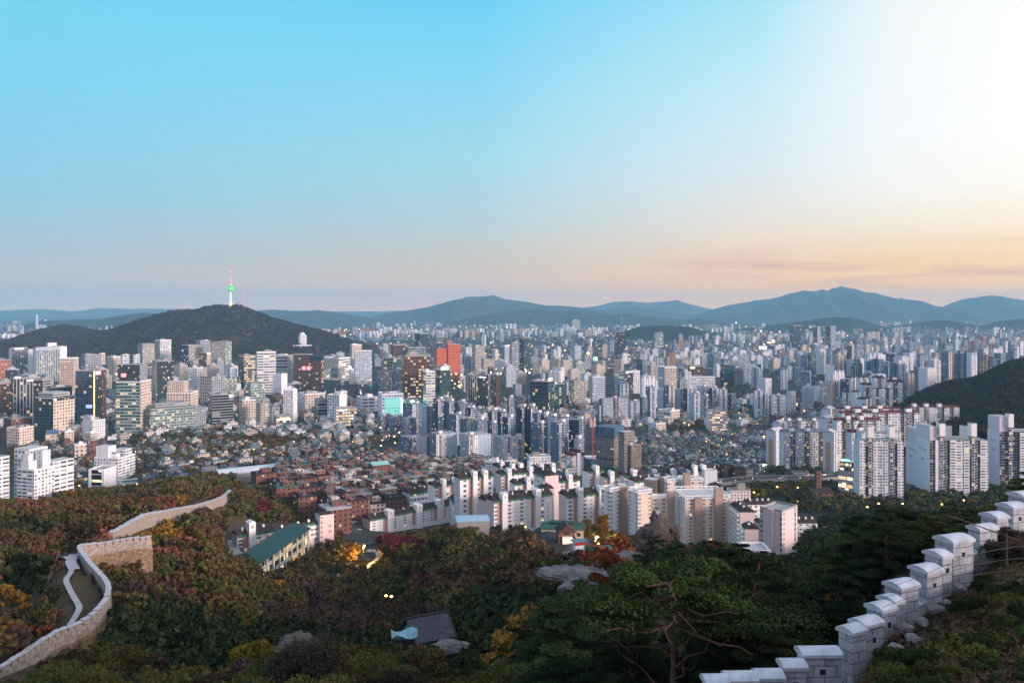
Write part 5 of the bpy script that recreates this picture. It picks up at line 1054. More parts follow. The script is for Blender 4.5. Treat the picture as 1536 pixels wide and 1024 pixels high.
slab_block('pink ended slab with horizontal white galleries behind', 1118, 1122, 1162, 757, 800, 6, (), 'pink', galleries=True, vents=4, fascia=False, group='galleried pink ended slabs', d=500, a=R_(20), tl=9)
slab_block('white galleried slab with dark roof right of the pink tower', 1190, 1196, 1226, 785, 822, 6, (), 'pink', galleries=True, vents=3, fascia=False, group='galleried pink ended slabs', d=470, a=R_(20), tl=9)
kit('apartment_block', 'flat topped pink slab behind the brown striped blocks', 1093, 1095, 1126, 736, 775, 'pink_win', 'white_plain', 9, cat='apartment block', dmin=430, plant=1, a=R_(15), tl=10)
kit('house', 'low blue trimmed white house below the galleried slabs', 1116, 1122, 1156, 828, 850, 'white_strip', 'white', 2, cat='house', d=330, plant=0, roof=ROOF_PALE, a=R_(15), tl=12)
kit('house', 'tiny cream house at the end of the pines', 1108, 1110, 1118, 818, 832, 'cream', 'white', 2, cat='house', d=345, plant=0, roof=ROOF_PALE)
# flat roofed white and brown blocks behind the rock
BR = TAN
point_block('broad white block with two brown stair shafts behind the rock', 1011, 1028, 1094, 748, 812, 12, [(.20, .38, 'R', .5, BR), (.66, .84, 'R', 6, BR)], k=.3, a=R_(16), d=480)
point_block('small white block left of the broad one behind the hiker', 977, 979, 1012, 747, 800, 9, [(.70, .98, 'R', 4, BR)], a=R_(15), d=490)
point_block('pale blue and cream corner block above the orange tree', 943, 957, 977, 740, 806, 11, None, d=480)
point_block('bluish corner block beside its brown shaft', 902, 915, 928, 737, 800, 10, None, d=490, right='white')
kit('apartment_block', 'plain brown stair block between the two corner blocks', 927, 930, 942, 729, 802, TAN, TAN, None, cat='apartment block', d=497, plant=0, tl=9, roof=ROOF_PALE, parapet=False)
point_block('rear white block with brown shaft and lit window', 991, 1001, 1018, 723, 790, 11, [(.45, .95, 'L', 2, BR)], d=545)
point_block('rear white block with tall brown shaft', 1017, 1024, 1054, 722, 786, 11, [(.05, .35, 'R', 5, BR)], d=545, a=R_(18))
kit('apartment_block', 'brown rear stair block with dark side windows', 966, 984, 990, 720, 780, TAN, TAN, None, cat='apartment block', d=548, plant=0, roof=ROOF_PALE, parapet=False)
# dark pitched roof slabs, front to back
WB = slab_block
WB('long five storey slab above the red maples with three marked towers', 544, 555, 679, 779.5, 801, 5, (.22, .56, .83), 'pink', d=560, a=R_(33), vents=4, mark=True)
WB('tall slab with two marked towers right of the pink gable block', 681, 690, 740, 718, 786, 9, (.42, .74), 'lilac', d=575, a=R_(24), vents=3)
WB('galleried dark roofed slab behind the long five storey slab', 604, 614, 648, 740, 772, 4, (), 'lilac', d=640, galleries=True, a=R_(28), vents=2)
WB('short slab end with worn marks on its pink gable', 674, 681, 704, 753, 786, 5, (), 'pink', d=585, face='L', vents=1, mark=True, k=1.6)
WB('slab with one marked tower left of the valley trees', 717, 730, 790, 752, 782, 5, (.5,), 'pink', d=555, a=R_(28), vents=2)
WB('eight storey slab with two marked towers above the green roofed inn', 738, 741, 828, 752, 800, 8, (.16, .73), 'pink', d=520, a=R_(30), vents=4, tl=10)
WB('eight storey slab with pink gable right of the yellow ginkgos', 838, 849, 906, 744, 800, 9, (.35, .9), 'pink', d=515, a=R_(26), vents=3)
WB('tall pink gabled slab standing behind the eight storey one', 800, 818, 838, 714, 792, 10, (), 'pink', d=560, face='L', vents=1, mark=True, k=1.6)
WB('lower pink gabled slab in front of the tall one', 808, 812, 831, 733, 790, 8, (), 'pink', d=548, face='L', vents=1, k=1.6)
WB('slab with stepped dark roofs and pinkish tower in the middle rows', 748, 752, 806, 712, 742, 6, (.2, .8), 'pink', d=640, a=R_(26), vents=3, tl=10)
WB('low slab before the stepped dark roofs', 768, 772, 800, 726, 750, 5, (.7,), 'white', d=600, a=R_(22), vents=2, tl=10)
WB('slab under two tilted roofs beside the green netting', 873, 884, 906, 708, 740, 7, (.45,), 'white', d=640, face='R', vents=2, a=R_(35))
WB('slab right of the tilted roofs with white lift house', 904, 908, 930, 716, 742, 5, (.4,), 'pink', d=610, a=R_(25), vents=2, tl=10)
WB('rear slab with white lift house under the maroon tower', 800, 802, 834, 704, 726, 5, (.3, .85), 'white', d=690, a=R_(22), vents=2, tl=10)
WB('white slab at the end of the brick houses', 741, 746, 768, 700, 722, 5, (.3,), 'pink', d=720, a=R_(25), vents=1, tl=10)
WB('pink roofed slab under a red lit sign', 1002, 1006, 1020, 712, 732, 5, (.3,), 'white', d=650, a=R_(25), vents=1, tl=9)
WB('white slab with bare square lift house before the elevated road', 1034, 1038, 1058, 706, 734, 6, (.2, .85), 'white', d=640, a=R_(24), vents=2, tl=10, emb=False)
WB('small pink gabled slab right of the bare lift house', 1062, 1065, 1085, 730, 756, 6, (), 'pink', d=580, face='L', vents=1, k=1.4)
kit('apartment_block', 'pure white blank lift block with tiny window near the elevated road', 1054, 1057, 1076, 707, 742, 'white_plain', 'white_gable', 8, cat='apartment block', d=610, plant=0, tl=8)
WB('white slab with two square lift houses left of the tall two towered slab', 646, 651, 690, 729, 764, 6, (.35, .8), 'white', d=615, a=R_(28), vents=2, tl=10, emb=False)
WB('rear slab with three lift houses before the blue estate', 756, 760, 802, 704, 730, 5, (.2, .5, .85), 'white', d=690, a=R_(24), vents=2, tl=10, emb=False)
WB('pale slab tucked behind the brown shaft blocks', 930, 936, 972, 714, 745, 6, (.4,), 'white', d=620, a=R_(28), vents=2, tl=10)
WB('white slab with dark roof beneath the grey concrete block', 832, 838, 870, 722, 752, 6, (.5,), 'pink', d=600, a=R_(28), vents=2, tl=10)
WB('low white slabs behind the brown blocks', 948, 952, 985, 722, 745, 5, (), 'white', d=600, a=R_(30), vents=2, tl=10)
kit('apartment_block', 'tall white and cream block at the edge of the brick houses', 728, 746, 754, 694, 728, 'white', 'bluewhite', 7, cat='apartment block', d=800, plant=1)
kit('apartment_block', 'cream block with green parapet beside it', 756, 758, 776, 692, 722, 'cream', 'white', 7, cat='apartment block', d=820, plant=1)
kit('apartment_block', 'whitewashed block below the blue estate', 790, 794, 826, 686, 706, 'white', 'bluewhite', 5, cat='apartment block', d=900, plant=1)
# left foreground: two storeyed white slab, pink lift block and the long green roofed hall
WB('white slab with one marked tower behind the green roofed hall', 348, 356, 410, 803, 826, 4, (.37,), 'lilac', d=400, a=R_(20), vents=2, tower_h=5.5)
WB('galleried white slab running up to the pink lift block', 408, 413, 480, 796, 818, 3, (), 'lilac', d=416, a=R_(30), vents=3, galleries=True)
r = kit('apartment_block', 'pink lift block with worn gable marks', 476, 480, 501, 773, 816, PLASTER_PINK, PLASTER_LILAC, None, cat='apartment block', d=430, plant=0, parapet=False, a=R_(18), tl=8, roof=ROOF_DARK)
add(r[0], 'gable_mark', [TAN], lambda m: [m.box(r[1] * .6, r[1] * .6 + 1.6, -.05, 0, r[3] * z, r[3] * z + 1.4) for z in (.36, .56)])
windows(r[0], [(r[1] * .12, (i + .5) * r[3] / 6, .9, 1.1) for i in range(6)], lit=0)
d0 = 350.0
p0, p1 = at(389, 845, d0), at(464, 803, 405)
ang = math.atan2(p1.y - p0.y, p1.x - p0.x); Lh = math.hypot(p1.x - p0.x, p1.y - p0.y); gz = p0.z - 7
hall = empty('hall', (p0.x, p0.y, gz), ang, 'long two storey hall with dark teal pitched roof and cream piers', 'hall')
Hh = p0.z - gz
add(hall, 'walls', [ST['cream'], ST['teal_band']], lambda m: m.prism([(0, 0), (Lh, 0), (Lh, 13), (0, 13)], -4, Hh, [1, 0, 0, 0], 0))
add(hall, 'roof', [ROOF_TEAL], lambda m: gable_roof(m, Lh, 13, Hh + .1, 3.6, .9, 'x', hip=3))
for i in range(9): add(hall, 'pier', [noise_mat('cream_pier', (0.55, .44, .36), (.48, .38, .31), .4)] if i == 0 else [bpy.data.materials['cream_pier']], lambda m: m.box(i * Lh / 8.4, i * Lh / 8.4 + 1.0, -.5, -.02, -4, Hh - .1))
for i in range(3): add(hall, 'roof_vent', [TAN], lambda m: m.box(-.5, .5, -.5, .5, -1, 1.6), loc=((.12 + .22 * i) * Lh, 9.5, Hh + 2.5))
OCC.append((p0.x + 8, p0.y + 20, 14)); OCC.append((p0.x + 20, p0.y + 45, 14)); BOXES.append(('long teal roofed hall', 420, 800, 850, 400))

# ------------------------------------------------------------------ low houses
def grid_spots(poly, step, dmin, dmax, jit=0.3, yaw=None, r=None, seed=1):
    """jittered grid over the land wherever its picture position falls inside poly and nothing stands yet"""
    xs = [p[0] for p in poly]; rr = random.Random(seed); out = []
    occ = np.array(OCC) if OCC else np.zeros((0, 3)); d = dmin
    while d < dmax:
        st = step * (1 if d < 900 else 1 + (d - 900) / 2500)
        x = (min(xs) - CX) / F * d
        while x < (max(xs) - CX) / F * d:
            X, Y = x + rr.uniform(-jit, jit) * st, d + rr.uniform(-jit, jit) * st; z = float(land(X, Y)); px, py = to_px(X, Y, z)
            x += st
            if not bool(inpoly(px, py, poly)): continue
            if len(occ) and np.any((occ[:, 0] - X) ** 2 + (occ[:, 1] - Y) ** 2 < (occ[:, 2] + (r or st * .42)) ** 2): continue
            out.append((X, Y, z, px, py))
        d += st
    return out
HOUSE_ROOFS = {'green': ROOF_GREEN, 'grey': ROOF_GREY, 'pale': ROOF_PALE, 'blue': ROOF_BLUE, 'dark': ROOF_DARK}
HOUSE_WALLS = {'red brick': ST['red_brick'], 'orange brick': facade('house_orange_brick', (0.25, .13, .09), (.04, .04, .04), 3.4, 2.8, .4, .42, .04),
               'brown brick': facade('house_brown_brick', (.11, .065, .055), (.03, .03, .03), 3.4, 2.8, .4, .42, .04), 'cream': ST['cream'], 'white': ST['white'], 'grey': facade('house_grey', (.16, .17, .20), (.03, .035, .04), 3.2, 2.8, .5, .42, .07),
               'teal grey': facade('house_teal', (.10, .16, .18), (.03, .04, .045), 3.2, 2.8, .5, .42, .06), 'pink': ST['pink_win']}
_HM = {}
def house_mesh(kind, w, l, n):
    """flat roofed villa (stair head, parapet, water tank) or tiled house; walls are the object, roof and stair head its parts"""
    key = (kind, w, l, n)
    if key in _HM: return _HM[key]
    h = n * 2.9; a = MB(); a.prism([(-w / 2, -l / 2), (w / 2, -l / 2), (w / 2, l / 2), (-w / 2, l / 2)], -5, h, 0, 0, v0=-5)
    if n >= 3:
        for i in range(1, n): a.box(-w * .3, w * .3, -l / 2 - .9, -l / 2 - .02, i * 2.9 - .1, i * 2.9 + .9, 0)
    b = MB()
    if kind == 'flat':
        b.box(-w / 2 - .15, w / 2 + .15, -l / 2 - .15, l / 2 + .15, h + .01, h + .3, 0)
        for (x0, x1, y0, y1) in ((-w / 2, w / 2, -l / 2, -l / 2 + .3), (-w / 2, w / 2, l / 2 - .3, l / 2), (-w / 2, -w / 2 + .3, -l / 2 + .3, l / 2 - .3), (w / 2 - .3, w / 2, -l / 2 + .3, l / 2 - .3)): b.box(x0, x1, y0, y1, h + .303, h + 1.1, 0)
    else:
        g = MB(); gable_roof(g, w, l, 0, 2.2, .5, 'x', hip=1.5); 
        for f, m in zip(g.f, g.m): b.face([(g.v[i][0] - w / 2, g.v[i][1] - l / 2, g.v[i][2] + h + .02) for i in f], 0)
    c = MB()
    if kind == 'flat':
        c.box(-w * .1, w * .35, l * .0, l * .4, h + .31, h + 2.9, 0)
        c.tube((-w * .3, l * .2, h + .31), (-w * .3, l * .2, h + 2.0), .8, .8, 8, 1)
    _HM[key] = (a.mesh('walls', [None]), b.mesh('roof', [None]), c.mesh('stair_head', [None, ROOF_BLUE]) if c.f else None); return _HM[key]
def set_mat(o, i, m): o.material_slots[i].link = 'OBJECT'; o.material_slots[i].material = m
def near_name(px, py, d):
    """the landmark nearest in the picture and how the thing lies to it"""
    best, bd = None, 1e9
    for (lb, bx, bt, bb, bd_) in BOXES:
        e = math.hypot(bx - px, (bb + bt) / 2 - py) + abs(math.log(d / bd_)) * 60
        if e < bd: bd, best = e, (lb, bx, bt, bb, bd_)
    if best is None: return ''
    lb, bx, bt, bb, bd_ = best
    w = 'behind' if d > bd_ * 1.12 else 'below' if d < bd_ * .9 else 'beside'
    return w + ' the ' + ' '.join(lb.split()[:6])
N_HOUSE = [0]
HOUSE_LABELS = {}
def house(X, Y, z, px, py, wall, roofc, n, w, l, yaw, kind='flat', group='low brick houses', district=''):
    a, b, c = house_mesh(kind, w, l, n)
    o = link('house', a, None, (X, Y, z), yaw); set_mat(o, 0, HOUSE_WALLS[wall]); 
    r = link('roof', b, o); set_mat(r, 0, HOUSE_ROOFS[roofc])
    if c is not None: s = link('stair_head', c, o); set_mat(s, 0, HOUSE_WALLS[wall])
    lb = '%s house of %s storeys, %s %s roof, %s' % (wall, ('two', 'two', 'two', 'three', 'four', 'five')[n], roofc, 'tiled' if kind != 'flat' else 'flat', near_name(px, py, Y))
    tag(o, ' '.join(lb.split()[:16]), 'house', group); OCC.append((X, Y, max(w, l) * .5)); N_HOUSE[0] += 1; return o
def estate(poly, step, dmin, dmax, walls, roofs, ns, group, limit, tiled=.0, seed=3, size=(8.5, 12), yaw0=0.5, most=10**6):
    rr = random.Random(seed); sp = grid_spots(poly, step, dmin, dmax, seed=seed); sp.sort(key=lambda s: s[1]); rest = []
    for i, (X, Y, z, px, py) in enumerate(sp):
        w, l = rr.choice((size[0], (size[0] + size[1]) / 2, size[1])), rr.choice((size[0], size[1])); n = rr.choice(ns); wl, rf = rr.choice(walls), rr.choice(roofs)
        kd = 'tiled' if rr.random() < tiled else 'flat'
        if kd == 'tiled': rf, n = 'dark', min(n, 2)
        yaw = yaw0 + rr.choice((0, 0, .12, -.15)) + (math.pi / 2 if rr.random() < .5 else 0)
        if i < limit: house(X, Y, z, px, py, wl, rf, n, w, l, yaw, kd, group)
        else: rest.append((X, Y, z, wl, rf, n, w, l, yaw, kd))
    return rest
REST = []
BRICK = [(395, 738), (440, 716), (530, 704), (560, 690), (600, 692), (650, 700), (745, 700), (770, 716), (735, 730), (640, 760), (610, 778), (545, 782), (500, 800), (490, 775), (440, 780), (420, 752)]
REST += estate(BRICK, 16.5, 520, 1100, ['red brick', 'red brick', 'orange brick', 'brown brick', 'red brick', 'red brick', 'orange brick', 'cream'], ['green', 'dark', 'grey', 'grey', 'dark', 'dark'], (4, 4, 5, 5), 'red brick houses above the fortress lane', 120, seed=5, size=(11.5, 16), yaw0=.55)
SEA = [(940, 664), (1000, 650), (1060, 648), (1140, 640), (1150, 662), (1150, 706), (1130, 716), (1060, 716), (985, 724), (962, 716), (964, 690), (890, 668)]
REST += estate(SEA, 12.5, 640, 1400, ['grey', 'teal grey', 'grey', 'brown brick', 'cream', 'teal grey', 'white'], ['blue', 'green', 'dark', 'dark', 'green', 'dark', 'grey'], (2, 2, 3, 3, 4), 'small dim houses of the rooftop sea', 90, tiled=.2, seed=6, size=(8, 11), yaw0=.3)
LEFTV = [(0, 662), (110, 662), (230, 664), (330, 660), (390, 668), (420, 680), (470, 660), (560, 668), (555, 690), (440, 706), (380, 716), (320, 718), (240, 728), (216, 736), (110, 740), (100, 690), (10, 676)]
REST += estate(LEFTV, 23, 520, 1500, ['grey', 'cream', 'grey', 'brown brick', 'teal grey', 'red brick'], ['grey', 'dark', 'green', 'dark', 'blue'], (2, 2, 3, 3, 4), 'old town houses below the fortress', 80, tiled=.5, seed=7, size=(9, 13), yaw0=.7)
HILLH = [(1100, 560), (1150, 540), (1250, 556), (1280, 566), (1250, 580), (1180, 590), (1110, 585)]
MIDF = [(-40, 600), (100, 590), (380, 590), (560, 600), (900, 600), (1150, 600), (1320, 620), (1360, 650), (1260, 700), (1150, 640), (960, 640), (700, 640), (560, 665), (330, 655), (100, 662), (-40, 662)]
REST += estate(MIDF, 24, 1100, 2600, ['grey', 'cream', 'white', 'brown brick', 'teal grey', 'pink'], ['grey', 'grey', 'green', 'dark', 'blue'], (2, 3, 4, 5), 'mixed houses between the office towers', 0, tiled=.05, seed=8, size=(12, 18), yaw0=.4)

# ------------------------------------------------------------------ apartment towers of the middle distance, one object each
GEN = []
GEN_STYLES = [('bluewhite', 'bluegrey', 'white blue'), ('bluegrey', 'bluedark', 'slate blue'), ('white', 'white_plain', 'white'), ('beige_apt', 'cream', 'beige'), ('grey', 'grey_band', 'grey'), ('cream', 'cream_grid', 'cream'),
              ('white_strip', 'white_gable', 'white striped'), ('teal_pale', 'teal_band', 'pale green'), ('rust', 'beige_apt', 'reddish brown'), ('dark_glass', 'blue_glass', 'dark glass')]
_TM = {}
def tower_mesh(kind, st):
    key = (kind, st)
    if key in _TM: return _TM[key]
    a, b, _ = GEN_STYLES[st]; mb = MB(); w, l, h = {'slab': (34, 12, 48), 'point': (20, 18, 66), 'ell': (24, 12, 56), 'wing': (22, 14, 60), 'office': (30, 26, 44)}[kind]
    mats = [0, 1, 0, 1]
    mb.prism([(-w / 2, -l / 2), (w / 2, -l / 2), (w / 2, l / 2), (-w / 2, l / 2)], -6, h, mats, 2, v0=-6)
    if kind == 'ell': mb.prism([(-w / 2, l / 2 + .01), (-w / 2 + 12, l / 2 + .01), (-w / 2 + 12, l / 2 + 14), (-w / 2, l / 2 + 14)], -6, h - .02, mats, 2, v0=-6)
    if kind in ('slab', 'wing'):
        for f in (-.32, .05, .36) if kind == 'slab' else (-.25, .25): mb.box(f * w - 2, f * w + 2, -l / 2 - 1.2, l / 2 + 1.2, -6, h + 4.5, 1, 2)
        for f in (-.14, .21): mb.box(f * w - 2.6, f * w + 2.6, -l / 2 - .8, -l / 2 - .01, -6, h - .5, 0, 2)
    if kind == 'point':
        for sx in (-1, 1):
            for sy in (-1, 1): mb.box(sx * w * .36 - 4, sx * w * .36 + 4, sy * l * .36 - 4, sy * l * .36 + 4, -6, h - 1.5, 0, 2)
        mb.box(-4, 4, -4, 4, h + .01, h + 6, 2, 2); mb.box(-w / 2 - .4, w / 2 + .4, -1.6, 1.6, -6, h + 2, 1, 2)
    if kind == 'office':
        mb.box(-w * .3, w * .25, -l * .3, l * .3, h + .01, h + 5, 2, 2); mb.box(-w * .1, w * .1, -l * .15, l * .15, h + 5.01, h + 8, 2, 2)
        for (x0, x1, y0, y1) in ((-w / 2, w / 2, -l / 2, -l / 2 + .6), (-w / 2, w / 2, l / 2 - .6, l / 2), (-w / 2, -w / 2 + .6, -l / 2 + .6, l / 2 - .6), (w / 2 - .6, w / 2, -l / 2 + .6, l / 2 - .6)): mb.box(x0, x1, y0, y1, h + .01, h + 1.6, 2)
    _TM[key] = (mb.mesh('tower', [ST[a], ST[b], ROOF_PALE]), h, mb); return _TM[key]
DIST = [  # polygon of base points, spacing, kinds, styles, height range in metres, district words
    ([(930, 610), (930, 545), (1000, 535), (1100, 545), (1140, 560), (1330, 600), (1360, 640), (1150, 612), (1100, 585), (1000, 600)], 62, ['slab', 'point', 'wing', 'ell'], [0, 0, 1, 2, 6, 3], (40, 60), 'in the west of the city centre', .55),
    ([(1180, 560), (1240, 538), (1330, 528), (1536, 520), (1600, 520), (1600, 560), (1500, 562), (1400, 598), (1340, 606), (1270, 582)], 54, ['point', 'slab', 'wing', 'ell'], [0, 1, 2, 3, 8, 0, 6, 1], (48, 84), 'on the western plain before the wooded hill', .72),
    ([(1080, 540), (1180, 515), (1330, 505), (1600, 500), (1600, 524), (1330, 530), (1240, 540), (1170, 556)], 95, ['point', 'slab', 'wing'], [0, 2, 3, 1, 6, 5], (40, 78), 'on the far western plain', .5),
    ([(380, 600), (560, 598), (900, 592), (930, 560), (780, 545), (600, 545), (520, 548), (400, 560)], 66, ['office', 'office', 'slab', 'ell'], [4, 5, 2, 9, 7, 3, 0], (28, 58), 'between the downtown offices', .7),
    ([(0, 600), (120, 590), (380, 600), (380, 560), (230, 555), (100, 570), (0, 575)], 66, ['office', 'office', 'slab'], [4, 5, 2, 9, 3, 7], (28, 52), 'in the old downtown', .7),
    ([(790, 560), (960, 545), (1090, 535), (1090, 512), (900, 505), (720, 505), (700, 530)], 105, ['point', 'slab', 'wing', 'office'], [1, 0, 3, 4, 2, 5], (38, 75), 'in the hazy middle of the city', .2),
]
TOW = []
for k, (poly, step, kinds, sty, (h0, h1), words_, keep) in enumerate(DIST):
    rr = random.Random(40 + k)
    for (X, Y, z, px, py) in grid_spots(poly, step, 1200, 7500, jit=.38, r=step * .38, seed=50 + k):
        if rr.random() > keep or is_wood(px, py, Y): continue
        TOW.append((Y, X, z, px, py, rr.choice(kinds), rr.choice(sty), rr.uniform(h0, h1), rr.choice((.35, .6, .35, 1.1, -.3)), words_))
TOW.sort(key=lambda t: t[0])
FAR_T = TOW[175:]
LGRP = {}
for (Y, X, z, px, py, kd, st, h, yaw, words_) in TOW[:175]:
    me, h0, _ = tower_mesh(kd, st); o = link('city_tower', me, None, (X, Y, z), yaw); s = h / h0; o.scale = (1, 1, s) if 0.7 < s < 1.5 else (s ** .5, s ** .5, s)
    lb = '%s %s %s %s' % (GEN_STYLES[st][2], {'slab': 'apartment slab', 'point': 'apartment tower', 'ell': 'angled apartment block', 'wing': 'winged apartment tower', 'office': 'office block'}[kd], 'standing', near_name(px, py, Y))
    lb = ' '.join(lb.split()[:16]); tag(o, lb, 'tower', LGRP.setdefault(lb, 'towers ' + words_)); OCC.append((X, Y, 20))

# ------------------------------------------------------------------ everything farther off, too many to tell apart
def far_city():
    mats = [ST['bluewhite'], ST['white'], ST['beige_apt'], ST['grey'], ST['bluegrey'], ST['cream'], ST['rust'], ROOF_PALE, ROOF_GREY, ST['white_strip'], ST['dark_glass'], SIGN_WARM, LAMP_WARM, ROOF_GREEN, ROOF_BLUE, ROOF_DARK]
    mats += [HOUSE_WALLS[k] for k in ('red brick', 'orange brick', 'brown brick', 'grey', 'teal grey', 'pink')]
    wi = {'red brick': 16, 'orange brick': 17, 'brown brick': 18, 'grey': 19, 'teal grey': 20, 'pink': 21, 'cream': 5, 'white': 1}
    ri = {'green': 13, 'grey': 8, 'pale': 7, 'blue': 14, 'dark': 15}
    def rbox(mb, X, Y, z, w, l, h, yaw, m, r, deep=6):
        c, s = math.cos(yaw), math.sin(yaw); pl = [(X + a * c - b * s, Y + a * s + b * c) for a, b in ((-w / 2, -l / 2), (w / 2, -l / 2), (w / 2, l / 2), (-w / 2, l / 2))]
        mb.prism(pl, z - deep, z + h, m, r, k=1, v0=RNG.integers(0, 40) * 3.0)
    a = MB()
    for (X, Y, z, wl, rf, n, w, l, yaw, kd) in REST:
        rbox(a, X, Y, z, w, l, n * 2.9, yaw, wi[wl], ri[rf])
        c, s = math.cos(yaw), math.sin(yaw)
        rbox(a, X + 1.5 * c, Y + 1.5 * s, z + n * 2.9, w * .4, l * .4, 2.5, yaw, wi[wl], ri[rf], 0)
    for (X, Y, z, wl, rf, n, w, l, yaw, kd) in REST:
        if RNG.random() < .075: s_ = .45 + Y * .00028; rbox(a, X + 8, Y - 6, z + RNG.uniform(4, 9), s_, s_, s_, .3, 12, 12, 0)
    tag(a.build('distant_houses', mats), 'close packed low houses too many to count between the towers', 'houses', kind='stuff')
    b = MB(); rr = random.Random(9)
    for (Y, X, z, px, py, kd, st, h, yaw, words_) in FAR_T:
        w, l = {'slab': (34, 12), 'point': (20, 18), 'ell': (24, 14), 'wing': (22, 14), 'office': (30, 26)}[kd]
        m = {0: 0, 1: 4, 2: 1, 3: 2, 4: 3, 5: 5, 6: 9, 7: 3, 8: 6, 9: 10}[st]; rbox(b, X, Y, z, w, l, h, yaw, m, 7); rbox(b, X, Y, z + h, w * .3, l * .6, 5, yaw, 3, 7, 0)
    # the plain to the foot of the mountains: rows of apartment slabs and a carpet of low houses
    zones = [([(-60, 512), (-60, 486), (90, 484), (250, 476), (480, 494), (560, 490), (700, 486), (900, 488), (1100, 492), (1300, 484), (1600, 482), (1600, 506), (1300, 510), (1100, 515), (900, 508), (700, 508), (540, 512), (90, 505)], 1),
             ([(540, 512), (700, 506), (900, 505), (1100, 512), (1300, 506), (1600, 502), (1600, 522), (1330, 532), (1180, 556), (1100, 560), (930, 560), (780, 548), (600, 545), (545, 540)], 2)]
    n = 0
    for poly, kz in zones:
        tries = 0
        while tries < (15000 if kz == 1 else 9000):
            tries += 1
            px, py = rr.uniform(-60, 1600), rr.uniform(478, 562)
            if not bool(inpoly(px, py, poly)): continue
            d = F * (CZ - 1) / (py - HZ)
            if d < 2500 or d > 12500: continue
            X = (px - CX) / F * d
            if d < 4900 and px < 560 and d > 3300: continue
            g = fnoise(np.array(X / 40), np.array(d / 40), 3)
            tall = (rr.random() < (.42 if g > .25 else .06)) and kz == 1 or (kz == 2 and rr.random() < ((.20 if g > 0.1 else .07) if px > 1000 else (.05 if g > .45 else .006)))
            if g < -.75: continue
            z = float(land(X, d))
            if tall:
                h = rr.uniform(26, 60) if g > .15 else rr.uniform(18, 36); m = rr.choice((0, 1, 1, 2, 9, 5, 2, 4, 0, 3, 6))
                yaw = .3 + .8 * math.floor(g * 3); k_ = rr.choice((1, 2, 3)) if kz == 1 else 1
                for j in range(k_): rbox(b, X + j * 46 * math.cos(yaw), d + j * 30, z, rr.choice((34, 22, 26)), 14, h, yaw, m, 7); rbox(b, X + j * 46 * math.cos(yaw), d + j * 30, z + h, 8, 8, 4, yaw, m, 7, 0)
            else:
                rbox(b, X, d, z, rr.uniform(12, 30), rr.uniform(12, 22), rr.uniform(5, 12), rr.uniform(0, 1.5), rr.choice((19, 2, 3, 20, 16, 18, 4)), rr.choice((8, 8, 15, 13)))
            if rr.random() < .05: rbox(b, X + 9, d - 20, z + rr.uniform(6, 24), d * .0007, 1, d * .0007, .4, rr.choice((11, 12, 12)), 12, 0)
    tag(b.build('distant_city', mats), 'hazy carpet of far city blocks below the mountains', 'city', kind='stuff')
far_city()
# a few far towers that stand out on the skyline
for lb, x0, x1, yt, yb, st, d in [('lone very tall tower far beyond the tower hill', 53, 57.5, 472, 500, 'bluepale', 8200), ('second tall tower beside the lone far one', 27, 33, 480, 498, 'bluegrey', 8000), ('far slim tower on the plain under the mountain', 931, 935, 476, 498, 'bluegrey', 7500),
                                  ('far cream apartment cluster left of the slim tower', 858, 870, 480, 494, 'beige_apt', 8500), ('pair of pale chimneys at the shoulder of the tower hill', 101, 103, 496, 509, 'white_gable', 5200)]:
    kit('far_tower', lb, x0, x0 + .6, x1, yt, yb, st, st, 30, cat='tower', d=d, plant=1, parapet=False)

# ------------------------------------------------------------------ city wall, rocks and paths of the hillside
def stone_mat(name, c, c2, mortar, bw, bh, rough=.9, bump=.3, squash=1.0, var=.5):
    m, nt, b = new_mat(name); N, L = nt.nodes, nt.links
    uv = N.new('ShaderNodeUVMap'); uv.uv_map = 'UVMap'
    br = N.new('ShaderNodeTexBrick'); br.inputs['Scale'].default_value = 1.0; br.inputs['Brick Width'].default_value = bw; br.inputs['Row Height'].default_value = bh
    br.inputs['Mortar Size'].default_value = .014 * bh / .3; br.inputs['Color1'].default_value = (*c, 1); br.inputs['Color2'].default_value = (*c2, 1); br.inputs['Mortar'].default_value = (*mortar, 1); br.inputs['Bias'].default_value = -.1
    nz = N.new('ShaderNodeTexNoise'); nz.inputs['Scale'].default_value = 1.2; nz.inputs['Detail'].default_value = 7; L.new(uv.outputs[0], nz.inputs['Vector'])
    wp = N.new('ShaderNodeVectorMath'); wp.operation = 'MULTIPLY_ADD'; L.new(nz.outputs['Color'], wp.inputs[0]); wp.inputs[1].default_value = (.10, .10, 0); L.new(uv.outputs[0], wp.inputs[2]); L.new(wp.outputs[0], br.inputs['Vector'])
    hs = N.new('ShaderNodeHueSaturation'); mr = N.new('ShaderNodeMapRange'); mr.inputs[3].default_value = 1 - var; mr.inputs[4].default_value = 1 + var; L.new(nz.outputs[0], mr.inputs[0]); L.new(mr.outputs[0], hs.inputs['Value']); L.new(br.outputs['Color'], hs.inputs['Color'])
    L.new(hs.outputs[0], b.inputs['Base Color']); b.inputs['Roughness'].default_value = rough; b.inputs['Specular IOR Level'].default_value = .2
    bp = N.new('ShaderNodeBump'); bp.inputs['Strength'].default_value = bump; bp.inputs['Distance'].default_value = .06; L.new(br.outputs['Fac'], bp.inputs['Height']); bp.invert = True; L.new(bp.outputs[0], b.inputs['Normal']); return m
GRANITE = stone_mat('pale_granite_blocks', (.41, .43, .48), (.30, .32, .37), (.12, .125, .14), .95, .48, var=.6)
GRANITE_CAP = noise_mat('granite_cap', (.52, .56, .64), (.34, .37, .43), 1.9, .85, bump=.02)
OLDSTONE = stone_mat('old_wall_stone', (.42, .36, .32), (.27, .235, .215), (.10, .085, .075), .62, .34, bump=.6, var=.8)
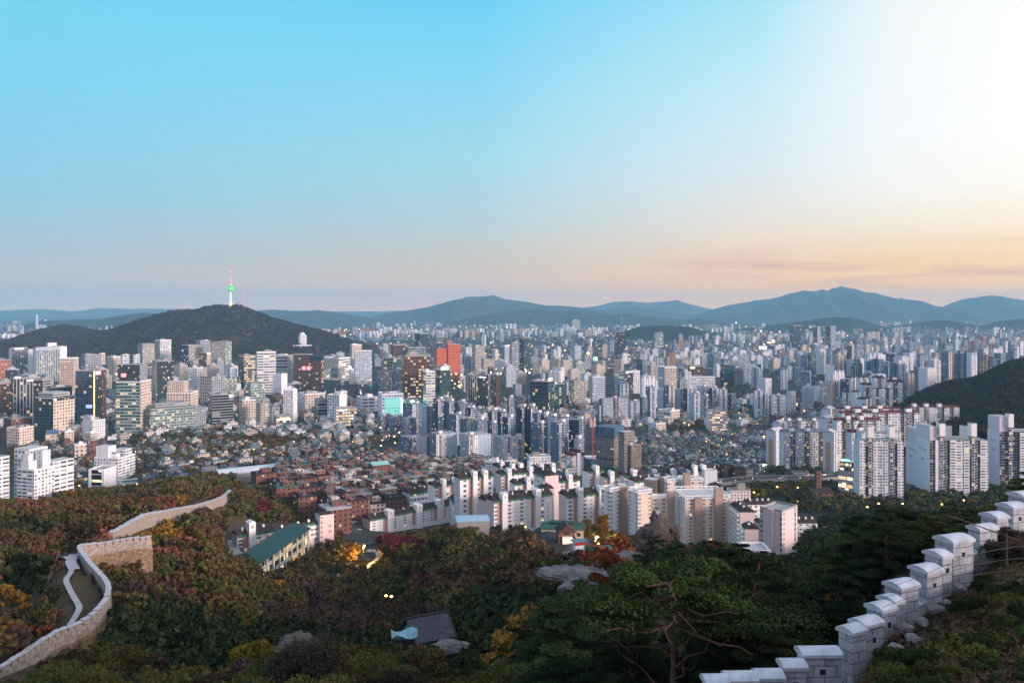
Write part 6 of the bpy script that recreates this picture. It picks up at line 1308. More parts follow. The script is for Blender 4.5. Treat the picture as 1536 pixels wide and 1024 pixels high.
RUBBLE = stone_mat('rough_rubble_stone', (.34, .23, .15), (.20, .14, .10), (.05, .04, .03), .75, .5, bump=.9, var=.8)
WALLCAP = noise_mat('wall_coping', (.46, .45, .50), (.36, .35, .40), 1.2, .9, bump=.03)
PORT_SHADE = noise_mat('port_shade', (.03, .03, .035), (.02, .02, .02), 1, 1)  # near-black colour of a flat panel, painted shade for the gun port hollows
def spline(pts, step):
    """Catmull-Rom through points (tuples of any length), resampled about every step along the first two coordinates"""
    P = [np.array(p, float) for p in pts]; P = [2 * P[0] - P[1]] + P + [2 * P[-1] - P[-2]]; out = []
    for i in range(1, len(P) - 2):
        n = max(2, int(np.linalg.norm((P[i + 1] - P[i])[:3]) / step))
        for t in np.arange(n) / n:
            a, b, c, d = P[i - 1:i + 3]; out.append(.5 * ((2 * b) + (c - a) * t + (2 * a - 5 * b + 4 * c - d) * t ** 2 + (-a + 3 * b - 3 * c + d) * t ** 3))
    out.append(P[-2]); return out
def fortress(label, top, thick, drop, merlon, gap, mh, mat, group=None, low=None):
    """stone curtain along a line of top points (px, py, distance): body, then separate merlons with coping"""
    line = spline([tuple(at(*t)) for t in top], merlon + gap); o = Vector(line[0]); root = empty('fortress_wall', o, 0, label, 'fortress wall', group)
    body = MB(); lowm = MB(); L_, u = [], 0.0
    P = [Vector(p) for p in line]; nrm = []
    for i, p in enumerate(P):
        t = (P[min(i + 1, len(P) - 1)] - P[max(i - 1, 0)]); t.z = 0; t.normalize(); nrm.append(Vector((t.y, -t.x, 0)))
    for i in range(len(P) - 1):
        a, b = P[i], P[i + 1]; na, nb = nrm[i] * thick / 2, nrm[i + 1] * thick / 2; l = (b - a).length
        za, zb = a.z - mh, b.z - mh
        ga = min(float(land(a.x, a.y)), za) - drop; gb = min(float(land(b.x, b.y)), zb) - drop
        def q(pa, pb, z0a, z0b, z1a, z1b, mb=body, mt=0): mb.face([(pa.x - o.x, pa.y - o.y, z0a - o.z), (pb.x - o.x, pb.y - o.y, z0b - o.z), (pb.x - o.x, pb.y - o.y, z1b - o.z), (pa.x - o.x, pa.y - o.y, z1a - o.z)], mt, [(u, z0a), (u + l, z0b), (u + l, z1b), (u, z1a)])
        if low:
            ma, mb_ = za - low, zb - low
            q(a + na, b + nb, ma, mb_, za, zb); q(a + na * 1.5, b + nb * 1.5, ga, gb, ma, mb_, lowm, 0)
            lowm.face([tuple(a + na * 1.5 + Vector((0, 0, ma - a.z)) - o), tuple(b + nb * 1.5 + Vector((0, 0, mb_ - b.z)) - o), tuple(b + nb + Vector((0, 0, mb_ - b.z)) - o), tuple(a + na + Vector((0, 0, ma - a.z)) - o)], 0)
        else: q(a + na, b + nb, ga, gb, za, zb)
        q(b - nb, a - na, gb, ga, zb, za)
        body.face([(a.x - na.x - o.x, a.y - na.y - o.y, za - o.z), (a.x + na.x - o.x, a.y + na.y - o.y, za - o.z), (b.x + nb.x - o.x, b.y + nb.y - o.y, zb - o.z), (b.x - nb.x - o.x, b.y - nb.y - o.y, zb - o.z)], 0)
        u += l
    for e, sgn in ((0, -1), (len(P) - 1, 1)):
        a, na = P[e], nrm[e] * thick / 2; g = float(land(a.x, a.y)) - drop; z = a.z - mh
        c1, c2 = (a + na, a - na) if sgn > 0 else (a - na, a + na)
        body.face([(c1.x - o.x, c1.y - o.y, g - o.z), (c2.x - o.x, c2.y - o.y, g - o.z), (c2.x - o.x, c2.y - o.y, z - o.z), (c1.x - o.x, c1.y - o.y, z - o.z)], 0, [(0, g), (thick, g), (thick, z), (0, z)])
    body.build('wall_body', [mat], root)
    if low: lowm.build('rubble_base', [RUBBLE], root)
    n = 0
    for i in range(len(P) - 1):
        a, b = P[i], P[i + 1]; v = b - a; l = v.length
        if l < .3: continue
        v = v / l; e = a + v * (l * merlon / (merlon + gap)); na = nrm[i] * thick * .42; zt = max(a.z, e.z) + RNG.uniform(-.13, .06); zb = min(a.z, e.z) - mh - .15
        pl = [a + na, e + na, e - na, a - na]; cr = (pl[1] - pl[0]).cross(pl[2] - pl[1]).z
        if cr < 0: pl.reverse()
        m = MB(); m.prism([(p.x - o.x, p.y - o.y) for p in pl], zb - o.z, zt - .16 - o.z, 0, 0)
        na2 = nrm[i] * thick * .54; pl2 = [a + na2 - v * .06, e + na2 + v * .06, e - na2 + v * .06, a - na2 - v * .06]
        if cr < 0: pl2.reverse()
        c = MB(); c.prism([(p.x - o.x, p.y - o.y) for p in pl2], zt - .155 - o.z, zt + .02 - o.z, 0, 0, bottom=True)
        if n < 100:
            mo = m.build('merlon', [mat], root); c.build('coping', [WALLCAP], mo)
        n += 1
    return root
WA = [(-60, 1035, 124), (0, 999, 130), (25, 984, 134), (50, 967, 139), (80, 948, 145), (110, 936, 150), (135, 922, 154), (150, 908, 158), (160, 893, 163), (163, 880, 167), (158, 868, 172), (146, 854, 178), (134, 841, 184), (124, 828, 190), (119, 820, 195), (124, 816.5, 199), (145, 814, 203), (170, 810, 206), (190, 806, 208), (210, 805.5, 210), (226, 804.5, 213)]
fortress('pale old fortress wall winding up the slope in an S bend', WA, .95, 4, 1.3, .22, .95, OLDSTONE, low=1.9)
WBp = [(166, 797, 236), (185, 788.5, 246), (205, 777, 264), (215, 772.5, 274), (240, 767.5, 300), (270, 762, 336), (300, 756, 380), (325, 748, 425), (336, 742.5, 450), (343, 736, 474), (354, 731, 520), (368, 727, 580), (384, 724.5, 640)]
fortress('old fortress wall running straight over the autumn wood beyond the bend', WBp, 1.4, 5, 2.4, .35, 1.2, OLDSTONE)
WCp = [(384, 724, 700), (410, 721, 712), (440, 718, 724), (475, 713, 742), (510, 707, 765), (541, 701, 790)]
fortress('far stretch of old wall lit by lamps below the yellow trees', WCp, 1.6, 6, 3.2, .5, 1.4, OLDSTONE)
# footpath along the inside of the wall
def ribbon(name, pts, width, mat, lift=.25, label=None, step=2.0, solid=0.0):
    """strip laid on the land along (px, py) ground points"""
    g = []
    for p in pts:
        d = p[2] if len(p) > 2 else float(gpt(p[0], p[1])); g.append(((p[0] - CX) / F * d, d))
    ln = spline(g, step) if len(g) > 2 else [np.array(p) for p in g]; mb = MB(); prev = None; u = 0
    for i, p in enumerate(ln):
        t = ln[min(i + 1, len(ln) - 1)] - ln[max(i - 1, 0)]; t = t / (np.linalg.norm(t) + 1e-9); nr = np.array((-t[1], t[0])) * width / 2
        zc = float(land(*p)) + lift; cur = ((p[0] + nr[0], p[1] + nr[1], zc), (p[0] - nr[0], p[1] - nr[1], zc))
        if prev: mb.face([prev[0], prev[1], cur[1], cur[0]], 0, [(0, u), (width, u), (width, u + step), (0, u + step)]); u += step
        prev = cur
    o = mb.build(name, [mat]); return tag(o, kind='structure')
ribbon('path', [(82, 846), (92, 838), (104, 842), (109, 852), (105, 864), (99, 872), (103, 884), (112, 902), (119, 914), (113, 928), (104, 944)], 1.1, PAVING, .5)
ribbon('path', [(112, 834), (106, 846), (112, 858)], 2.2, PAVING, .55)
LIT_PATH = noise_mat('sand_path', (.42, .34, .25), (.34, .27, .2), .6, .95)
ribbon('path', [(496, 868), (515, 860), (535, 854), (552, 850), (566, 843), (571, 834), (566, 824)], 4.5, LIT_PATH, .35)
ribbon('path', [(530, 878), (545, 890)], 2.2, LIT_PATH, .35)
ribbon('path', [(475, 842), (482, 826), (490, 812)], 3, CONCRETE, .4)
ribbon('road', [(842, 866), (848, 846), (860, 832), (868, 820), (872, 808)], 7, ASPHALT, .35)
ribbon('road', [(340, 812), (350, 832), (378, 838), (400, 828)], 9, PAVING, .3)
ribbon('road', [(510, 826), (530, 818), (556, 814), (574, 814)], 10, ASPHALT, .3)
ribbon('road', [(500, 770), (510, 790), (540, 800)], 14, ASPHALT, .25)
ribbon('road', [(560, 700), (582, 682), (600, 668), (604, 656)], 14, ASPHALT, .25)
ribbon('road', [(118, 752), (122, 738), (116, 724), (108, 708)], 10, ASPHALT, .25)
ribbon('road', [(1180, 770), (1230, 752), (1290, 758), (1380, 760), (1470, 752)], 10, ASPHALT, .25)
# right hand crenellated wall of new granite: one stepped wall whose blocks each carry an arched cap
def new_wall():
    B_ = [  # left end, near corner, right end of the block, cap height at the near corner, distance, gun port?
        (1052, 1062, 1094, 1030, 33.0, 0, 10), (1086, 1094, 1136, 1025, 33.6, 0, 10), (1134, 1140, 1176, 1021, 34.2, 0, 10), (1171, 1178, 1210, 1005, 34.8, 1, 10), (1198, 1206, 1262, 986, 35.4, 1, 10),
        (1258, 1279, 1299, 953, 36.4, 0, 30), (1276, 1299, 1324, 942, 37.2, 1, 30), (1300, 1324, 1344, 919, 38.2, 1, 30), (1318, 1343, 1354.5, 907, 39.0, 0, 30), (1327, 1352, 1378, 885, 40.0, 0, 30), (1365, 1391, 1413, 861, 41.4, 1, 30), (1387, 1414, 1428, 838, 42.6, 1, 30), (1402, 1430, 1460, 816, 44.0, 1, 30),
        (1452, 1470, 1496, 797, 49.0, 1, 30), (1466, 1496, 1513, 779, 50.6, 1, 30), (1490, 1520, 1540, 764, 52.0, 1, 30), (1505, 1536, 1562, 747, 53.4, 1, 30), (1530, 1560, 1600, 732, 55, 1, 30)]
    p0 = at(1206, 990, 35.4); root = empty('fortress_wall', p0, 0, 'new pale granite wall stepping up beside the pines, each block with an arched cap', 'fortress wall')
    for k, (x0, xm, x1, yc, d, port, aa) in enumerate(B_):
        c, ar, w, l = plan(x0, xm, x1, d, 1, R_(aa) + .35, None, None, .35) if aa == 30 else plan(x0, xm, x1, d, 1, math.atan((xm - CX) / F) + .03, .8, None, .35)
        l = min(l, 1.15) if aa == 30 else l
        zt = CZ - (yc - HZ) / F * d; g = float(land(c.x, c.y)) - 1.5
        m = MB(); m.prism([(0, 0), (w, 0), (w, l), (0, l)], g - zt, -.004, 0, 0, v0=0)
        b = m.build('merlon', [GRANITE], root, loc=(c.x - p0.x, c.y - p0.y, zt - p0.z), rz=ar)
        # arched cap across the wall's thickness, projecting on all sides
        cp = MB(); n, o, th, rise = 8, .10, .14, .16
        Y = [(-o + (l + 2 * o) * i / n) for i in range(n + 1)]; Zt = [th + rise * (1 - (2 * i / n - 1) ** 2) for i in range(n + 1)]; x0_, x1_ = -o, w + o * .6
        for i in range(n): cp.face([(x0_, Y[i], Zt[i]), (x1_, Y[i], Zt[i]), (x1_, Y[i + 1], Zt[i + 1]), (x0_, Y[i + 1], Zt[i + 1])], 0)
        cp.face([(x0_, -o, 0), (x1_, -o, 0), (x1_, -o, Zt[0]), (x0_, -o, Zt[0])], 0); cp.face([(x1_, l + o, 0), (x0_, l + o, 0), (x0_, l + o, Zt[-1]), (x1_, l + o, Zt[-1])], 0)
        cp.face([(x0_, Y[i], Zt[i]) for i in range(n + 1)][::1] + [(x0_, l + o, 0), (x0_, -o, 0)], 0); cp.face([(x1_, Y[i], Zt[i]) for i in range(n, -1, -1)] + [(x1_, -o, 0), (x1_, l + o, 0)], 0)
        cp.face([(x0_, l + o, 0), (x1_, l + o, 0), (x1_, -o, 0), (x0_, -o, 0)], 0); cp.build('cap_stone', [GRANITE_CAP], b)
        if port:
            h = MB(); s = .13; cx = w * .5; z = -.62
            for (a0, a1, b0, b1) in ((cx - s - .05, cx + s + .05, z - s - .05, z - s), (cx - s - .05, cx + s + .05, z + s, z + s + .05), (cx - s - .05, cx - s, z - s, z + s), (cx + s, cx + s + .05, z - s, z + s)): h.box(a0, a1, -.012, -.002, b0, b1, 1)
            h.box(cx - s, cx + s, -.006, -.002, z - s, z + s, 0); h.build('gun_port', [PORT_SHADE, GRANITE_CAP], b)
    # continuous foot of the wall
    f = MB(); ls = [(at(xm, yc, d), d) for (_, xm, _, yc, d, _, aa) in B_ if aa == 30]
    for (a, da), (b, db) in zip(ls, ls[1:]):
        za, zb = min(a.z, b.z) - 1.1, min(a.z, b.z) - 1.1
        ga, gb = float(land(a.x, a.y)) - 1.2, float(land(b.x, b.y)) - 1.2
        f.face([(a.x - p0.x + .05, a.y - p0.y + .12, ga - p0.z), (b.x - p0.x + .05, b.y - p0.y + .12, gb - p0.z), (b.x - p0.x + .05, b.y - p0.y + .12, zb - p0.z), (a.x - p0.x + .05, a.y - p0.y + .12, za - p0.z)], 0, [(0, 0), ((b - a).length, 0), ((b - a).length, 2), (0, 2)])
        f.face([(a.x - p0.x + .05, a.y - p0.y + .12, za - p0.z), (b.x - p0.x + .05, b.y - p0.y + .12, zb - p0.z), (b.x - p0.x - .5, b.y - p0.y + .8, zb - p0.z), (a.x - p0.x - .5, a.y - p0.y + .8, za - p0.z)], 0)
    f.build('wall_foot', [GRANITE], root)
new_wall()

# rocks
def rock(name, label, px, py, d, sx, sy, sz, seed, mat, lobes=6, group=None, sink=.35, flat=1.0, base_only=False):
    rr = random.Random(seed); bm = bmesh.new(); bmesh.ops.create_icosphere(bm, subdivisions=5, radius=1.0)
    ws = [(Vector((rr.uniform(-1, 1), rr.uniform(-1, 1), rr.uniform(-.4, 1))).normalized(), rr.uniform(.15, .5), rr.uniform(.6, 1.6)) for _ in range(lobes)]
    from mathutils import noise as mn
    for v in bm.verts:
        p = v.co.normalized(); s = 1.0
        for w, k, e in ws: s += k * max(0, p.dot(w)) ** (3 + 4 * e) - .06
        s += .10 * mn.noise(p * 2.3 + Vector((seed, 0, 0))) + .06 * mn.noise(p * 6 + Vector((0, seed, 0))) - .10 * max(0, .25 - abs(mn.noise(p * 1.9 + Vector((0, 0, seed))))) * 2
        q = p * 3.1 + Vector((seed, seed, 0)); s += .16 * abs(mn.noise(q)) - .13 * max(0, .2 - abs(mn.noise(q * 1.7))) * 3 + .05 * mn.noise(p * 13)
        v.co = Vector((p.x * s * sx, p.y * s * sy, p.z * s * sz))
    me = bpy.data.meshes.new(name); bm.to_mesh(me); bm.free(); me.materials.append(mat); me.polygons.foreach_set('use_smooth', [True] * len(me.polygons))
    P = at(px, py, d); o = link(name, me, None, P, rr.uniform(0, 3)); o.location.z -= sink * sz; return tag(o, label, 'rock', group)
ROCK = noise_mat('weathered_granite', (.17, .125, .11), (.03, .026, .026), .9, .95, detail=9, bump=.6, bscale=2.2)
ROCK_PALE = noise_mat('pale_granite', (.22, .20, .21), (.07, .065, .07), .5, .95, detail=9, bump=.5, bscale=1.4)
rock('boulder', 'domed brown boulder rising alone from the dark pines', 448, 962, 104, 3.2, 2.6, 2.3, 3, ROCK, 8)
rock('boulder', 'sloping tail of rock below the domed boulder', 478, 982, 102, 3.6, 2.0, 1.6, 8, ROCK, 5)
rock('boulder', 'dark ledge of stone left of the domed boulder', 428, 972, 105, 2.0, 1.8, 1.7, 5, ROCK, 5)
rock('boulder', 'tall crag behind the hiker with a notched top', 1000, 800, 120, 2.0, 2.2, 3.0, 11, ROCK, 9, sink=.1)
rock('boulder', 'smooth rock slope the hiker stands on', 978, 808, 118, 3.4, 2.6, 2.5, 12, ROCK, 5, sink=.1)
rock('boulder', 'broad pale slab of rock below the valley road', 866, 858, 112, 6.0, 4.0, 1.2, 21, ROCK_PALE, 4)
rock('boulder', 'rounded pale boulder beside the orange tree', 925, 842, 114, 3.8, 3.2, 2.6, 22, ROCK_PALE, 4)
rock('boulder', 'pinkish rock face between the pines below the slab', 905, 868, 106, 4.2, 2.6, 1.4, 23, ROCK_PALE, 4)
rock('boulder', 'small pink rock at the foot of the pines', 860, 880, 100, 3.0, 1.8, 1.3, 24, ROCK_PALE, 4)
rock('boulder', 'flat whitish boulder beside the red shrubs', 1118, 905, 62, 2.6, 1.8, .8, 25, ROCK_PALE, 3)
rock('boulder', 'steep grey rock beside the tiled house', 668, 968, 150, 4.5, 2.2, 1.5, 26, ROCK_PALE, 4)
for i, (px, py, d, s) in enumerate([(1358, 940, 38, .45), (1385, 930, 38, .35), (1405, 912, 39, .5), (1372, 958, 36, .4), (1420, 902, 40, .3), (1345, 972, 35, .5), (1500, 965, 33, .45), (1512, 978, 32, .35), (1525, 888, 40, .6), (1440, 880, 42, .4), (1395, 960, 36, .3), (1330, 990, 34, .4)]):
    rock('field_stone', 'loose grey stone on the bank %s' % ('below the granite wall' if px < 1450 else 'among the dark shrubs'), px, py, d, s, s * .8, s * .6, 50 + i, ROCK_PALE, 3, 'loose stones on the bank')

# person on the crag: hat, pale shirt, jeans, dark pack, leaning forward in mid stride
def person():
    D = 117.0; f = at(986, 781.5, D); root = empty('person', f, R_(75), 'hiker in a pale shirt, jeans and a dark hat stepping down the crag', 'person')
    def skin_obj(name, joints, edges, mat):
        me = bpy.data.meshes.new(name); me.from_pydata([j[:3] for j in joints], edges, []); o = link(name, me, root); me.materials.append(mat)
        o.modifiers.new('skin', 'SKIN'); 
        for i, j in enumerate(joints): me.skin_vertices[0].data[i].radius = (j[3], j[3] * (j[4] if len(j) > 4 else 1))
        me.skin_vertices[0].data[0].use_root = True
        sub = o.modifiers.new('sub', 'SUBSURF'); sub.levels = 2; sub.render_levels = 2; return o
    skin = noise_mat('skin', (.45, .28, .2), (.4, .25, .18), 3, .6); shirt = noise_mat('pale_blue_shirt', (.48, .53, .62), (.4, .45, .55), 4, .9)
    jeans = noise_mat('blue_jeans', (.06, .11, .19), (.04, .08, .15), 5, .9); dark = noise_mat('dark_cloth', (.02, .03, .03), (.03, .03, .03), 5, .9)
    # local x is forward
    J = [(0, 0, .92, .13, .9), (.05, 0, 1.08, .13, .85), (.13, 0, 1.28, .15, .8), (.2, 0, 1.45, .07), (.23, 0, 1.52, .05), (.27, 0, 1.60, .075), (.29, 0, 1.70, .085), (.28, 0, 1.78, .05),
         (.17, .19, 1.40, .06), (.26, .24, 1.14, .045), (.44, .2, .98, .035), (.50, .19, .93, .032), (.17, -.19, 1.40, .06), (.2, -.25, 1.13, .045), (.36, -.23, .96, .035), (.42, -.22, .91, .032),
         (.02, .1, .86, .1), (.2, .11, .48, .065), (.12, .11, .08, .045), (.25, .11, .04, .04), (-.02, -.1, .86, .1), (-.06, -.11, .47, .065), (-.3, -.11, .14, .045), (-.2, -.11, .07, .04)]
    E = [(0, 1), (1, 2), (2, 3), (3, 4), (4, 5), (5, 6), (6, 7), (2, 8), (8, 9), (9, 10), (10, 11), (2, 12), (12, 13), (13, 14), (14, 15), (0, 16), (16, 17), (17, 18), (18, 19), (0, 20), (20, 21), (21, 22), (22, 23)]
    skin_obj('body', J, E, skin)
    skin_obj('shirt', [(0.01, 0, .95, .155, .95), (.05, 0, 1.08, .155, .9), (.13, 0, 1.28, .175, .85), (.18, 0, 1.41, .10), (.17, .2, 1.39, .075), (.24, .24, 1.18, .062), (.17, -.2, 1.39, .075), (.2, -.25, 1.16, .062)], [(0, 1), (1, 2), (2, 3), (2, 4), (4, 5), (2, 6), (6, 7)], shirt)
    skin_obj('trousers', [(0, 0, .93, .15, .95), (.02, .1, .86, .115), (.2, .11, .48, .082), (.13, .11, .12, .065), (-.02, -.1, .86, .115), (-.06, -.11, .47, .082), (-.28, -.11, .17, .065)], [(0, 1), (1, 2), (2, 3), (0, 4), (4, 5), (5, 6)], jeans)
    add(root, 'hat', [dark], lambda m: m.lathe([(.2, 1.735), (.12, 1.745), (.105, 1.82), (.07, 1.85), (.001, 1.855)], 16), loc=(.28, 0, 0))
    for sy in (-1, 1):
        add(root, 'hand', [skin], lambda m: [m.tube((.47 + .0, sy * .205 + k * .016, .92), (.53 + .01 * (k % 2), sy * .205 + k * .018, .86 - .008 * abs(k)), .009, .006, 6) for k in (-2, -1, 0, 1)] + [m.tube((.46, sy * .205 - .03, .93), (.50, sy * .205 - .05, .90), .01, .007, 6)])
        add(root, 'shoe', [dark], lambda m: m.box((.10 if sy > 0 else -.32), (.34 if sy > 0 else -.08), sy * .11 - .05, sy * .11 + .05, -.02 if sy > 0 else .02, .09 if sy > 0 else .13))
    add(root, 'face', [dark], lambda m: [m.tube((.365, e, 1.70), (.378, e, 1.70), .012, .01, 6) for e in (-.03, .03)] + [m.tube((.365, 0, 1.68), (.395, 0, 1.655), .012, .016, 6), m.box(.355, .372, -.025, .025, 1.618, 1.626)])
    add(root, 'hip_bag', [dark], lambda m: m.box(.12, .3, -.1, .1, .84, 1.06))
person()

# ------------------------------------------------------------------ the tower on the hill and the masts
def hill_tower():
    d = 4400.0; b = at(345.6, 461.5, d); t = empty('observation_tower', b, 0, 'slim observation tower lit green with a red and white mast on the hill', 'tower'); u = d / F
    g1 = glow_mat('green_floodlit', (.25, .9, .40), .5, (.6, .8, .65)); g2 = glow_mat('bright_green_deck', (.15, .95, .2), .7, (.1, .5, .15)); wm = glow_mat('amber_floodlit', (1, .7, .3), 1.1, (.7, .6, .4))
    rd = glow_mat('red_mast_glow', (1, .25, .2), .6, (.6, .08, .06)); wt = glow_mat('white_mast_glow', (1, .8, .75), .3, (.7, .65, .62))  # mast steel given a glow of its own to stand out, no lamps
    add(t, 'base_building', [wm], lambda m: (m.lathe([(2.2 * u, -3 * u), (2.2 * u, 2.6 * u), (1.6 * u, 2.7 * u), (1.6 * u, 3.6 * u)], 16), m.lathe([(2.6 * u, 3.61 * u), (2.6 * u, 6.6 * u), (1.9 * u, 6.8 * u), (.1, 7 * u)], 16)))
    add(t, 'shaft', [g1], lambda m: m.lathe([(1.75 * u, 6.9 * u), (1.45 * u, 14 * u), (1.2 * u, 25 * u)], 16))
    k = add(t, 'observation_deck', [g2, DARKMETAL], lambda m: m.lathe([(1.2 * u, 24.4 * u), (3.2 * u, 25.6 * u), (4.1 * u, 27 * u), (4.2 * u, 30.4 * u), (3.4 * u, 31 * u), (3.3 * u, 32.6 * u), (2.0 * u, 33.4 * u), (.9 * u, 33.6 * u)], 20, mats=[1, 0, 0, 1, 0, 1, 1]))
    z = 33.6
    for i, (h, r, mt) in enumerate([(2.6, 1.5, wt), (4.4, 1.15, rd), (3.4, .95, wt), (1.8, .8, METAL), (1.2, .8, wm), (2.2, .75, METAL), (4.2, .65, rd), (2.0, .6, wt), (4.2, .5, rd), (3.2, .4, METAL), (4.4, .3, wt)]):
        add(t, 'mast_section', [mt], lambda m: m.tube((0, 0, z * u), (0, 0, (z + h) * u - .02), r * u * .9, r * u * .84, 8)); z += h
hill_tower()
def mast(label, px, pt, pb, d, w):
    p = at(px, pb + 1.5, d); t = empty('radio_mast', p, 0, label, 'mast'); h = (pb + 1.5 - pt) / F * d; n = 9
    rd = bpy.data.materials['red_mast_glow']
    for i in range(n):
        f0, f1 = i / n, (i + 1) / n
        def seg(m):
            a, b = w * (1 - .8 * f0), w * (1 - .8 * f1)
            for sx in (-1, 1):
                for sy in (-1, 1): m.tube((sx * a, sy * a, h * f0), (sx * b, sy * b, h * f1 - .01), .5, .45, 4)
            m.tube((-a, -a, h * f0), (b, -b, h * f1), .3, .3, 4); m.tube((a, -a, h * f0), (-b, -b, h * f1), .3, .3, 4)
        add(t, 'lattice_section', [rd if i % 2 == 0 else WHITEPAINT], seg)
mast('red and white lattice mast standing right of the observation tower', 366.5, 430, 465, 4400, 5.5)
mast('small red mast on the lower left shoulder of the tower hill', 278.5, 449, 466, 4400, 4)
mast('thin antenna on the round station at the mountain top', 1264.5, 424, 431, 15500, 8)
b = at(1262, 430.5, 15480); s = empty('summit_station', b, 0, 'tiny round weather station on the highest mountain top', 'station')
add(s, 'drum', [CONCRETE], lambda m: m.lathe([(45, -15), (45, 12), (30, 16), (.1, 20)], 14)); add(s, 'dome', [PLASTER], lambda m: m.lathe([(22, 14), (20, 26), (10, 34), (.1, 36)], 12), loc=(-10, 0, 0))
# summit village lights below the tower
def spotlight(label, px, py, d, mat, r, group):
    p = at(px, py, d); o = empty('floodlight', p, 0, label, 'light', group)
    add(o, 'lamp_head', [mat], lambda m: m.lathe([(.01, r), (r * .8, r * .6), (r, 0), (r * .8, -r * .6), (.01, -r)], 8)); add(o, 'post', [DARKMETAL], lambda m: m.tube((0, 0, -r * 4 - 3), (0, 0, -r), r * .2, r * .2, 5)); return o
rr = random.Random(77)
for i in range(14): spotlight('tiny warm light on the crest of the tower hill', *((rr.uniform(335, 350), rr.uniform(463, 468)) if i < 8 else (rr.uniform(268, 293), rr.uniform(465.5, 468))), 4360 - (i < 8) * 30, LAMP_WARM, 1.6, 'lights on the crest of the tower hill')
for lb, px, py, d, mt, r in [('dazzling turquoise light between the office towers', 619, 603, 1850, glow_mat('turquoise_lamp', (.2, 1, .85), 60), 4.2), ('bright white light at the lit junction', 760, 552.5, 2600, LAMP_WHITE, 4.5), ('white light over the pale wide office', 525, 551, 2450, LAMP_WHITE, 4.0),
                             ('orange glowing floodlight on the western plain', 1217, 527, 3700, LAMP_WARM, 6.5), ('weaker orange floodlight left of it', 1187, 528, 3650, LAMP_WARM, 4), ('warm stadium light on the western horizon', 1160, 512, 5200, LAMP_WARM, 9), ('white light among the houses before the tan striped slab', 1145, 697.5, 770, LAMP_WHITE, .8), ('warm light crowning the far eastern towers', 1104, 484, 7000, LAMP_WHITE, 4), ('green floodlit roof in the hazy middle', 893, 538, 3000, SIGN_GREEN, 9), ('yellow roof light near the green one', 882, 530, 3050, LAMP_WARM, 5)]:
    spotlight(lb, px, py, d, mt, r, None)
for lb, bx, d, mats, n, r in [('street light below the orange office tower', (674, 693, 560, 582), 1950, (SIGN_RED, LAMP_WARM, SIGN_WARM), 16, 1.7), ('street light at the junction by the white roofed tower', (735, 800, 548, 562), 2500, (LAMP_WARM, SIGN_WARM, LAMP_WHITE), 16, 1.9), ('red tinged street light in the rooftop sea', (948, 968, 660, 690), 1150, (SIGN_RED, LAMP_WARM), 9, .9),
                              ('light on the avenue left of the central estate', (570, 606, 640, 655), 1350, (LAMP_WARM, LAMP_WARM, SIGN_WARM), 10, 1.0), ('light of the bright western district', (1130, 1260, 488, 528), 5000, (LAMP_WARM, SIGN_WARM, LAMP_WHITE), 26, 4.5), ('light in the hazy middle of the city', (700, 1000, 500, 545), 4200, (LAMP_WARM, SIGN_WARM, SIGN_CYAN, LAMP_WHITE), 30, 2.6), ('light between the downtown offices', (20, 560, 560, 640), 1800, (LAMP_WARM, SIGN_WARM, SIGN_RED, LAMP_WHITE), 24, 1.1), ('light in the far west beyond the wooded hill', (1270, 1530, 490, 540), 4500, (LAMP_WARM, SIGN_WARM, LAMP_WHITE), 26, 2.6)]:
    for i in range(n): px, py = rr.uniform(bx[0], bx[1]), rr.uniform(bx[2], bx[3]); dd = float(gpt(px, py + 4, 900)) if d > 3000 else d * rr.uniform(.94, 1.06); spotlight(lb, px, py, min(dd, 9000), rr.choice(mats), r * rr.uniform(.6, 1.2), lb.replace('light', 'lights', 1))
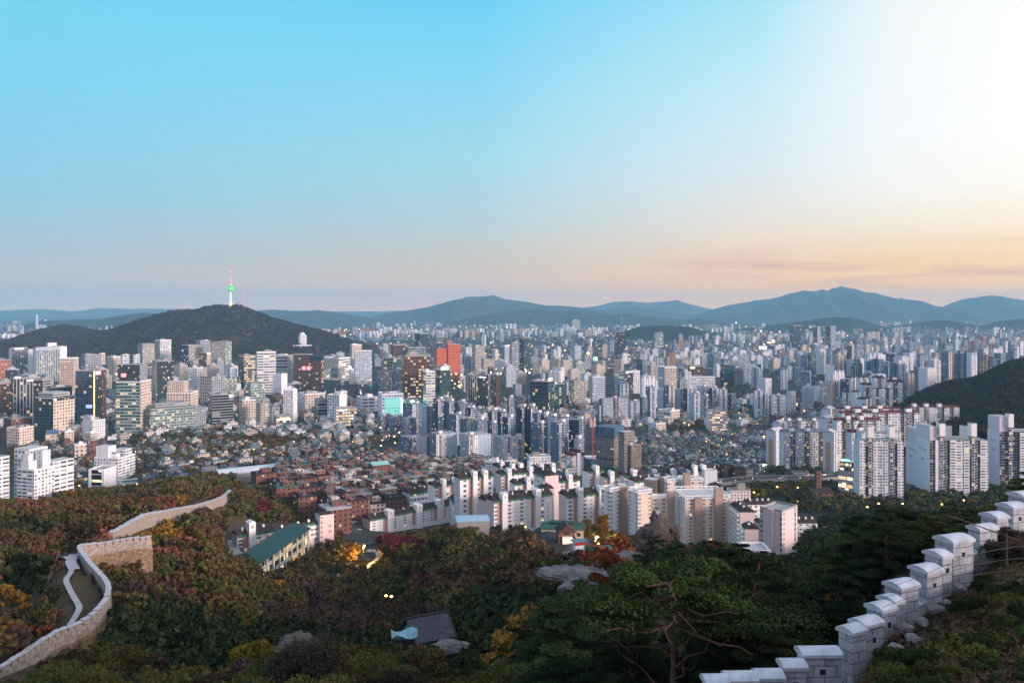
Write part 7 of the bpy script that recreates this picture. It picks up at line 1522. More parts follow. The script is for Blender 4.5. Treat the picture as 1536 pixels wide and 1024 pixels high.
# street lamps
LAMPS = [(544.8, 818, 845, 1), (602, 803, 812, 0), (480, 743, 752, 0), (702, 775, 786, 0), (787, 790, 800, 0), (893, 805, 826, 1), (1072, 700, 708, 0), (1148, 697, 706, 0), (1235, 790, 800, 0), (1274, 782, 792, 0), (1317, 755, 764, 0), (1342, 762, 770, 0), (1353, 755, 764, 0), (1412, 756, 764, 0), (1425, 757, 765, 0),
         (123, 734, 745, 1), (118, 728, 737, 0), (112, 716, 722, 0), (205, 726, 733, 0), (458, 713, 719, 1), (486, 711, 717, 1), (573, 660, 667, 0), (571, 668, 676, 0), (578, 680, 688, 0), (585, 672, 680, 0), (592, 664, 672, 0), (1206, 741, 750, 0), (1196, 731, 741, 0), (1228, 735, 742, 0), (960, 636, 642, 0), (1026, 634, 640, 0), (1033, 637, 643, 0), (1108, 619, 626, 0), (1112, 624, 630, 0), (1110, 627, 634, 0),
         (585, 894, 900, 0), (577, 893, 899, 0), (1195, 606, 611, 0), (1206, 616, 622, 0), (1220, 614, 620, 0), (1174, 628, 634, 0), (260, 716, 722, 0), (300, 700, 706, 0), (340, 690, 695, 0), (440, 662, 667, 0), (470, 676, 682, 0), (632, 700, 706, 0), (548, 700, 706, 0), (556, 706, 712, 0), (500, 735, 742, 0), (505, 738, 745, 0), (532, 762, 769, 0), (585, 761, 768, 0), (603, 741, 748, 0), (480, 730, 738, 0), (950, 764, 774, 0), (1000, 706, 712, 0), (1020, 690, 696, 0), (1050, 676, 682, 0), (1090, 664, 669, 0), (1122, 680, 686, 0), (1104, 690, 696, 0), (985, 676, 681, 0), (1010, 668, 673, 0), (1146, 654, 660, 0), (1195, 752, 760, 0), (1250, 748, 756, 0), (1300, 760, 768, 0), (1445, 750, 758, 0), (1165, 730, 738, 0), (1130, 738, 746, 0), (1100, 700, 706, 0), (1062, 690, 696, 0), (972, 690, 696, 0), (935, 724, 730, 0), (812, 692, 698, 0), (700, 700, 706, 0), (660, 706, 712, 0), (620, 724, 731, 0), (540, 735, 742, 0), (415, 690, 695, 0), (385, 700, 706, 0), (230, 735, 741, 0), (180, 690, 695, 0), (60, 690, 696, 0)]
LAMPMESH = {}
for i, (px, py, pb, lit) in enumerate(LAMPS):
    d = float(gpt(px, pb + 2, 250)) if not (570 < px < 590 and py > 880) else 300.0; p = at(px, pb, d); z = float(land(p.x, p.y)); h = max(3.0, (CZ - (py - HZ) / F * d) - z)
    o = empty('street_lamp', (p.x, p.y, z), 0, 'amber street lamp %s' % near_name(px, py, d), 'street lamp', 'street lamps of the near districts')
    o['label'] = ' '.join(o['label'].split()[:16])
    add(o, 'pole', [DARKMETAL], lambda m: (m.tube((0, 0, -1), (0, 0, h), .11, .07, 6), m.tube((0, 0, h), (.5, 0, h + .12), .05, .05, 5)))
    r = .38 + d * .00065
    if d not in LAMPMESH: pass
    add(o, 'lamp_head', [LAMP_WARM], lambda m: m.lathe([(.01, r * .6), (r * .7, r * .45), (r, 0), (r * .6, -r * .4), (.01, -r * .5)], 8), loc=(.5, 0, h))
    if lit:
        L_ = bpy.data.lights.new('lamp_light', 'POINT'); L_.energy = 42000 if d < 500 else 60000; L_.color = (1, .58, .2); L_.shadow_soft_size = .6
        lo = bpy.data.objects.new('lamp_light', L_); COL.objects.link(lo); lo.parent = o; lo.location = (.5, -.4, h - .9)
# ------------------------------------------------------------------ elevated road, with cars
def elevated_road():
    top = [(1040, 726, 760), (1085, 722, 775), (1120, 718, 785), (1160, 716.5, 790), (1200, 716, 795), (1240, 714.5, 805), (1290, 712, 820)]
    g = [tuple(at(*t)) for t in top]; ln = spline(g, 6); o = Vector(ln[0]); root = empty('elevated_road', o, 0, 'elevated road curving in front of the tan striped estate', 'bridge'); deck, rail = MB(), MB(); prev = None
    for i, p in enumerate(ln):
        t = Vector(ln[min(i + 1, len(ln) - 1)] - ln[max(i - 1, 0)]); t.z = 0; t.normalize(); n = Vector((-t.y, t.x, 0)) * 8; q = Vector(p) - o; cur = (q - n, q + n)
        if prev:
            dz = Vector((0, 0, -1.8)); deck.face([tuple(prev[0]), tuple(cur[0]), tuple(cur[1]), tuple(prev[1])], 0); deck.face([tuple(prev[0] + dz), tuple(cur[0] + dz), tuple(cur[0]), tuple(prev[0])], 1); deck.face([tuple(cur[1] + dz), tuple(prev[1] + dz), tuple(prev[1]), tuple(cur[1])], 1); deck.face([tuple(prev[1] + dz), tuple(cur[1] + dz), tuple(cur[0] + dz), tuple(prev[0] + dz)], 1)
            up = Vector((0, 0, 1.1))
            for k in (0, 1): s = Vector((0, 0, 0)); rail.face([tuple(prev[k]), tuple(cur[k]), tuple(cur[k] + up), tuple(prev[k] + up)], 0); w = (cur[1 - k] - cur[k]).normalized() * .3; rail.face([tuple(prev[k] + w + up), tuple(cur[k] + w + up), tuple(cur[k] + w), tuple(prev[k] + w)], 0); rail.face([tuple(prev[k] + up), tuple(cur[k] + up), tuple(cur[k] + w + up), tuple(prev[k] + w + up)], 0)
        prev = cur
        if i % 7 == 3: add(root, 'pier', [CONCRETE], lambda m: m.tube((q.x, q.y, float(land(p[0], p[1])) - o.z - 2), (q.x, q.y, q.z - 1.81), 1.1, 1.1, 10))
    deck.build('deck', [ASPHALT, CONCRETE], root); rail.build('guard_wall', [CONCRETE], root); return ln
ELEV = elevated_road()
PAINTS = {k: noise_mat(k.replace(' ', '_') + '_car_paint', c, tuple(v * .9 for v in c), .5, .3, spec=.5) for k, c in {'white': (.65, .65, .66), 'silver': (.4, .41, .43), 'black': (.02, .02, .022), 'red': (.35, .03, .03), 'dark blue': (.03, .05, .14), 'grey': (.16, .16, .17)}.items()}
TYRE = noise_mat('tyre_rubber', (.015, .015, .015), (.01, .01, .01), 1, .9); CARGLASS = glass_mat('car_glass', (.02, .025, .03)); HEADL = glow_mat('headlamp', (1, .92, .75), 9); TAILL = glow_mat('tail_lamp', (1, .05, .03), 6); HEADO = noise_mat('headlamp_off', (.5, .5, .5), (.4, .4, .4), 1, .2)
def car(label, x, y, z, yaw, paint, on=False, group='cars parked along the lanes'):
    t = empty('car', (x, y, z), yaw, label, 'car', group)
    add(t, 'body', [PAINTS[paint]], lambda m: m.face([(-2.15, -.86, .35), (-2.15, .86, .35), (-2.15, .82, .85), (-2.15, -.82, .85)][::-1]) or [m.prism([(-2.15, -.86), (2.2, -.86), (2.2, .86), (-2.15, .86)], .3, .82, 0), m.face([(-1.6, -.8, .821), (1.0, -.8, .821), (.55, -.66, 1.40), (-1.15, -.66, 1.40)], 0), m.face([(1.0, .8, .821), (-1.6, .8, .821), (-1.15, .66, 1.40), (.55, .66, 1.40)], 0), m.face([(-1.15, -.66, 1.401), (.55, -.66, 1.401), (.55, .66, 1.401), (-1.15, .66, 1.401)], 0)])
    add(t, 'windscreen', [CARGLASS], lambda m: (m.face([(1.0, -.78, .83), (1.0, .78, .83), (.56, .65, 1.395), (.56, -.65, 1.395)]), m.face([(-1.6, .78, .83), (-1.6, -.78, .83), (-1.16, -.65, 1.395), (-1.16, .65, 1.395)])))
    add(t, 'side_window', [CARGLASS], lambda m: (m.face([(-1.4, -.80, .88), (.85, -.80, .88), (.5, -.68, 1.34), (-1.1, -.68, 1.34)]), m.face([(.85, .80, .88), (-1.4, .80, .88), (-1.1, .68, 1.34), (.5, .68, 1.34)])))
    for sx in (-1.35, 1.35):
        for sy in (-.78, .78): add(t, 'wheel', [TYRE], lambda m: m.tube((0, -.1, 0), (0, .1, 0), .32, .32, 10), loc=(sx, sy, .32))
    for sy in (-.6, .6):
        add(t, 'headlight', [HEADL if on else HEADO], lambda m: m.box(2.2, 2.24, sy - .2, sy + .2, .55, .75)); add(t, 'tail_light', [TAILL if on else PAINTS['red']], lambda m: m.box(-2.2, -2.16, sy - .2, sy + .2, .55, .75))
rr = random.Random(5); pk = list(PAINTS)
for i in range(12):
    k = 4 + int(i * (len(ELEV) - 9) / 12); p, q = Vector(ELEV[k]), Vector(ELEV[k + 1]); t = (q - p); t.z = 0; t.normalize(); sgn = 1 if i % 2 else -1; n = Vector((-t.y, t.x, 0)) * 3.5 * sgn; pt = pk[i % 6]
    car('%s car with lamps on, driving %s along the elevated road' % (pt, 'toward the estate' if sgn > 0 else 'toward the houses'), *(p + n + Vector((0, 0, .01))), math.atan2(t.y, t.x) + (0 if sgn > 0 else math.pi), pt, True, 'cars on the elevated road')
for i, (px, py, yaw, pt, w) in enumerate([(382, 835, .2, 'black', 'alone on the pale yard by the teal roofed hall'), (512, 790, 1.2, 'silver', 'beside the pink lift block'), (520, 795, 1.2, 'white', 'second beside the pink lift block'), (529, 791, 1.1, 'dark blue', 'third beside the pink lift block'), (505, 798, 1.2, 'grey', 'closest to the pink gable'), (538, 797, 1.2, 'white', 'at the end of the lane by the maples'),
                                         (556, 829, .1, 'silver', 'under the lamp of the sandy car park'), (548, 829, .1, 'white', 'left of the lamp in the sandy car park'), (534, 826, .1, 'grey', 'far left in the sandy car park'), (868, 827, .9, 'white', 'by the inn yard'), (850, 848, 1.2, 'grey', 'going down the valley road'), (20, 757, .2, 'red', 'beneath the estate at the picture edge'), (160, 748, .3, 'red', 'below the corner office'), (172, 749, .3, 'white', 'below the low white hall')]):
    d = float(gpt(px, py, 240)); p = at(px, py, d); car('%s car parked %s' % (pt, w), p.x, p.y, float(land(p.x, p.y)) + .36, yaw, pt)
for k in range(16):
    px, py = 506 + 7.5 * (k % 5) + rr.uniform(-2, 2), 770 + 7 * (k // 5) + rr.uniform(-1.5, 1.5); d = float(gpt(px, py, 380)); p = at(px, py, d); pt = pk[(k * 5 + k // 5) % 6]
    car('%s car in the crowded lot between pink lift block and five storey slab' % pt, p.x, p.y, float(land(p.x, p.y)) + .3, 1.1 + .1 * rr.random(), pt, False, 'cars in the crowded car park')
# ------------------------------------------------------------------ small buildings of the hillside
def cottage(name, label, px, py, d, w, l, h, rise, yaw, wall, roofm, along='x', over=.7, hip=0, cat='house'):
    p = at(px, py, d); t = empty(name, p, yaw, label, cat); add(t, 'walls', [wall], lambda m: m.box(0, w, 0, l, -5, h))
    add(t, 'roof', [roofm], lambda m: gable_roof(m, w, l, h + .02, rise, over, along, hip=hip)); return t, w, l, h
TILE = stone_mat('grey_roof_tile', (.10, .10, .13), (.07, .07, .09), (.03, .03, .035), .32, .42, bump=.9)
def tiled_house():
    d = 168.0; a, b = at(622, 938, d), at(680, 929, d + 4); t = empty('tiled_house', (a.x, a.y, float(a.z) - 5.6), math.atan2(b.y - a.y, b.x - a.x), 'old house with a large dark tiled roof and blue gable among the pines', 'house'); w = (b - a).length
    h, l = 2.6, 7.5; add(t, 'walls', [noise_mat('pale_blue_wall', (.22, .36, .42), (.18, .3, .36), .5)], lambda m: m.box(.4, w - .4, .6, l, -4, h))
    def rf(m):
        z0, z1 = h - .5, h + 3.2
        m.face([(-.4, -.6, z0), (w + .4, -.6, z0), (w + .4, l / 2, z1), (-.4, l / 2, z1)], 0, [(0, 0), (w, 0), (w, 5.4), (0, 5.4)]); m.face([(w + .4, l + .6, z0), (-.4, l + .6, z0), (-.4, l / 2, z1), (w + .4, l / 2, z1)], 0, [(0, 0), (w, 0), (w, 5.4), (0, 5.4)])
        m.face([(-.4, l + .6, z0 - .15), (w + .4, l + .6, z0 - .15), (w + .4, -.6, z0 - .15), (-.4, -.6, z0 - .15)], 0)
    r = add(t, 'roof', [TILE], rf); add(t, 'ridge', [DARKMETAL], lambda m: (m.tube((-.6, l / 2, h + 3.3), (w + .6, l / 2, h + 3.3), .22, .22, 8), m.tube((w + .35, -.6, h - .4), (w + .35, l / 2, h + 3.25), .16, .16, 6), m.tube((-.35, -.6, h - .4), (-.35, l / 2, h + 3.25), .16, .16, 6)))
    add(t, 'gable', [bpy.data.materials['pale_blue_wall']], lambda m: (m.face([(.38, l, h), (.38, .6, h), (.38, l / 2, h + 2.6)]), m.face([(w - .38, .6, h), (w - .38, l, h), (w - .38, l / 2, h + 2.6)])))
    p2 = at(603, 953, 160); s = empty('tarp', p2, .2, 'pale blue tarpaulin spread over a shed beside the tiled house', 'tarpaulin')
    def tp(m):
        r = random.Random(3); G = [[(-2 + 5 * i / 5, 2.6 * j / 3, .5 * math.sin(i * 1.3 + j) + .3 * r.random() - .5 * (j == 0)) for i in range(6)] for j in range(4)]
        for j in range(3):
            for i in range(5): m.face([G[j][i], G[j][i + 1], G[j + 1][i + 1], G[j + 1][i]])
    add(s, 'sheet', [noise_mat('blue_tarp', (.22, .42, .50), (.16, .32, .4), 1.5, .6)], tp); add(s, 'shed', [DARKMETAL], lambda m: m.box(-1.5, 2.5, .3, 2.2, -3, -.9))
tiled_house()
t, w, l, h = cottage('inn', 'green roofed inn below the eight storey slab', 812, 798, 322, 16, 9, 1.4, 1.8, -.12, ST['cream'], ROOF_GREEN, hip=2); add(t, 'inner_roof', [ROOF_TEAL], lambda m: m.box(3, 12, 2.5, 6, h + .6, h + 2.0))
t, w, l, h = cottage('cottage', 'small dark timbered house with a steep gable beside the inn', 838, 811, 300, 6, 6, 3.0, 2.6, .1, ST['brown'], ROOF_DARK, 'y'); add(t, 'porch', [PLASTER], lambda m: m.box(1.2, 4.8, -1.6, -.02, -3, 1.6)); add(t, 'window', [PANE], lambda m: m.box(1.8, 4.2, -.06, -.02, 2.0, 2.9))
t, w, l, h = cottage('kiosk', 'little kiosk with a sky blue roof and red stripe at the road bend', 863, 820, 250, 3.0, 2, 1.5, .6, .35, ST['white_gable'], ROOF_BLUE); add(t, 'stripe', [noise_mat('red_stripe', (.4, .04, .03), (.35, .03, .03), 1)], lambda m: m.box(-.03, w + .03, -.05, -.01, .3, 1.3))
t, w, l, h = cottage('pumping_house', 'low house with a broad pale blue sheet roof on the wooded knoll', 686, 786, 350, 13.5, 11, .9, .5, .14, CONCRETE, noise_mat('pale_sheet_roof', (.30, .44, .56), (.24, .36, .47), .4, .5), over=.4)
cottage('pavilion', 'white shed with green fence by the road bend', 884, 833, 236, 6, 3, 1.6, .7, .2, ST['teal_band'], ROOF_GREEN)
cottage('gymnasium', 'red and white school hall with a pale cyan roof', 560, 709, 800, 16, 14, 7, 2.4, .5, ST['red_brick'], noise_mat('cyan_roof', (.25, .5, .5), (.2, .42, .43), .2, .5), cat='school')
t, w, l, h = cottage('church', 'red brick church with dark roof below the tan striped slab', 1219, 757, 655, 17, 10, 9, 3, .12, ST['red_brick'], ROOF_DARK, cat='church'); add(t, 'bell_tower', [ST['red_brick'], ROOF_DARK], lambda m: m.box(9, 13, 11, 15, -4, 24, 0, 1))
t = kit('shopping_block', 'lilac shop building with glowing signs below the red roofed slabs', 1257, 1279, 1288, 709, 748, 'grey', 'lilac_lit', 4, cat='shops', d=690, plant=0)
add(t[0], 'lit_sign', [SIGN_WARM], lambda m: [m.box(-.4, -.05, t[2] * (.1 + .18 * (i % 3)), t[2] * (.3 + .2 * (i % 3)), t[3] * (.12 + .2 * i), t[3] * (.12 + .2 * i) + 1.1) for i in range(4)])
add(t[0], 'roof_sign', [SIGN_CYAN], lambda m: m.box(-.2, .2, t[2] * .2, t[2] * .75, t[3] + 9, t[3] + 10.6)); add(t[0], 'sign_frame', [ST['office_lit']], lambda m: m.box(.5, 6, t[2] * .1, t[2] * .9, t[3] + .02, t[3] + 8.6))
b = kit('terminal', 'low hall with teal roof beside the elevated road', 1186, 1190, 1214, 709, 714.5, 'teal_band', 'teal_band', 1, cat='hall', d=830, plant=0, roof=ROOF_TEAL, tl=10)
# white vaulted hall in the old town
p = at(333, 718, 700); t = empty('gymnasium', p, .55, 'long silver vaulted hall in the old town', 'hall')
def vault(m):
    n, w, l = 12, 18, 54
    for i in range(n):
        a, c = math.pi * i / n, math.pi * (i + 1) / n; P = [(-l * .05, w / 2 - w / 2 * math.cos(x), 3.6 * math.sin(x) + 3) for x in (a, c)]; Q = [(l, y, z) for _, y, z in P]; m.face([P[0], Q[0], Q[1], P[1]])
    m.face([(-l * .05, w / 2 - w / 2 * math.cos(math.pi * i / n), 3.6 * math.sin(math.pi * i / n) + 3) for i in range(n + 1)])
add(t, 'vault', [noise_mat('silver_roof', (.55, .58, .62), (.45, .48, .53), .15, .35)], vault); add(t, 'walls', [CONCRETE], lambda m: m.box(-2.6, 53.8, .1, 17.9, -5, 3)); OCC.append((p.x + 20, p.y + 20, 22)); OCC.append((p.x + 45, p.y + 38, 20))
# wooden stairs and fences on the slope
def fence_run(label, pts, h, mat, group=None):
    P = [Vector(((x - CX) / F * d, d, float(land((x - CX) / F * d, d)))) for x, d in pts]; o = P[0]; t = empty('fence', o, 0, label, 'fence', group)
    for a, b in zip(P, P[1:]):
        n = max(1, int((b - a).length / 2.0))
        add(t, 'mesh_panel', [mat], lambda m: [m.tube(tuple(a - o + Vector((0, 0, z))), tuple(b - o + Vector((0, 0, z))), .018, .018, 4) for z in np.linspace(.15, h, 7)])
        for i in range(n): q = a.lerp(b, i / n) - o; add(t, 'post', [mat], lambda m: m.tube((q.x, q.y, -.4 + q.z), (q.x, q.y, q.z + h + .1), .035, .035, 6))
fence_run('dark wire fence running behind the upper granite blocks', [(1325, 43.5), (1345, 44.5), (1362, 45.2), (1388, 46.2), (1400, 47)], 2.3, DARKMETAL)
fence_run('weathered plank fence at the bend of the footpath', [(70, 178), (80, 186), (90, 196)], 2.0, noise_mat('weathered_plank', (.25, .17, .12), (.18, .12, .09), 2))
# cables strung across the granite wall
def cable(label, pts, r=.012):
    P = spline([tuple(at(*p)) for p in pts], .8); m = MB(); o = Vector(P[0])
    for a, b in zip(P, P[1:]): m.tube(tuple(Vector(a) - o), tuple(Vector(b) - o), r, r, 5, caps=False)
    tag(m.build('cable', [DARKMETAL], None, loc=o), label, 'cable', 'cables across the granite wall')
for i, yo in enumerate((0, 13, 26)):
    cable('%s of three black cables sagging across the granite wall' % ('topmost', 'middle', 'lowest')[i], [(1323, 884 + yo, 37.5), (1380, 864 + yo, 39), (1440, 838 + yo * 1.1, 40.5), (1500, 823 + yo * 1.3, 42), (1545, 818 + yo * 1.4, 43)])
BARKY = noise_mat('rusted_iron', (.10, .055, .04), (.05, .03, .025), 3, .9)
t = empty('utility_pole', (at(1511, 860, 43).x, 43, float(land(at(1511, 860, 43).x, 43))), 0, 'leaning rusty rail post before the upper wall blocks', 'pole')
add(t, 'post', [BARKY], lambda m: m.tube((0, 0, -.5), (-.05, 0, 2.1), .05, .045, 8)); add(t, 'rail', [BARKY], lambda m: m.tube((.8, 0, 1.65), (-2.9, .5, 2.95), .035, .03, 8))

# ------------------------------------------------------------------ trees
def leaf_mat(name, c, c2, rand=.48, scale=.9):
    m = noise_mat(name, c, c2, scale, .9, detail=3, spec=.08, rand=rand); return m
LEAF = {
    'pine': leaf_mat('pine_needles', (.038, .055, .020), (.014, .025, .011)), 'pine_lit': leaf_mat('pine_needles_lit', (.066, .086, .023), (.024, .038, .014)),  # pine_lit: the needles in a brighter yellow green, light put into the colour
    'olive': leaf_mat('olive_leaves', (.125, .098, .026), (.056, .050, .018)), 'green': leaf_mat('dull_green_leaves', (.076, .084, .025), (.035, .045, .016)),
    'brown': leaf_mat('brown_leaves', (.10, .064, .030), (.05, .035, .019)), 'bare': leaf_mat('bare_twigs', (.075, .052, .04), (.045, .034, .03)),
    'russet': leaf_mat('russet_hill_leaves', (.17, .075, .045), (.08, .04, .028)), 'yellow': leaf_mat('yellow_leaves', (.24, .145, .018), (.12, .085, .018)), 'orange': leaf_mat('orange_leaves', (.18, .066, .016), (.09, .04, .014)), 'red': leaf_mat('red_leaves', (.12, .025, .02), (.06, .018, .015)),
}
BARK = noise_mat('grey_brown_bark', (.07, .055, .045), (.035, .028, .025), 3, .95, bump=.03, bscale=9)
PINEBARK = noise_mat('red_pine_bark', (.17, .085, .06), (.08, .045, .038), 4, .95, bump=.04, bscale=8)
def cards(cen, size, rng, flat=0.0, longish=1.0):
    """square leaf sprays at the points cen, turned at random (flat=1: lying level)"""
    n = len(cen); nr = rng.normal(size=(n, 3)); nr[:, 2] = np.abs(nr[:, 2]) + flat * 2.5; nr /= np.linalg.norm(nr, axis=1)[:, None]
    a = np.cross(nr, rng.normal(size=(n, 3))); a /= np.linalg.norm(a, axis=1)[:, None]; b = np.cross(nr, a); s = (size * rng.uniform(.55, 1.35, n))[:, None]
    a *= s * longish; b *= s; k = rng.uniform(-.35, .35, (n, 1)) * nr * s
    V = np.stack([cen - a - b * .6, cen + a * .3 - b + k, cen + a + b * .5, cen - a * .4 + b + k], 1).reshape(-1, 3); return V, np.arange(4 * n).reshape(-1, 4)
def blob_points(c, r, n, rng, shell=.55, zs=.75):
    v = rng.normal(size=(n, 3)); v /= np.linalg.norm(v, axis=1)[:, None]; rad = rng.uniform(shell, 1.05, n) ** .8; return np.asarray(c) + v * rad[:, None] * r * np.array([1, 1, zs])
def tube_np(mb, pts, r0, r1, n=6):
    for i, (p, q) in enumerate(zip(pts, pts[1:])):
        a, b = r0 + (r1 - r0) * i / (len(pts) - 1), r0 + (r1 - r0) * (i + 1) / (len(pts) - 1); mb.tube(p, q, a, b, n, caps=False)
def limb(p, q, rng, bend=.12, k=4):
    p, q = np.array(p, float), np.array(q, float); L_ = np.linalg.norm(q - p); return [tuple(p + (q - p) * t + rng.normal(size=3) * bend * L_ * math.sin(math.pi * t) * .5) for t in np.linspace(0, 1, k + 1)]
def broadleaf(seed, H=8.5, W=3.4, n=2400, size=.30, bare=False, blobs=17):
    rng = np.random.default_rng(seed); C = []; mb = MB(); mb_t = [(0, 0, -1.2), (rng.normal() * .15, rng.normal() * .15, H * .22), (rng.normal() * .3, rng.normal() * .3, H * .45)]
    tube_np(mb, mb_t, .20, .13, 7)
    pts = []; top = np.array(mb_t[-1])
    for i in range(blobs):
        a = rng.uniform(0, 6.28); t = rng.uniform(0, 1); rr_ = W * math.sqrt(rng.uniform(.05, 1)) * (1 - .55 * t ** 2); c = np.array([rr_ * math.cos(a), rr_ * math.sin(a), H * (.36 + .56 * t)]); C.append(c)
        st = np.array(mb_t[1]) + (top - np.array(mb_t[1])) * rng.uniform(.2, 1); lm = limb(st, c, rng, .15); tube_np(mb, lm, .09, .025, 5)
        if bare:
            for _ in range(9): e = c + rng.normal(size=3) * W * .32; e[2] += .5; tube_np(mb, limb(lm[rng.integers(2, 5)], e, rng, .2, 3), .028, .008, 4)
        pts.append(blob_points(c, W * rng.uniform(.26, .46), max(12, int(n / blobs * rng.uniform(.5, 1.5))), rng))
    V, Q = cards(np.concatenate(pts), size, rng); return mb, V, Q
def pine(seed, H=8.5, W=3.2, n=3600, size=.22, tiers=22, dead=0, low=.32, bend=.1, front=None):
    rng = np.random.default_rng(seed); mb = MB(); tr = [(0, 0, -1.5)]; x = y = 0
    for i in range(1, 7): x += rng.normal() * bend * H * .35; y += rng.normal() * bend * H * .35; tr.append((x, y, H * .93 * i / 6))
    tube_np(mb, tr, .19, .04, 8); T = np.array(tr); pts = []; lens = []
    def on(z): j = min(5, max(0, int(z / (H * .93) * 6))); f = z / (H * .93) * 6 - j; return T[j] * (1 - f) + T[j + 1] * f if j + 1 < len(T) else T[-1]
    T[0] = (0, 0, 0)
    for i in range(tiers):
        wl = max(3, tiers // 5); t = low + (1 - low) * ((i // 5) + rng.uniform(0, .28)) / wl; z = H * .95 * t; a = i * 1.257 + (i // 5) * .6 + rng.uniform(-.35, .35); ln = W * (1.05 - .75 * ((t - low) / (1 - low)) ** 1.6) * rng.uniform(.6, 1.1)
        s = on(min(z, H * .92)); e = s + np.array([math.cos(a) * ln, math.sin(a) * ln, ln * rng.uniform(-.05, .22)]); tube_np(mb, limb(s, e, rng, .12, 4), .06, .015, 5)
        for f, rs in ((.95, .9), (.62, .75)) if ln > 1.2 else ((.8, .8),):
            c = s + (e - s) * f; r = max(.5, ln * .34 * rs); m = max(10, int(n / tiers / 1.7 * rs)); v = rng.normal(size=(m, 3)); v /= np.linalg.norm(v, axis=1)[:, None]
            pts.append(c + v * (rng.uniform(.25, 1.05, m) ** .6)[:, None] * r * np.array([1.25, 1.25, .20]) + np.array([0, 0, .10]))
    for k in range(dead):
        z = H * (low * .35 + low * .65 * k / max(1, dead)); a = k * 2.4 + rng.uniform(-.4, .4); s = on(z); ln = W * rng.uniform(.5, .95); e = s + np.array([math.cos(a) * ln, math.sin(a) * ln * .5, ln * rng.uniform(.25, .6)]); lm = limb(s, e, rng, .14, 5); tube_np(mb, lm, .055, .012, 5)
        for _ in range(3): j = rng.integers(2, 5); tube_np(mb, limb(lm[j], np.array(lm[j]) + rng.normal(size=3) * .6 + np.array([math.cos(a) * .5, 0, .35]), rng, .2, 3), .02, .006, 4)
    P = np.concatenate(pts)
    if front is not None: P = P[P[:, 1] > front - np.abs(P[:, 0]) * .15]
    V, Q = cards(P, size, rng, flat=.25, longish=1.5); return mb, V, Q
TREES = {'broad': [], 'bare': [], 'pine': [], 'nearpine': [], 'shrub': [], 'nearbroad': []}
def proto(kind, built, bark):
    mb, V, Q = built; TREES[kind].append((np_mesh('crown', V, Q, [None]), mb.mesh('trunk', [bark])))
for s in range(6): proto('broad', broadleaf(100 + s, H=7.5 + (s % 3), W=2.9 + .35 * (s % 2), n=7500, size=.135), BARK)
for s in range(4): proto('bare', broadleaf(200 + s, H=7.5 + s % 2, W=3.0, n=2600, size=.09, bare=True), BARK)
for s in range(6): proto('pine', pine(300 + s, H=7 + (s % 3), W=3.1 + .3 * (s % 2), n=9000, size=.10), PINEBARK)
for s in range(4): proto('nearpine', pine(400 + s, H=7.5 + .5 * s, W=3.4, n=34000, size=.05, tiers=34), PINEBARK)
for s in range(3): proto('nearbroad', broadleaf(600 + s, H=7.5 + s, W=3.2, n=24000, size=.07, blobs=26), BARK)
for s in range(4): proto('shrub', broadleaf(500 + s, H=1.5, W=1.1, n=4200, size=.042, blobs=16), BARK)
N_T = {}
def tree(kind, leaf, X, Y, s, label, cat, group=None, name=None, z=None, idx=None, yaw=None, sz=1.0):
    v = TREES[kind]; i = (N_T.get(kind, 0)) % len(v) if idx is None else idx; N_T[kind] = N_T.get(kind, 0) + 1; cm, tm = v[i]
    z = float(land(X, Y)) - .2 if z is None else z
    o = empty(name or {'broad': 'broadleaf_tree', 'nearbroad': 'broadleaf_tree', 'bare': 'broadleaf_tree', 'pine': 'pine_tree', 'nearpine': 'pine_tree', 'shrub': 'shrub'}[kind], (X, Y, z), random.uniform(0, 6.28) if yaw is None else yaw, label, cat, group); o.scale = (s, s, s * sz)
    c = link('crown', cm, o); set_mat(c, 0, LEAF[leaf]); link('trunk', tm, o); return o
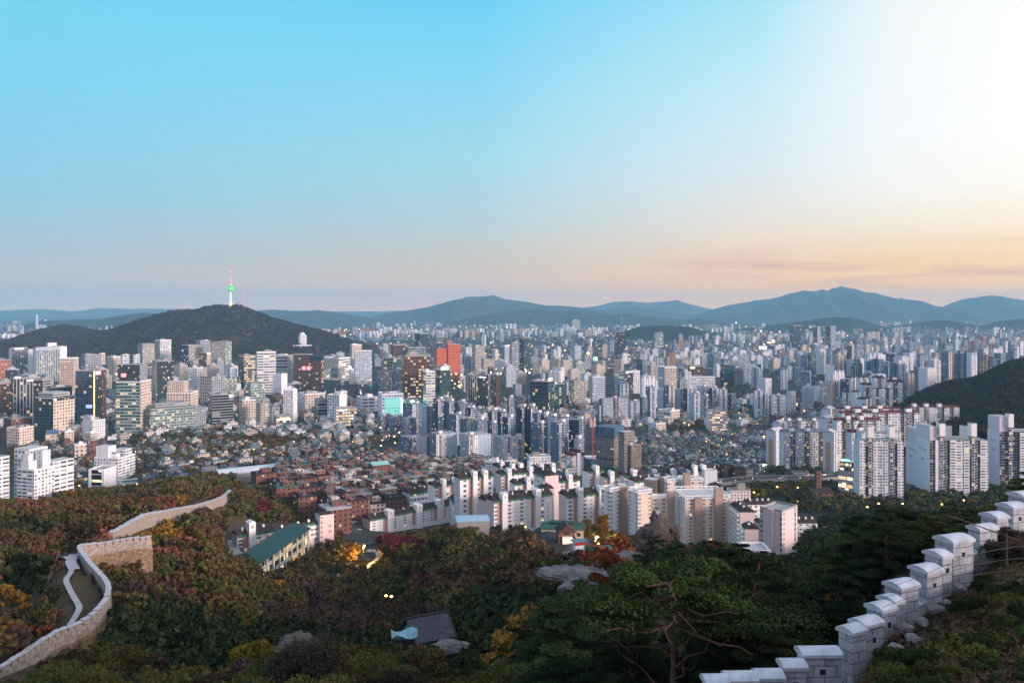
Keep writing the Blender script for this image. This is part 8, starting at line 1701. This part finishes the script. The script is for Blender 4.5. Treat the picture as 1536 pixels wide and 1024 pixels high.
# colour patches of the autumn wood: (px, py, rx, ry, kind, leaf), later entries win
PATCH = [(150, 800, 400, 80, 'broad', 'brown'), (60, 840, 130, 60, 'broad', 'brown'), (120, 790, 110, 26, 'broad', 'brown'), (70, 800, 70, 30, 'bare', 'brown'), (300, 850, 150, 60, 'bare', 'brown'), (260, 830, 70, 40, 'broad', 'brown'), (430, 760, 110, 50, 'broad', 'green'), (410, 748, 36, 14, 'broad', 'olive'), (390, 760, 12, 9, 'broad', 'red'),
         (600, 870, 260, 70, 'broad', 'olive'), (560, 880, 130, 46, 'broad', 'green'), (700, 850, 90, 46, 'broad', 'brown'), (420, 880, 130, 50, 'broad', 'olive'), (760, 830, 70, 36, 'bare', 'brown'), (800, 860, 90, 40, 'broad', 'brown'), (660, 830, 60, 22, 'broad', 'olive'), (520, 920, 150, 30, 'bare', 'bare'),
         (330, 970, 190, 46, 'pine', 'pine'), (230, 930, 90, 36, 'pine', 'pine'), (560, 980, 190, 34, 'pine', 'pine'), (470, 1010, 120, 18, 'broad', 'olive'), (640, 985, 60, 40, 'broad', 'bare'), (760, 930, 90, 60, 'pine', 'pine'), (900, 960, 250, 90, 'pine', 'pine'), (880, 1010, 200, 60, 'pine', 'pine'),
         (80, 880, 60, 30, 'broad', 'brown'), (30, 885, 50, 20, 'broad', 'brown'), (50, 935, 55, 20, 'broad', 'orange'), (95, 900, 16, 14, 'broad', 'orange'), (15, 880, 30, 20, 'broad', 'yellow'), (120, 880, 30, 22, 'bare', 'red'), (1090, 880, 250, 105, 'pine', 'pine'), (1390, 810, 90, 46, 'pine', 'pine'), (800, 985, 330, 60, 'pine', 'pine'), (10, 975, 30, 14, 'broad', 'orange'), (240, 800, 40, 14, 'broad', 'yellow'), (300, 780, 60, 14, 'broad', 'olive'), (400, 1015, 90, 14, 'broad', 'yellow'),
         (60, 850, 60, 18, 'pine', 'pine'), (30, 790, 60, 12, 'pine', 'pine'), (800, 940, 40, 20, 'broad', 'yellow'), (745, 995, 40, 24, 'broad', 'yellow'), (870, 945, 26, 12, 'broad', 'yellow'), (540, 838, 34, 14, 'broad', 'yellow'), (585, 845, 14, 12, 'broad', 'yellow'), (590, 815, 50, 8, 'broad', 'red'), (650, 805, 40, 10, 'broad', 'olive'), (280, 740, 100, 16, 'broad', 'brown'), (270, 735, 40, 10, 'broad', 'olive'), (1268, 885, 22, 16, 'broad', 'orange'), (1150, 905, 60, 24, 'bare', 'red'), (1250, 950, 50, 30, 'bare', 'brown'), (920, 840, 40, 28, 'broad', 'orange'), (1060, 838, 90, 14, 'broad', 'orange'), (1310, 785, 120, 26, 'pine', 'pine'), (1200, 840, 70, 40, 'pine', 'pine'), (1040, 890, 120, 60, 'pine', 'pine'), (1330, 830, 90, 40, 'pine', 'pine'), (1110, 880, 40, 30, 'pine', 'pine')]
def patch(px, py, rr):
    k, l = 'broad', 'olive'
    for (cx, cy, rx, ry, a, b) in PATCH:
        e = ((px - cx) / rx) ** 2 + ((py - cy) / ry) ** 2
        if e < .75 + rr.random() * .5: k, l = a, b
    return k, l
KEEP = [(at(px, py, d).x, at(px, py, d).y, r) for px, py, d, r in [(448, 962, 104, 3.5), (478, 982, 102, 3.5), (868, 855, 112, 6), (925, 842, 114, 4), (985, 790, 119, 5.5), (905, 868, 106, 4), (650, 945, 172, 9), (605, 955, 160, 3), (688, 784, 352, 8), (820, 797, 325, 10), (838, 811, 300, 5), (861, 819, 250, 5), (668, 968, 150, 4), (1118, 905, 62, 2.5), (860, 880, 100, 3)]]
WALLP = np.array([tuple(at(*p))[:2] for w in (spline(WA, 3), spline(WBp, 4), spline(WCp, 5)) for p in w]) if False else np.array([(p[0], p[1]) for w in (WA, WBp, WCp) for p in spline([tuple(at(*q)) for q in w], 2.5)])
SIGHT = [(950, 1080, lambda x: 1045, 43.5), (985, 1040, lambda x: 940, lambda x: 62),   # things the photograph shows clear of trees: (px range, py to keep clear, distance of the thing)
    (-45, 165, lambda x: np.interp(x, [0, 50, 110, 150, 165], [1045, 1004, 970, 950, 930]), lambda x: np.interp(x, [0, 50, 110, 150, 165], [130, 139, 150, 158, 164])), (113, 228, lambda x: np.interp(x, [113, 125, 226], [850, 838, 828]), lambda x: 203), (78, 165, lambda x: np.interp(x, [78, 96, 104, 165], [850, 880, 944, 900]), lambda x: 176), (166, 345, lambda x: np.interp(x, [166, 240, 343], [803, 776, 745]), lambda x: np.interp(x, [166, 240, 343], [236, 300, 472])),
    (343, 412, lambda x: 826, 360), (412, 480, lambda x: np.interp(x, [412, 480], [842, 812]), 360), (480, 502, lambda x: 812, 360), (536, 690, lambda x: np.interp(x, [540, 690], [800, 782]), lambda x: 570), (690, 738, lambda x: 781, 340), (418, 492, lambda x: 972, 90), (612, 685, lambda x: 938, 118), (843, 960, lambda x: 862, 92), (940, 1020, lambda x: 790, 70), (500, 572, lambda x: np.interp(x, [500, 572], [868, 846]), 260), (800, 900, lambda x: 828, 140), (738, 836, lambda x: 790, lambda x: 515), (840, 1010, lambda x: 798, 90), (1010, 1110, lambda x: 812, 66), (1110, 1200, lambda x: np.interp(x, [1110, 1140, 1200], [838, 822, 800]), 50), (1255, 1560, lambda x: 757, lambda x: 650), (1200, 1255, lambda x: 772, 60), (390, 470, lambda x: np.interp(x, [390, 470], [860, 820]), 330)]
def blocks_view(px, py_top, d):
    for (a, b, f, D) in SIGHT:
        if a - 4 < px < b + 4 and d < (D(px) if callable(D) else D + 60) and py_top < f(px): return True
    return False
def plant_woods():
    rr = random.Random(21); cand = []; d = 44.0
    while d < 640:
        st = 3.6 if d < 130 else 4.3 if d < 260 else 5.6
        x = -0.66 * d
        while x < .66 * d:
            X, Y = x + rr.uniform(-.42, .42) * st, d + rr.uniform(-.42, .42) * st; x += st
            z = float(land(X, Y)); px, py = to_px(X, Y, z)
            if px < -60 or px > 1590: continue
            if not bool(is_wood(px, py, Y)): continue
            if px > 1255 and Y < 62: continue
            if np.any((WALLP[:, 0] - X) ** 2 + (WALLP[:, 1] - Y) ** 2 < (2.6 if Y < 240 else 3.5) ** 2): continue
            if any((X - a) ** 2 + (Y - b) ** 2 < r * r for a, b, r in KEEP): continue
            cand.append((Y, X, z, px, py))
        d += st
    # drop what the land itself hides
    out = []
    for (Y, X, z, px, py) in cand:
        s = .62 + .5 * rr.random(); top = to_px(X, Y, z + 8 * s)[1]
        dd = np.linspace(20, Y * .97, 60); hor = HZ + F * (CZ - land_pd(np.full(60, px), dd)) / dd
        if hor.min() < top - 1: continue
        if top > 1050: continue
        k, l = patch(px, py - 4.5 * F / Y, rr)
        if rr.random() < .48: l = {'brown': rr.choice(['olive', 'bare', 'olive', 'green', 'green', 'pine_lit', 'russet']), 'olive': rr.choice(['green', 'brown', 'green', 'bare', 'pine_lit', 'yellow' if rr.random() < .4 else 'green']), 'green': rr.choice(['olive', 'pine_lit', 'brown']), 'bare': 'brown'}.get(l, l)
        if Y < 105 and px > 870 and l not in ('orange', 'red', 'bare'): k, l = 'pine', 'pine'
        elif Y < 105 and px > 870: s *= .5
        if px < 128 and 845 < py < 1010 and 140 < Y < 190: s *= .5
        for s_ in (s, s * .7, s * .45, s * .28):
            if not blocks_view(px, to_px(X, Y, z + (8.3 if k != 'pine' else 8) * s_)[1], Y): break
        else:
            continue
        out.append((Y, X, z, px, py, k, l, s_))
    out.sort(key=lambda t: t[0]); return out
WOOD = plant_woods()
CNT = {'pine_tree': 0, 'broadleaf_tree': 0}; LEFT = []
LNAME = {'pine': 'dark green', 'pine_lit': 'yellow green', 'olive': 'olive leaved', 'green': 'dull green', 'brown': 'brown leaved', 'bare': 'nearly bare', 'russet': 'russet leaved', 'yellow': 'yellow leaved', 'orange': 'orange leaved', 'red': 'dark red'}
PLACES = [('domed boulder', 448, 962, 104), ('S bend of the old wall', 150, 900, 160), ('straight old wall', 250, 775, 300), ('teal roofed hall', 425, 840, 390), ('sandy car park', 545, 845, 380), ('tiled house', 650, 945, 172), ('wooded knoll', 720, 800, 340), ('pale rock slab', 868, 855, 112), ('hiker on the crag', 985, 790, 118), ('granite wall', 1280, 960, 37), ('pink white tower', 1165, 830, 400), ('valley road', 855, 845, 210), ('left picture edge', 20, 900, 170), ('white estate on the left', 60, 755, 600), ('broad white block', 1060, 815, 480), ('street lamps below the tall slabs', 1350, 765, 650)]
def place_of(px, py, d):
    b = min(PLACES, key=lambda p: math.hypot(p[1] - px, p[2] - py) + abs(math.log(d / p[3])) * 80); w = 'beyond' if d > b[3] * 1.1 else 'before' if d < b[3] * .9 else 'beside'; return '%s the %s' % (w, b[0])
for (Y, X, z, px, py, k, l, s) in WOOD:
    nm = 'pine_tree' if k == 'pine' else 'broadleaf_tree'
    if CNT[nm] < 300:
        CNT[nm] += 1; kk = 'nearpine' if k == 'pine' and Y < 85 else 'nearbroad' if k == 'broad' and Y < 95 else k; ll = 'pine_lit' if l == 'pine' and random.random() < (.38 if Y < 100 else .16) else l
        size = 'low' if s < .55 else 'tall' if s > .95 else 'mid sized'
        tree(kk, ll, X, Y, s, '%s %s %s %s' % (size, LNAME[ll], 'pine' if k == 'pine' else 'tree', place_of(px, py, Y)), 'tree', 'pines of the slope' if k == 'pine' else 'autumn trees of the slope', z=z - .2)
    else: LEFT.append((X, Y, z, k, l, s))
# the rest of the wood, the city's groves and the wooded hill on the right: too many to count
def mass(name, label, items, size=.75, n=170, seed=4, hfac=1.0):
    rng = np.random.default_rng(seed); shapes = {}
    for k in ('broad', 'pine', 'bare'):
        shapes[k] = []
        for j in range(4):
            if k == 'pine': P = np.concatenate([blob_points((rng.normal() * 1.1, rng.normal() * 1.1, 2.5 + 4.2 * t), 1.7 * (1.1 - .6 * t), n // 7, rng, .4, .4) for t in np.linspace(0, 1, 7)])
            else: P = np.concatenate([blob_points((rng.normal() * 1.3, rng.normal() * 1.3, rng.uniform(2.6, 6.6)), rng.uniform(1.0, 1.8), n // 9, rng) for _ in range(9)])
            shapes[k].append(cards(P, size * (.7 if k == 'bare' else 1), rng))
    VV, QQ, MM = [], [], []; off = 0; keys = list(LEAF)
    for (X, Y, z, k, l, s) in items:
        V, Q = shapes[k][rng.integers(4)]; a = rng.uniform(0, 6.28); c, sn = math.cos(a), math.sin(a)
        W = np.stack([(V[:, 0] * c - V[:, 1] * sn) * s + X, (V[:, 0] * sn + V[:, 1] * c) * s + Y, (V[:, 2] - .9) * s * hfac + z], 1); VV.append(W); QQ.append(Q + off); off += len(V)
        mi = np.full(len(Q), keys.index(l)); fl = rng.random(len(Q)) < .12; mi[fl] = keys.index({'pine': 'green', 'olive': 'brown', 'brown': 'olive', 'green': 'olive'}.get(l, l)); MM.append(mi)
    me = np_mesh(name, np.concatenate(VV), np.concatenate(QQ), [LEAF[k] for k in keys], np.concatenate(MM)); o = link(name, me); return tag(o, label, 'trees', kind='stuff')
mass('woods', 'farther autumn wood of the slope, too dense to count', LEFT, .55, 260)
GROVES = [([(40, 752), (100, 745), (215, 738), (330, 716), (360, 722), (300, 735), (180, 752)], 6.5, ['brown', 'olive', 'brown', 'green'], 1.0), ([(205, 668), (250, 655), (300, 652), (330, 660), (330, 672), (270, 680)], 12, ['green', 'brown', 'olive'], .6), ([(300, 655), (345, 645), (400, 642), (440, 640), (470, 650), (440, 668), (395, 668), (330, 664)], 11, ['brown', 'green', 'red', 'olive'], .8),
          ([(255, 690), (312, 684), (312, 696), (260, 700)], 8, ['yellow', 'olive', 'yellow'], .9), ([(384, 722), (440, 712), (540, 690), (560, 690), (545, 700), (470, 712), (400, 722)], 7, ['yellow', 'yellow', 'olive', 'green'], .9), ([(490, 650), (540, 642), (572, 655), (560, 668), (520, 660)], 10, ['brown', 'olive', 'yellow'], .7), ([(384, 670), (400, 660), (425, 665), (420, 690), (384, 690)], 10, ['green', 'olive', 'red'], .8),
          ([(996, 640), (1020, 632), (1060, 634), (1062, 646), (1010, 648)], 9, ['orange', 'olive', 'green'], .8), ([(1062, 600), (1092, 584), (1125, 590), (1130, 612), (1092, 625), (1066, 622)], 12, ['green', 'brown'], .9), ([(1010, 556), (1080, 545), (1085, 552), (1015, 562)], 16, ['green', 'brown'], .7), ([(1085, 584), (1130, 572), (1160, 574), (1150, 590), (1100, 590)], 14, ['green', 'orange', 'brown'], .6),
          ([(1140, 552), (1190, 548), (1260, 572), (1230, 584), (1160, 572)], 14, ['green', 'brown'], .6), ([(1190, 738), (1250, 728), (1290, 742), (1480, 748), (1480, 765), (1350, 768), (1240, 772), (1180, 768)], 7.5, ['green', 'brown', 'olive', 'green', 'pine', 'bare'], .9), ([(1470, 745), (1600, 735), (1600, 768), (1480, 768)], 7.5, ['green', 'brown', 'pine'], .9), ([(1490, 735), (1545, 732), (1545, 750), (1490, 750)], 8, ['green'], .8), ([(1180, 724), (1240, 720), (1250, 728), (1190, 738)], 8, ['yellow', 'green'], .6), ([(1146, 706), (1240, 704), (1250, 712), (1146, 712)], 9, ['green'], .5), ([(740, 548), (820, 540), (900, 545), (880, 552), (760, 556)], 20, ['green'], .5),
          ([(850, 800), (905, 790), (925, 808), (900, 822), (860, 815)], 5.5, ['green', 'olive', 'yellow'], .7), ([(10, 680), (30, 668), (20, 700), (12, 712)], 9, ['green', 'brown'], .6), ([(690, 700), (720, 700), (720, 720), (690, 716)], 18, ['green'], .15), ([(520, 668), (600, 676), (740, 700), (640, 720), (500, 730)], 22, ['olive', 'green'], .3), ([(960, 660), (1140, 650), (1140, 710), (980, 715)], 26, ['green'], .3), ([(80, 680), (330, 670), (440, 670), (400, 712), (330, 715), (100, 735)], 9.5, ['green', 'olive', 'brown', 'brown', 'yellow'], .8), ([(1090, 728), (1190, 724), (1210, 748), (1120, 754)], 8, ['green', 'yellow', 'olive', 'brown'], .8), ([(200, 650), (470, 640), (470, 690), (200, 690)], 11, ['green', 'olive', 'brown', 'red'], .6), ([(400, 640), (900, 610), (900, 625), (420, 655)], 32, ['green', 'brown'], .4)]
items = []
rr = random.Random(31)
GROVES += [([(590, 512), (600, 500), (760, 497), (760, 506), (640, 516)], 42, ['green', 'pine'], .8), ([(860, 524), (870, 512), (935, 514), (930, 524)], 40, ['green', 'pine'], .8), ([(700, 530), (760, 522), (770, 534), (720, 540)], 36, ['green', 'brown'], .7), ([(1270, 500), (1400, 492), (1420, 498), (1300, 508)], 44, ['green', 'pine'], .7), ([(1020, 505), (1090, 500), (1090, 508), (1020, 512)], 42, ['green'], .7)]
for gi, (poly, st, leaves, dens) in enumerate(GROVES):
    for (X, Y, z, px, py) in grid_spots(poly, st, 420, 3200 if st < 34 else 7500, jit=.45, r=1.5, seed=60 + gi):
        if rr.random() < dens: l = rr.choice(leaves); items.append((X, Y, z, 'pine' if l == 'pine' else 'broad', l, rr.uniform(.7, 1.25) * (1 if st < 34 else 3.2)))
mass('city_woods', 'groves and street trees between the houses', items, .8, 150, 5)
items = []; d = 1000.0
while d < 2300:
    x = .42 * d
    while x < .74 * d:
        X, Y = x + rr.uniform(-4, 4), d + rr.uniform(-4, 4); x += 8.5; z = float(land(X, Y)); px, py = to_px(X, Y, z)
        if bool(is_wood(px, py, Y)) and not any((X - a) ** 2 + (Y - b) ** 2 < 144 for a, b, r in OCC[:]):
            l = rr.choice(['brown', 'green', 'green', 'bare', 'pine', 'brown', 'olive', 'russet'] if rr.random() < .5 else ['russet', 'bare', 'brown', 'green']); items.append((X, Y, z, 'pine' if l == 'pine' else 'broad', l, rr.uniform(.9, 1.5)))
    d += 8.5
mass('hill_woods', 'dark autumn wood covering the hill on the right', items, 1.1, 90, 6)
items = []
me = NAMSAN.data; co = np.empty(len(me.vertices) * 3, np.float32); me.vertices.foreach_get('co', co); co = co.reshape(-1, 3)
G = co.reshape(41, -1, 3); rng = np.random.default_rng(8)
for _ in range(9000):
    i, j = rng.integers(0, 24), rng.integers(0, G.shape[1] - 1); u, v = rng.random(2); p = (G[i, j] * (1 - u) + G[i, j + 1] * u) * (1 - v) + (G[i + 1, j] * (1 - u) + G[i + 1, j + 1] * u) * v
    if p[2] < 8: continue
    l = ('russet', 'bare', 'pine', 'brown', 'russet', 'russet')[rng.integers(6)]; items.append((p[0], p[1], p[2] - 3, 'pine' if l == 'pine' else 'broad', l, 1.9))
mass('tower_hill_woods', 'wood covering the hill of the observation tower', items, 1.6, 36, 7)
# dry grass, ivy and leaf litter of the bank in front
def undergrowth():
    rng = np.random.default_rng(77); n = 110000; d = rng.uniform(14, 64, n); px = rng.uniform(1200, 1640, n); X = (px - CX) / F * d; Z = land_pd(px, d); g = fnoise(X * 9, d * 9, 5)
    k = (px > np.interp(d, [14, 22, 36, 40, 44, 55], [1200, 1240, 1285, 1360, 1435, 1560]) + 8) | (d > 60); k &= rng.random(n) < np.clip(.55 + g * .6, .05, 1); X, d, Z, g = X[k], d[k], Z[k], g[k]
    V, Q = cards(np.stack([X, d, Z + rng.uniform(.02, .16, len(X))], 1), .055, rng, 0, 2.2); mi = np.where(g > .35, 0, np.where(g > .0, 1, 2)) + rng.integers(0, 2, len(X)); keys = ['pine_lit', 'olive', 'brown', 'bare']
    tag(link('undergrowth', np_mesh('undergrowth', V, Q, [LEAF[q] for q in keys], np.minimum(mi, 3))), kind='stuff')
undergrowth()
# single trees that stand out
for (kind, leaf, px, py, d, s, lb, sz) in [
    ('broad', 'yellow', 826, 790, 480, 1.1, 'round golden ginkgo before the eight storey slab', 1.2), ('broad', 'yellow', 843, 792, 480, .95, 'second golden ginkgo, right of the rounder one', 1.3), ('pine', 'pine', 858, 800, 470, 1.2, 'dark conical evergreen right of the ginkgos', 1.3), ('broad', 'olive', 880, 815, 330, .9, 'tall yellow green tree behind the road lamp', 1.5), ('broad', 'yellow', 905, 818, 320, .85, 'tall lime poplar beside the road lamp', 1.7),
    ('broad', 'yellow', 578, 846, 372, 1.0, 'bright yellow tree right of the car park lamp', 1.25), ('broad', 'yellow', 590, 838, 376, .95, 'second bright yellow tree by the red maples', 1.2), ('broad', 'red', 498, 822, 428, .8, 'crimson maple before the pink lift block', .8), ('broad', 'red', 505, 824, 426, .7, 'smaller crimson maple right of the pink lift block', .8), ('broad', 'yellow', 62, 760, 560, .8, 'yellow tree beneath the largest white estate block', 1.3), ('broad', 'yellow', 107, 757, 560, 1.0, 'yellow tree at the lit street corner', 1.2), ('broad', 'olive', 150, 755, 560, .95, 'lime tree beside the corner office', 1.1),
    ('broad', 'orange', 1271, 905, 62, .48, 'bright orange maple left of the granite wall', .9), ('broad', 'orange', 938, 835, 100, .62, 'orange leaved oak leaning over the crag', 1.0), ('broad', 'orange', 915, 842, 98, .6, 'rusty orange oak beside the pale rocks', 1.0), ('broad', 'yellow', 870, 838, 170, .25, 'small golden bush below the valley road', .8), ('pine', 'pine', 1210, 752, 640, 1.7, 'big dark pine beside the brick church', 1.1), ('pine', 'pine', 1190, 750, 640, 1.5, 'big dark pine left of the one by the church', 1.1), ('pine', 'pine', 1200, 756, 620, 1.3, 'lower dark pine before the two big ones', 1.0)]:
    p = at(px, py, d); tree(kind, leaf, p.x, d, s, lb, 'tree', sz=sz, z=min(float(land(p.x, d)), p.z))
# the near pine with bare red limbs and its broad flat crown
def hero_pine():
    mb, V, Q = pine(909, H=9.0, W=5.4, n=52000, size=.052, tiers=35, dead=8, low=.72, bend=.03, front=-2.1); p = at(1012, 1040, 43); z = CZ - (860 - HZ) / F * 43 - 9.0 * .97
    t = empty('pine_tree', (p.x, 43, z), 0, 'large red trunked pine with bare lower limbs and a spreading flat crown', 'tree'); c = link('crown', np_mesh('crown', V, Q, [LEAF['pine_lit']]), t); mb.build('trunk', [PINEBARK], t)
hero_pine()
for i, (px, py, d, s, leaf, lb) in enumerate([(930, 900, 62, 1.0, 'pine', 'dense pine left of the red trunked pine'), (1085, 860, 66, 1.05, 'pine_lit', 'lit crowned pine right of the red trunked pine'), (880, 985, 46, .9, 'pine', 'dark pine in the lower middle shade'), (820, 1010, 42, .75, 'pine', 'low dark pine at the picture foot'), (1130, 1000, 44, .8, 'pine', 'dark pine before the lowest granite blocks'), (1150, 930, 58, .9, 'pine', 'pine above the lowest granite blocks'),
                                             (1230, 800, 75, .95, 'pine', 'pine standing before the pink white tower'), (1290, 775, 80, 1.05, 'pine', 'tall pine between the lamps and the granite wall'), (1345, 765, 78, 1.0, 'pine', 'broad pine crowning the group by the wall'), (1390, 772, 76, .95, 'pine', 'pine nearest the upper granite blocks'), (1260, 830, 66, .9, 'pine', 'pine behind the orange maple'), (1310, 820, 64, .9, 'pine', 'dark pine behind the wire fence'), (1200, 860, 62, .85, 'pine', 'pine behind the red shrubs'), (1020, 815, 92, .9, 'pine', 'pine below the crag'), (1065, 820, 90, .9, 'pine', 'pine on the crest beneath the broad white block'), (1100, 840, 84, .85, 'pine', 'pine on the crest near the galleried slabs')]):
    p = at(px, py, d); z = p.z - (7.5 + .5 * (i % 4)) * s * .97; g = float(land(p.x, d)); tree('nearpine', leaf, p.x, d, s, lb, 'tree', 'pines close to the granite wall', z=min(z, g), idx=i % 4)
# shrubs on the bank beside the granite wall
rr = random.Random(12); k = 0
for (x0, x1, y0, y1, n, leaf, s0, s1, lb) in [(1270, 1420, 1000, 1040, 11, 'pine_lit', .5, .95, 'yellow green shrub on the bank below the granite wall'), (1450, 1560, 860, 935, 9, 'pine', .4, .7, 'low dark green juniper on the bank'), (1440, 1560, 940, 1030, 9, 'pine', .35, .65, 'dark juniper near the lower right of the bank'), (1440, 1560, 880, 1010, 9, 'pine_lit', .5, .8, 'lime tipped juniper among the darker ones'), (1420, 1540, 795, 850, 14, 'bare', .7, 1.2, 'bare tangled shrub before the upper wall blocks'), (1100, 1180, 890, 930, 14, 'red', .6, 1.0, 'dark red shrub beside the flat whitish boulder'), (1180, 1260, 900, 965, 16, 'bare', .7, 1.2, 'brown twiggy shrub left of the granite wall'), (955, 1070, 940, 1030, 22, 'pine', .6, 1.0, 'dark low shrub in the shade behind the red trunked pine'), (1340, 1420, 905, 975, 9, 'brown', .3, .5, 'withered tuft among the stones under the wall')]:
    for i in range(n):
        px, py = rr.uniform(x0, x1), rr.uniform(y0, y1)
        if x0 > 1260 and 880 < py and px < np.interp(py, [890, 905, 930, 950, 985, 1024], [1445, 1405, 1378, 1356, 1325, 1290]) + 26: px = np.interp(py, [890, 905, 930, 950, 985, 1024], [1445, 1405, 1378, 1356, 1325, 1290]) + rr.uniform(30, 160)
        d = float(gpt(px, py, 24)); 
        if d > 75: d = rr.uniform(50, 62)
        X = (px - CX) / F * d; tree('shrub', leaf, X, d, rr.uniform(s0, s1) * .8, lb, 'shrub', lb + 's')
print('HOUSES', N_HOUSE, 'WOOD', len(WOOD), CNT, 'LEFT', len(LEFT), 'TOW', len(TOW), 'REST', len(REST), 'OBJ', len(SC.objects))
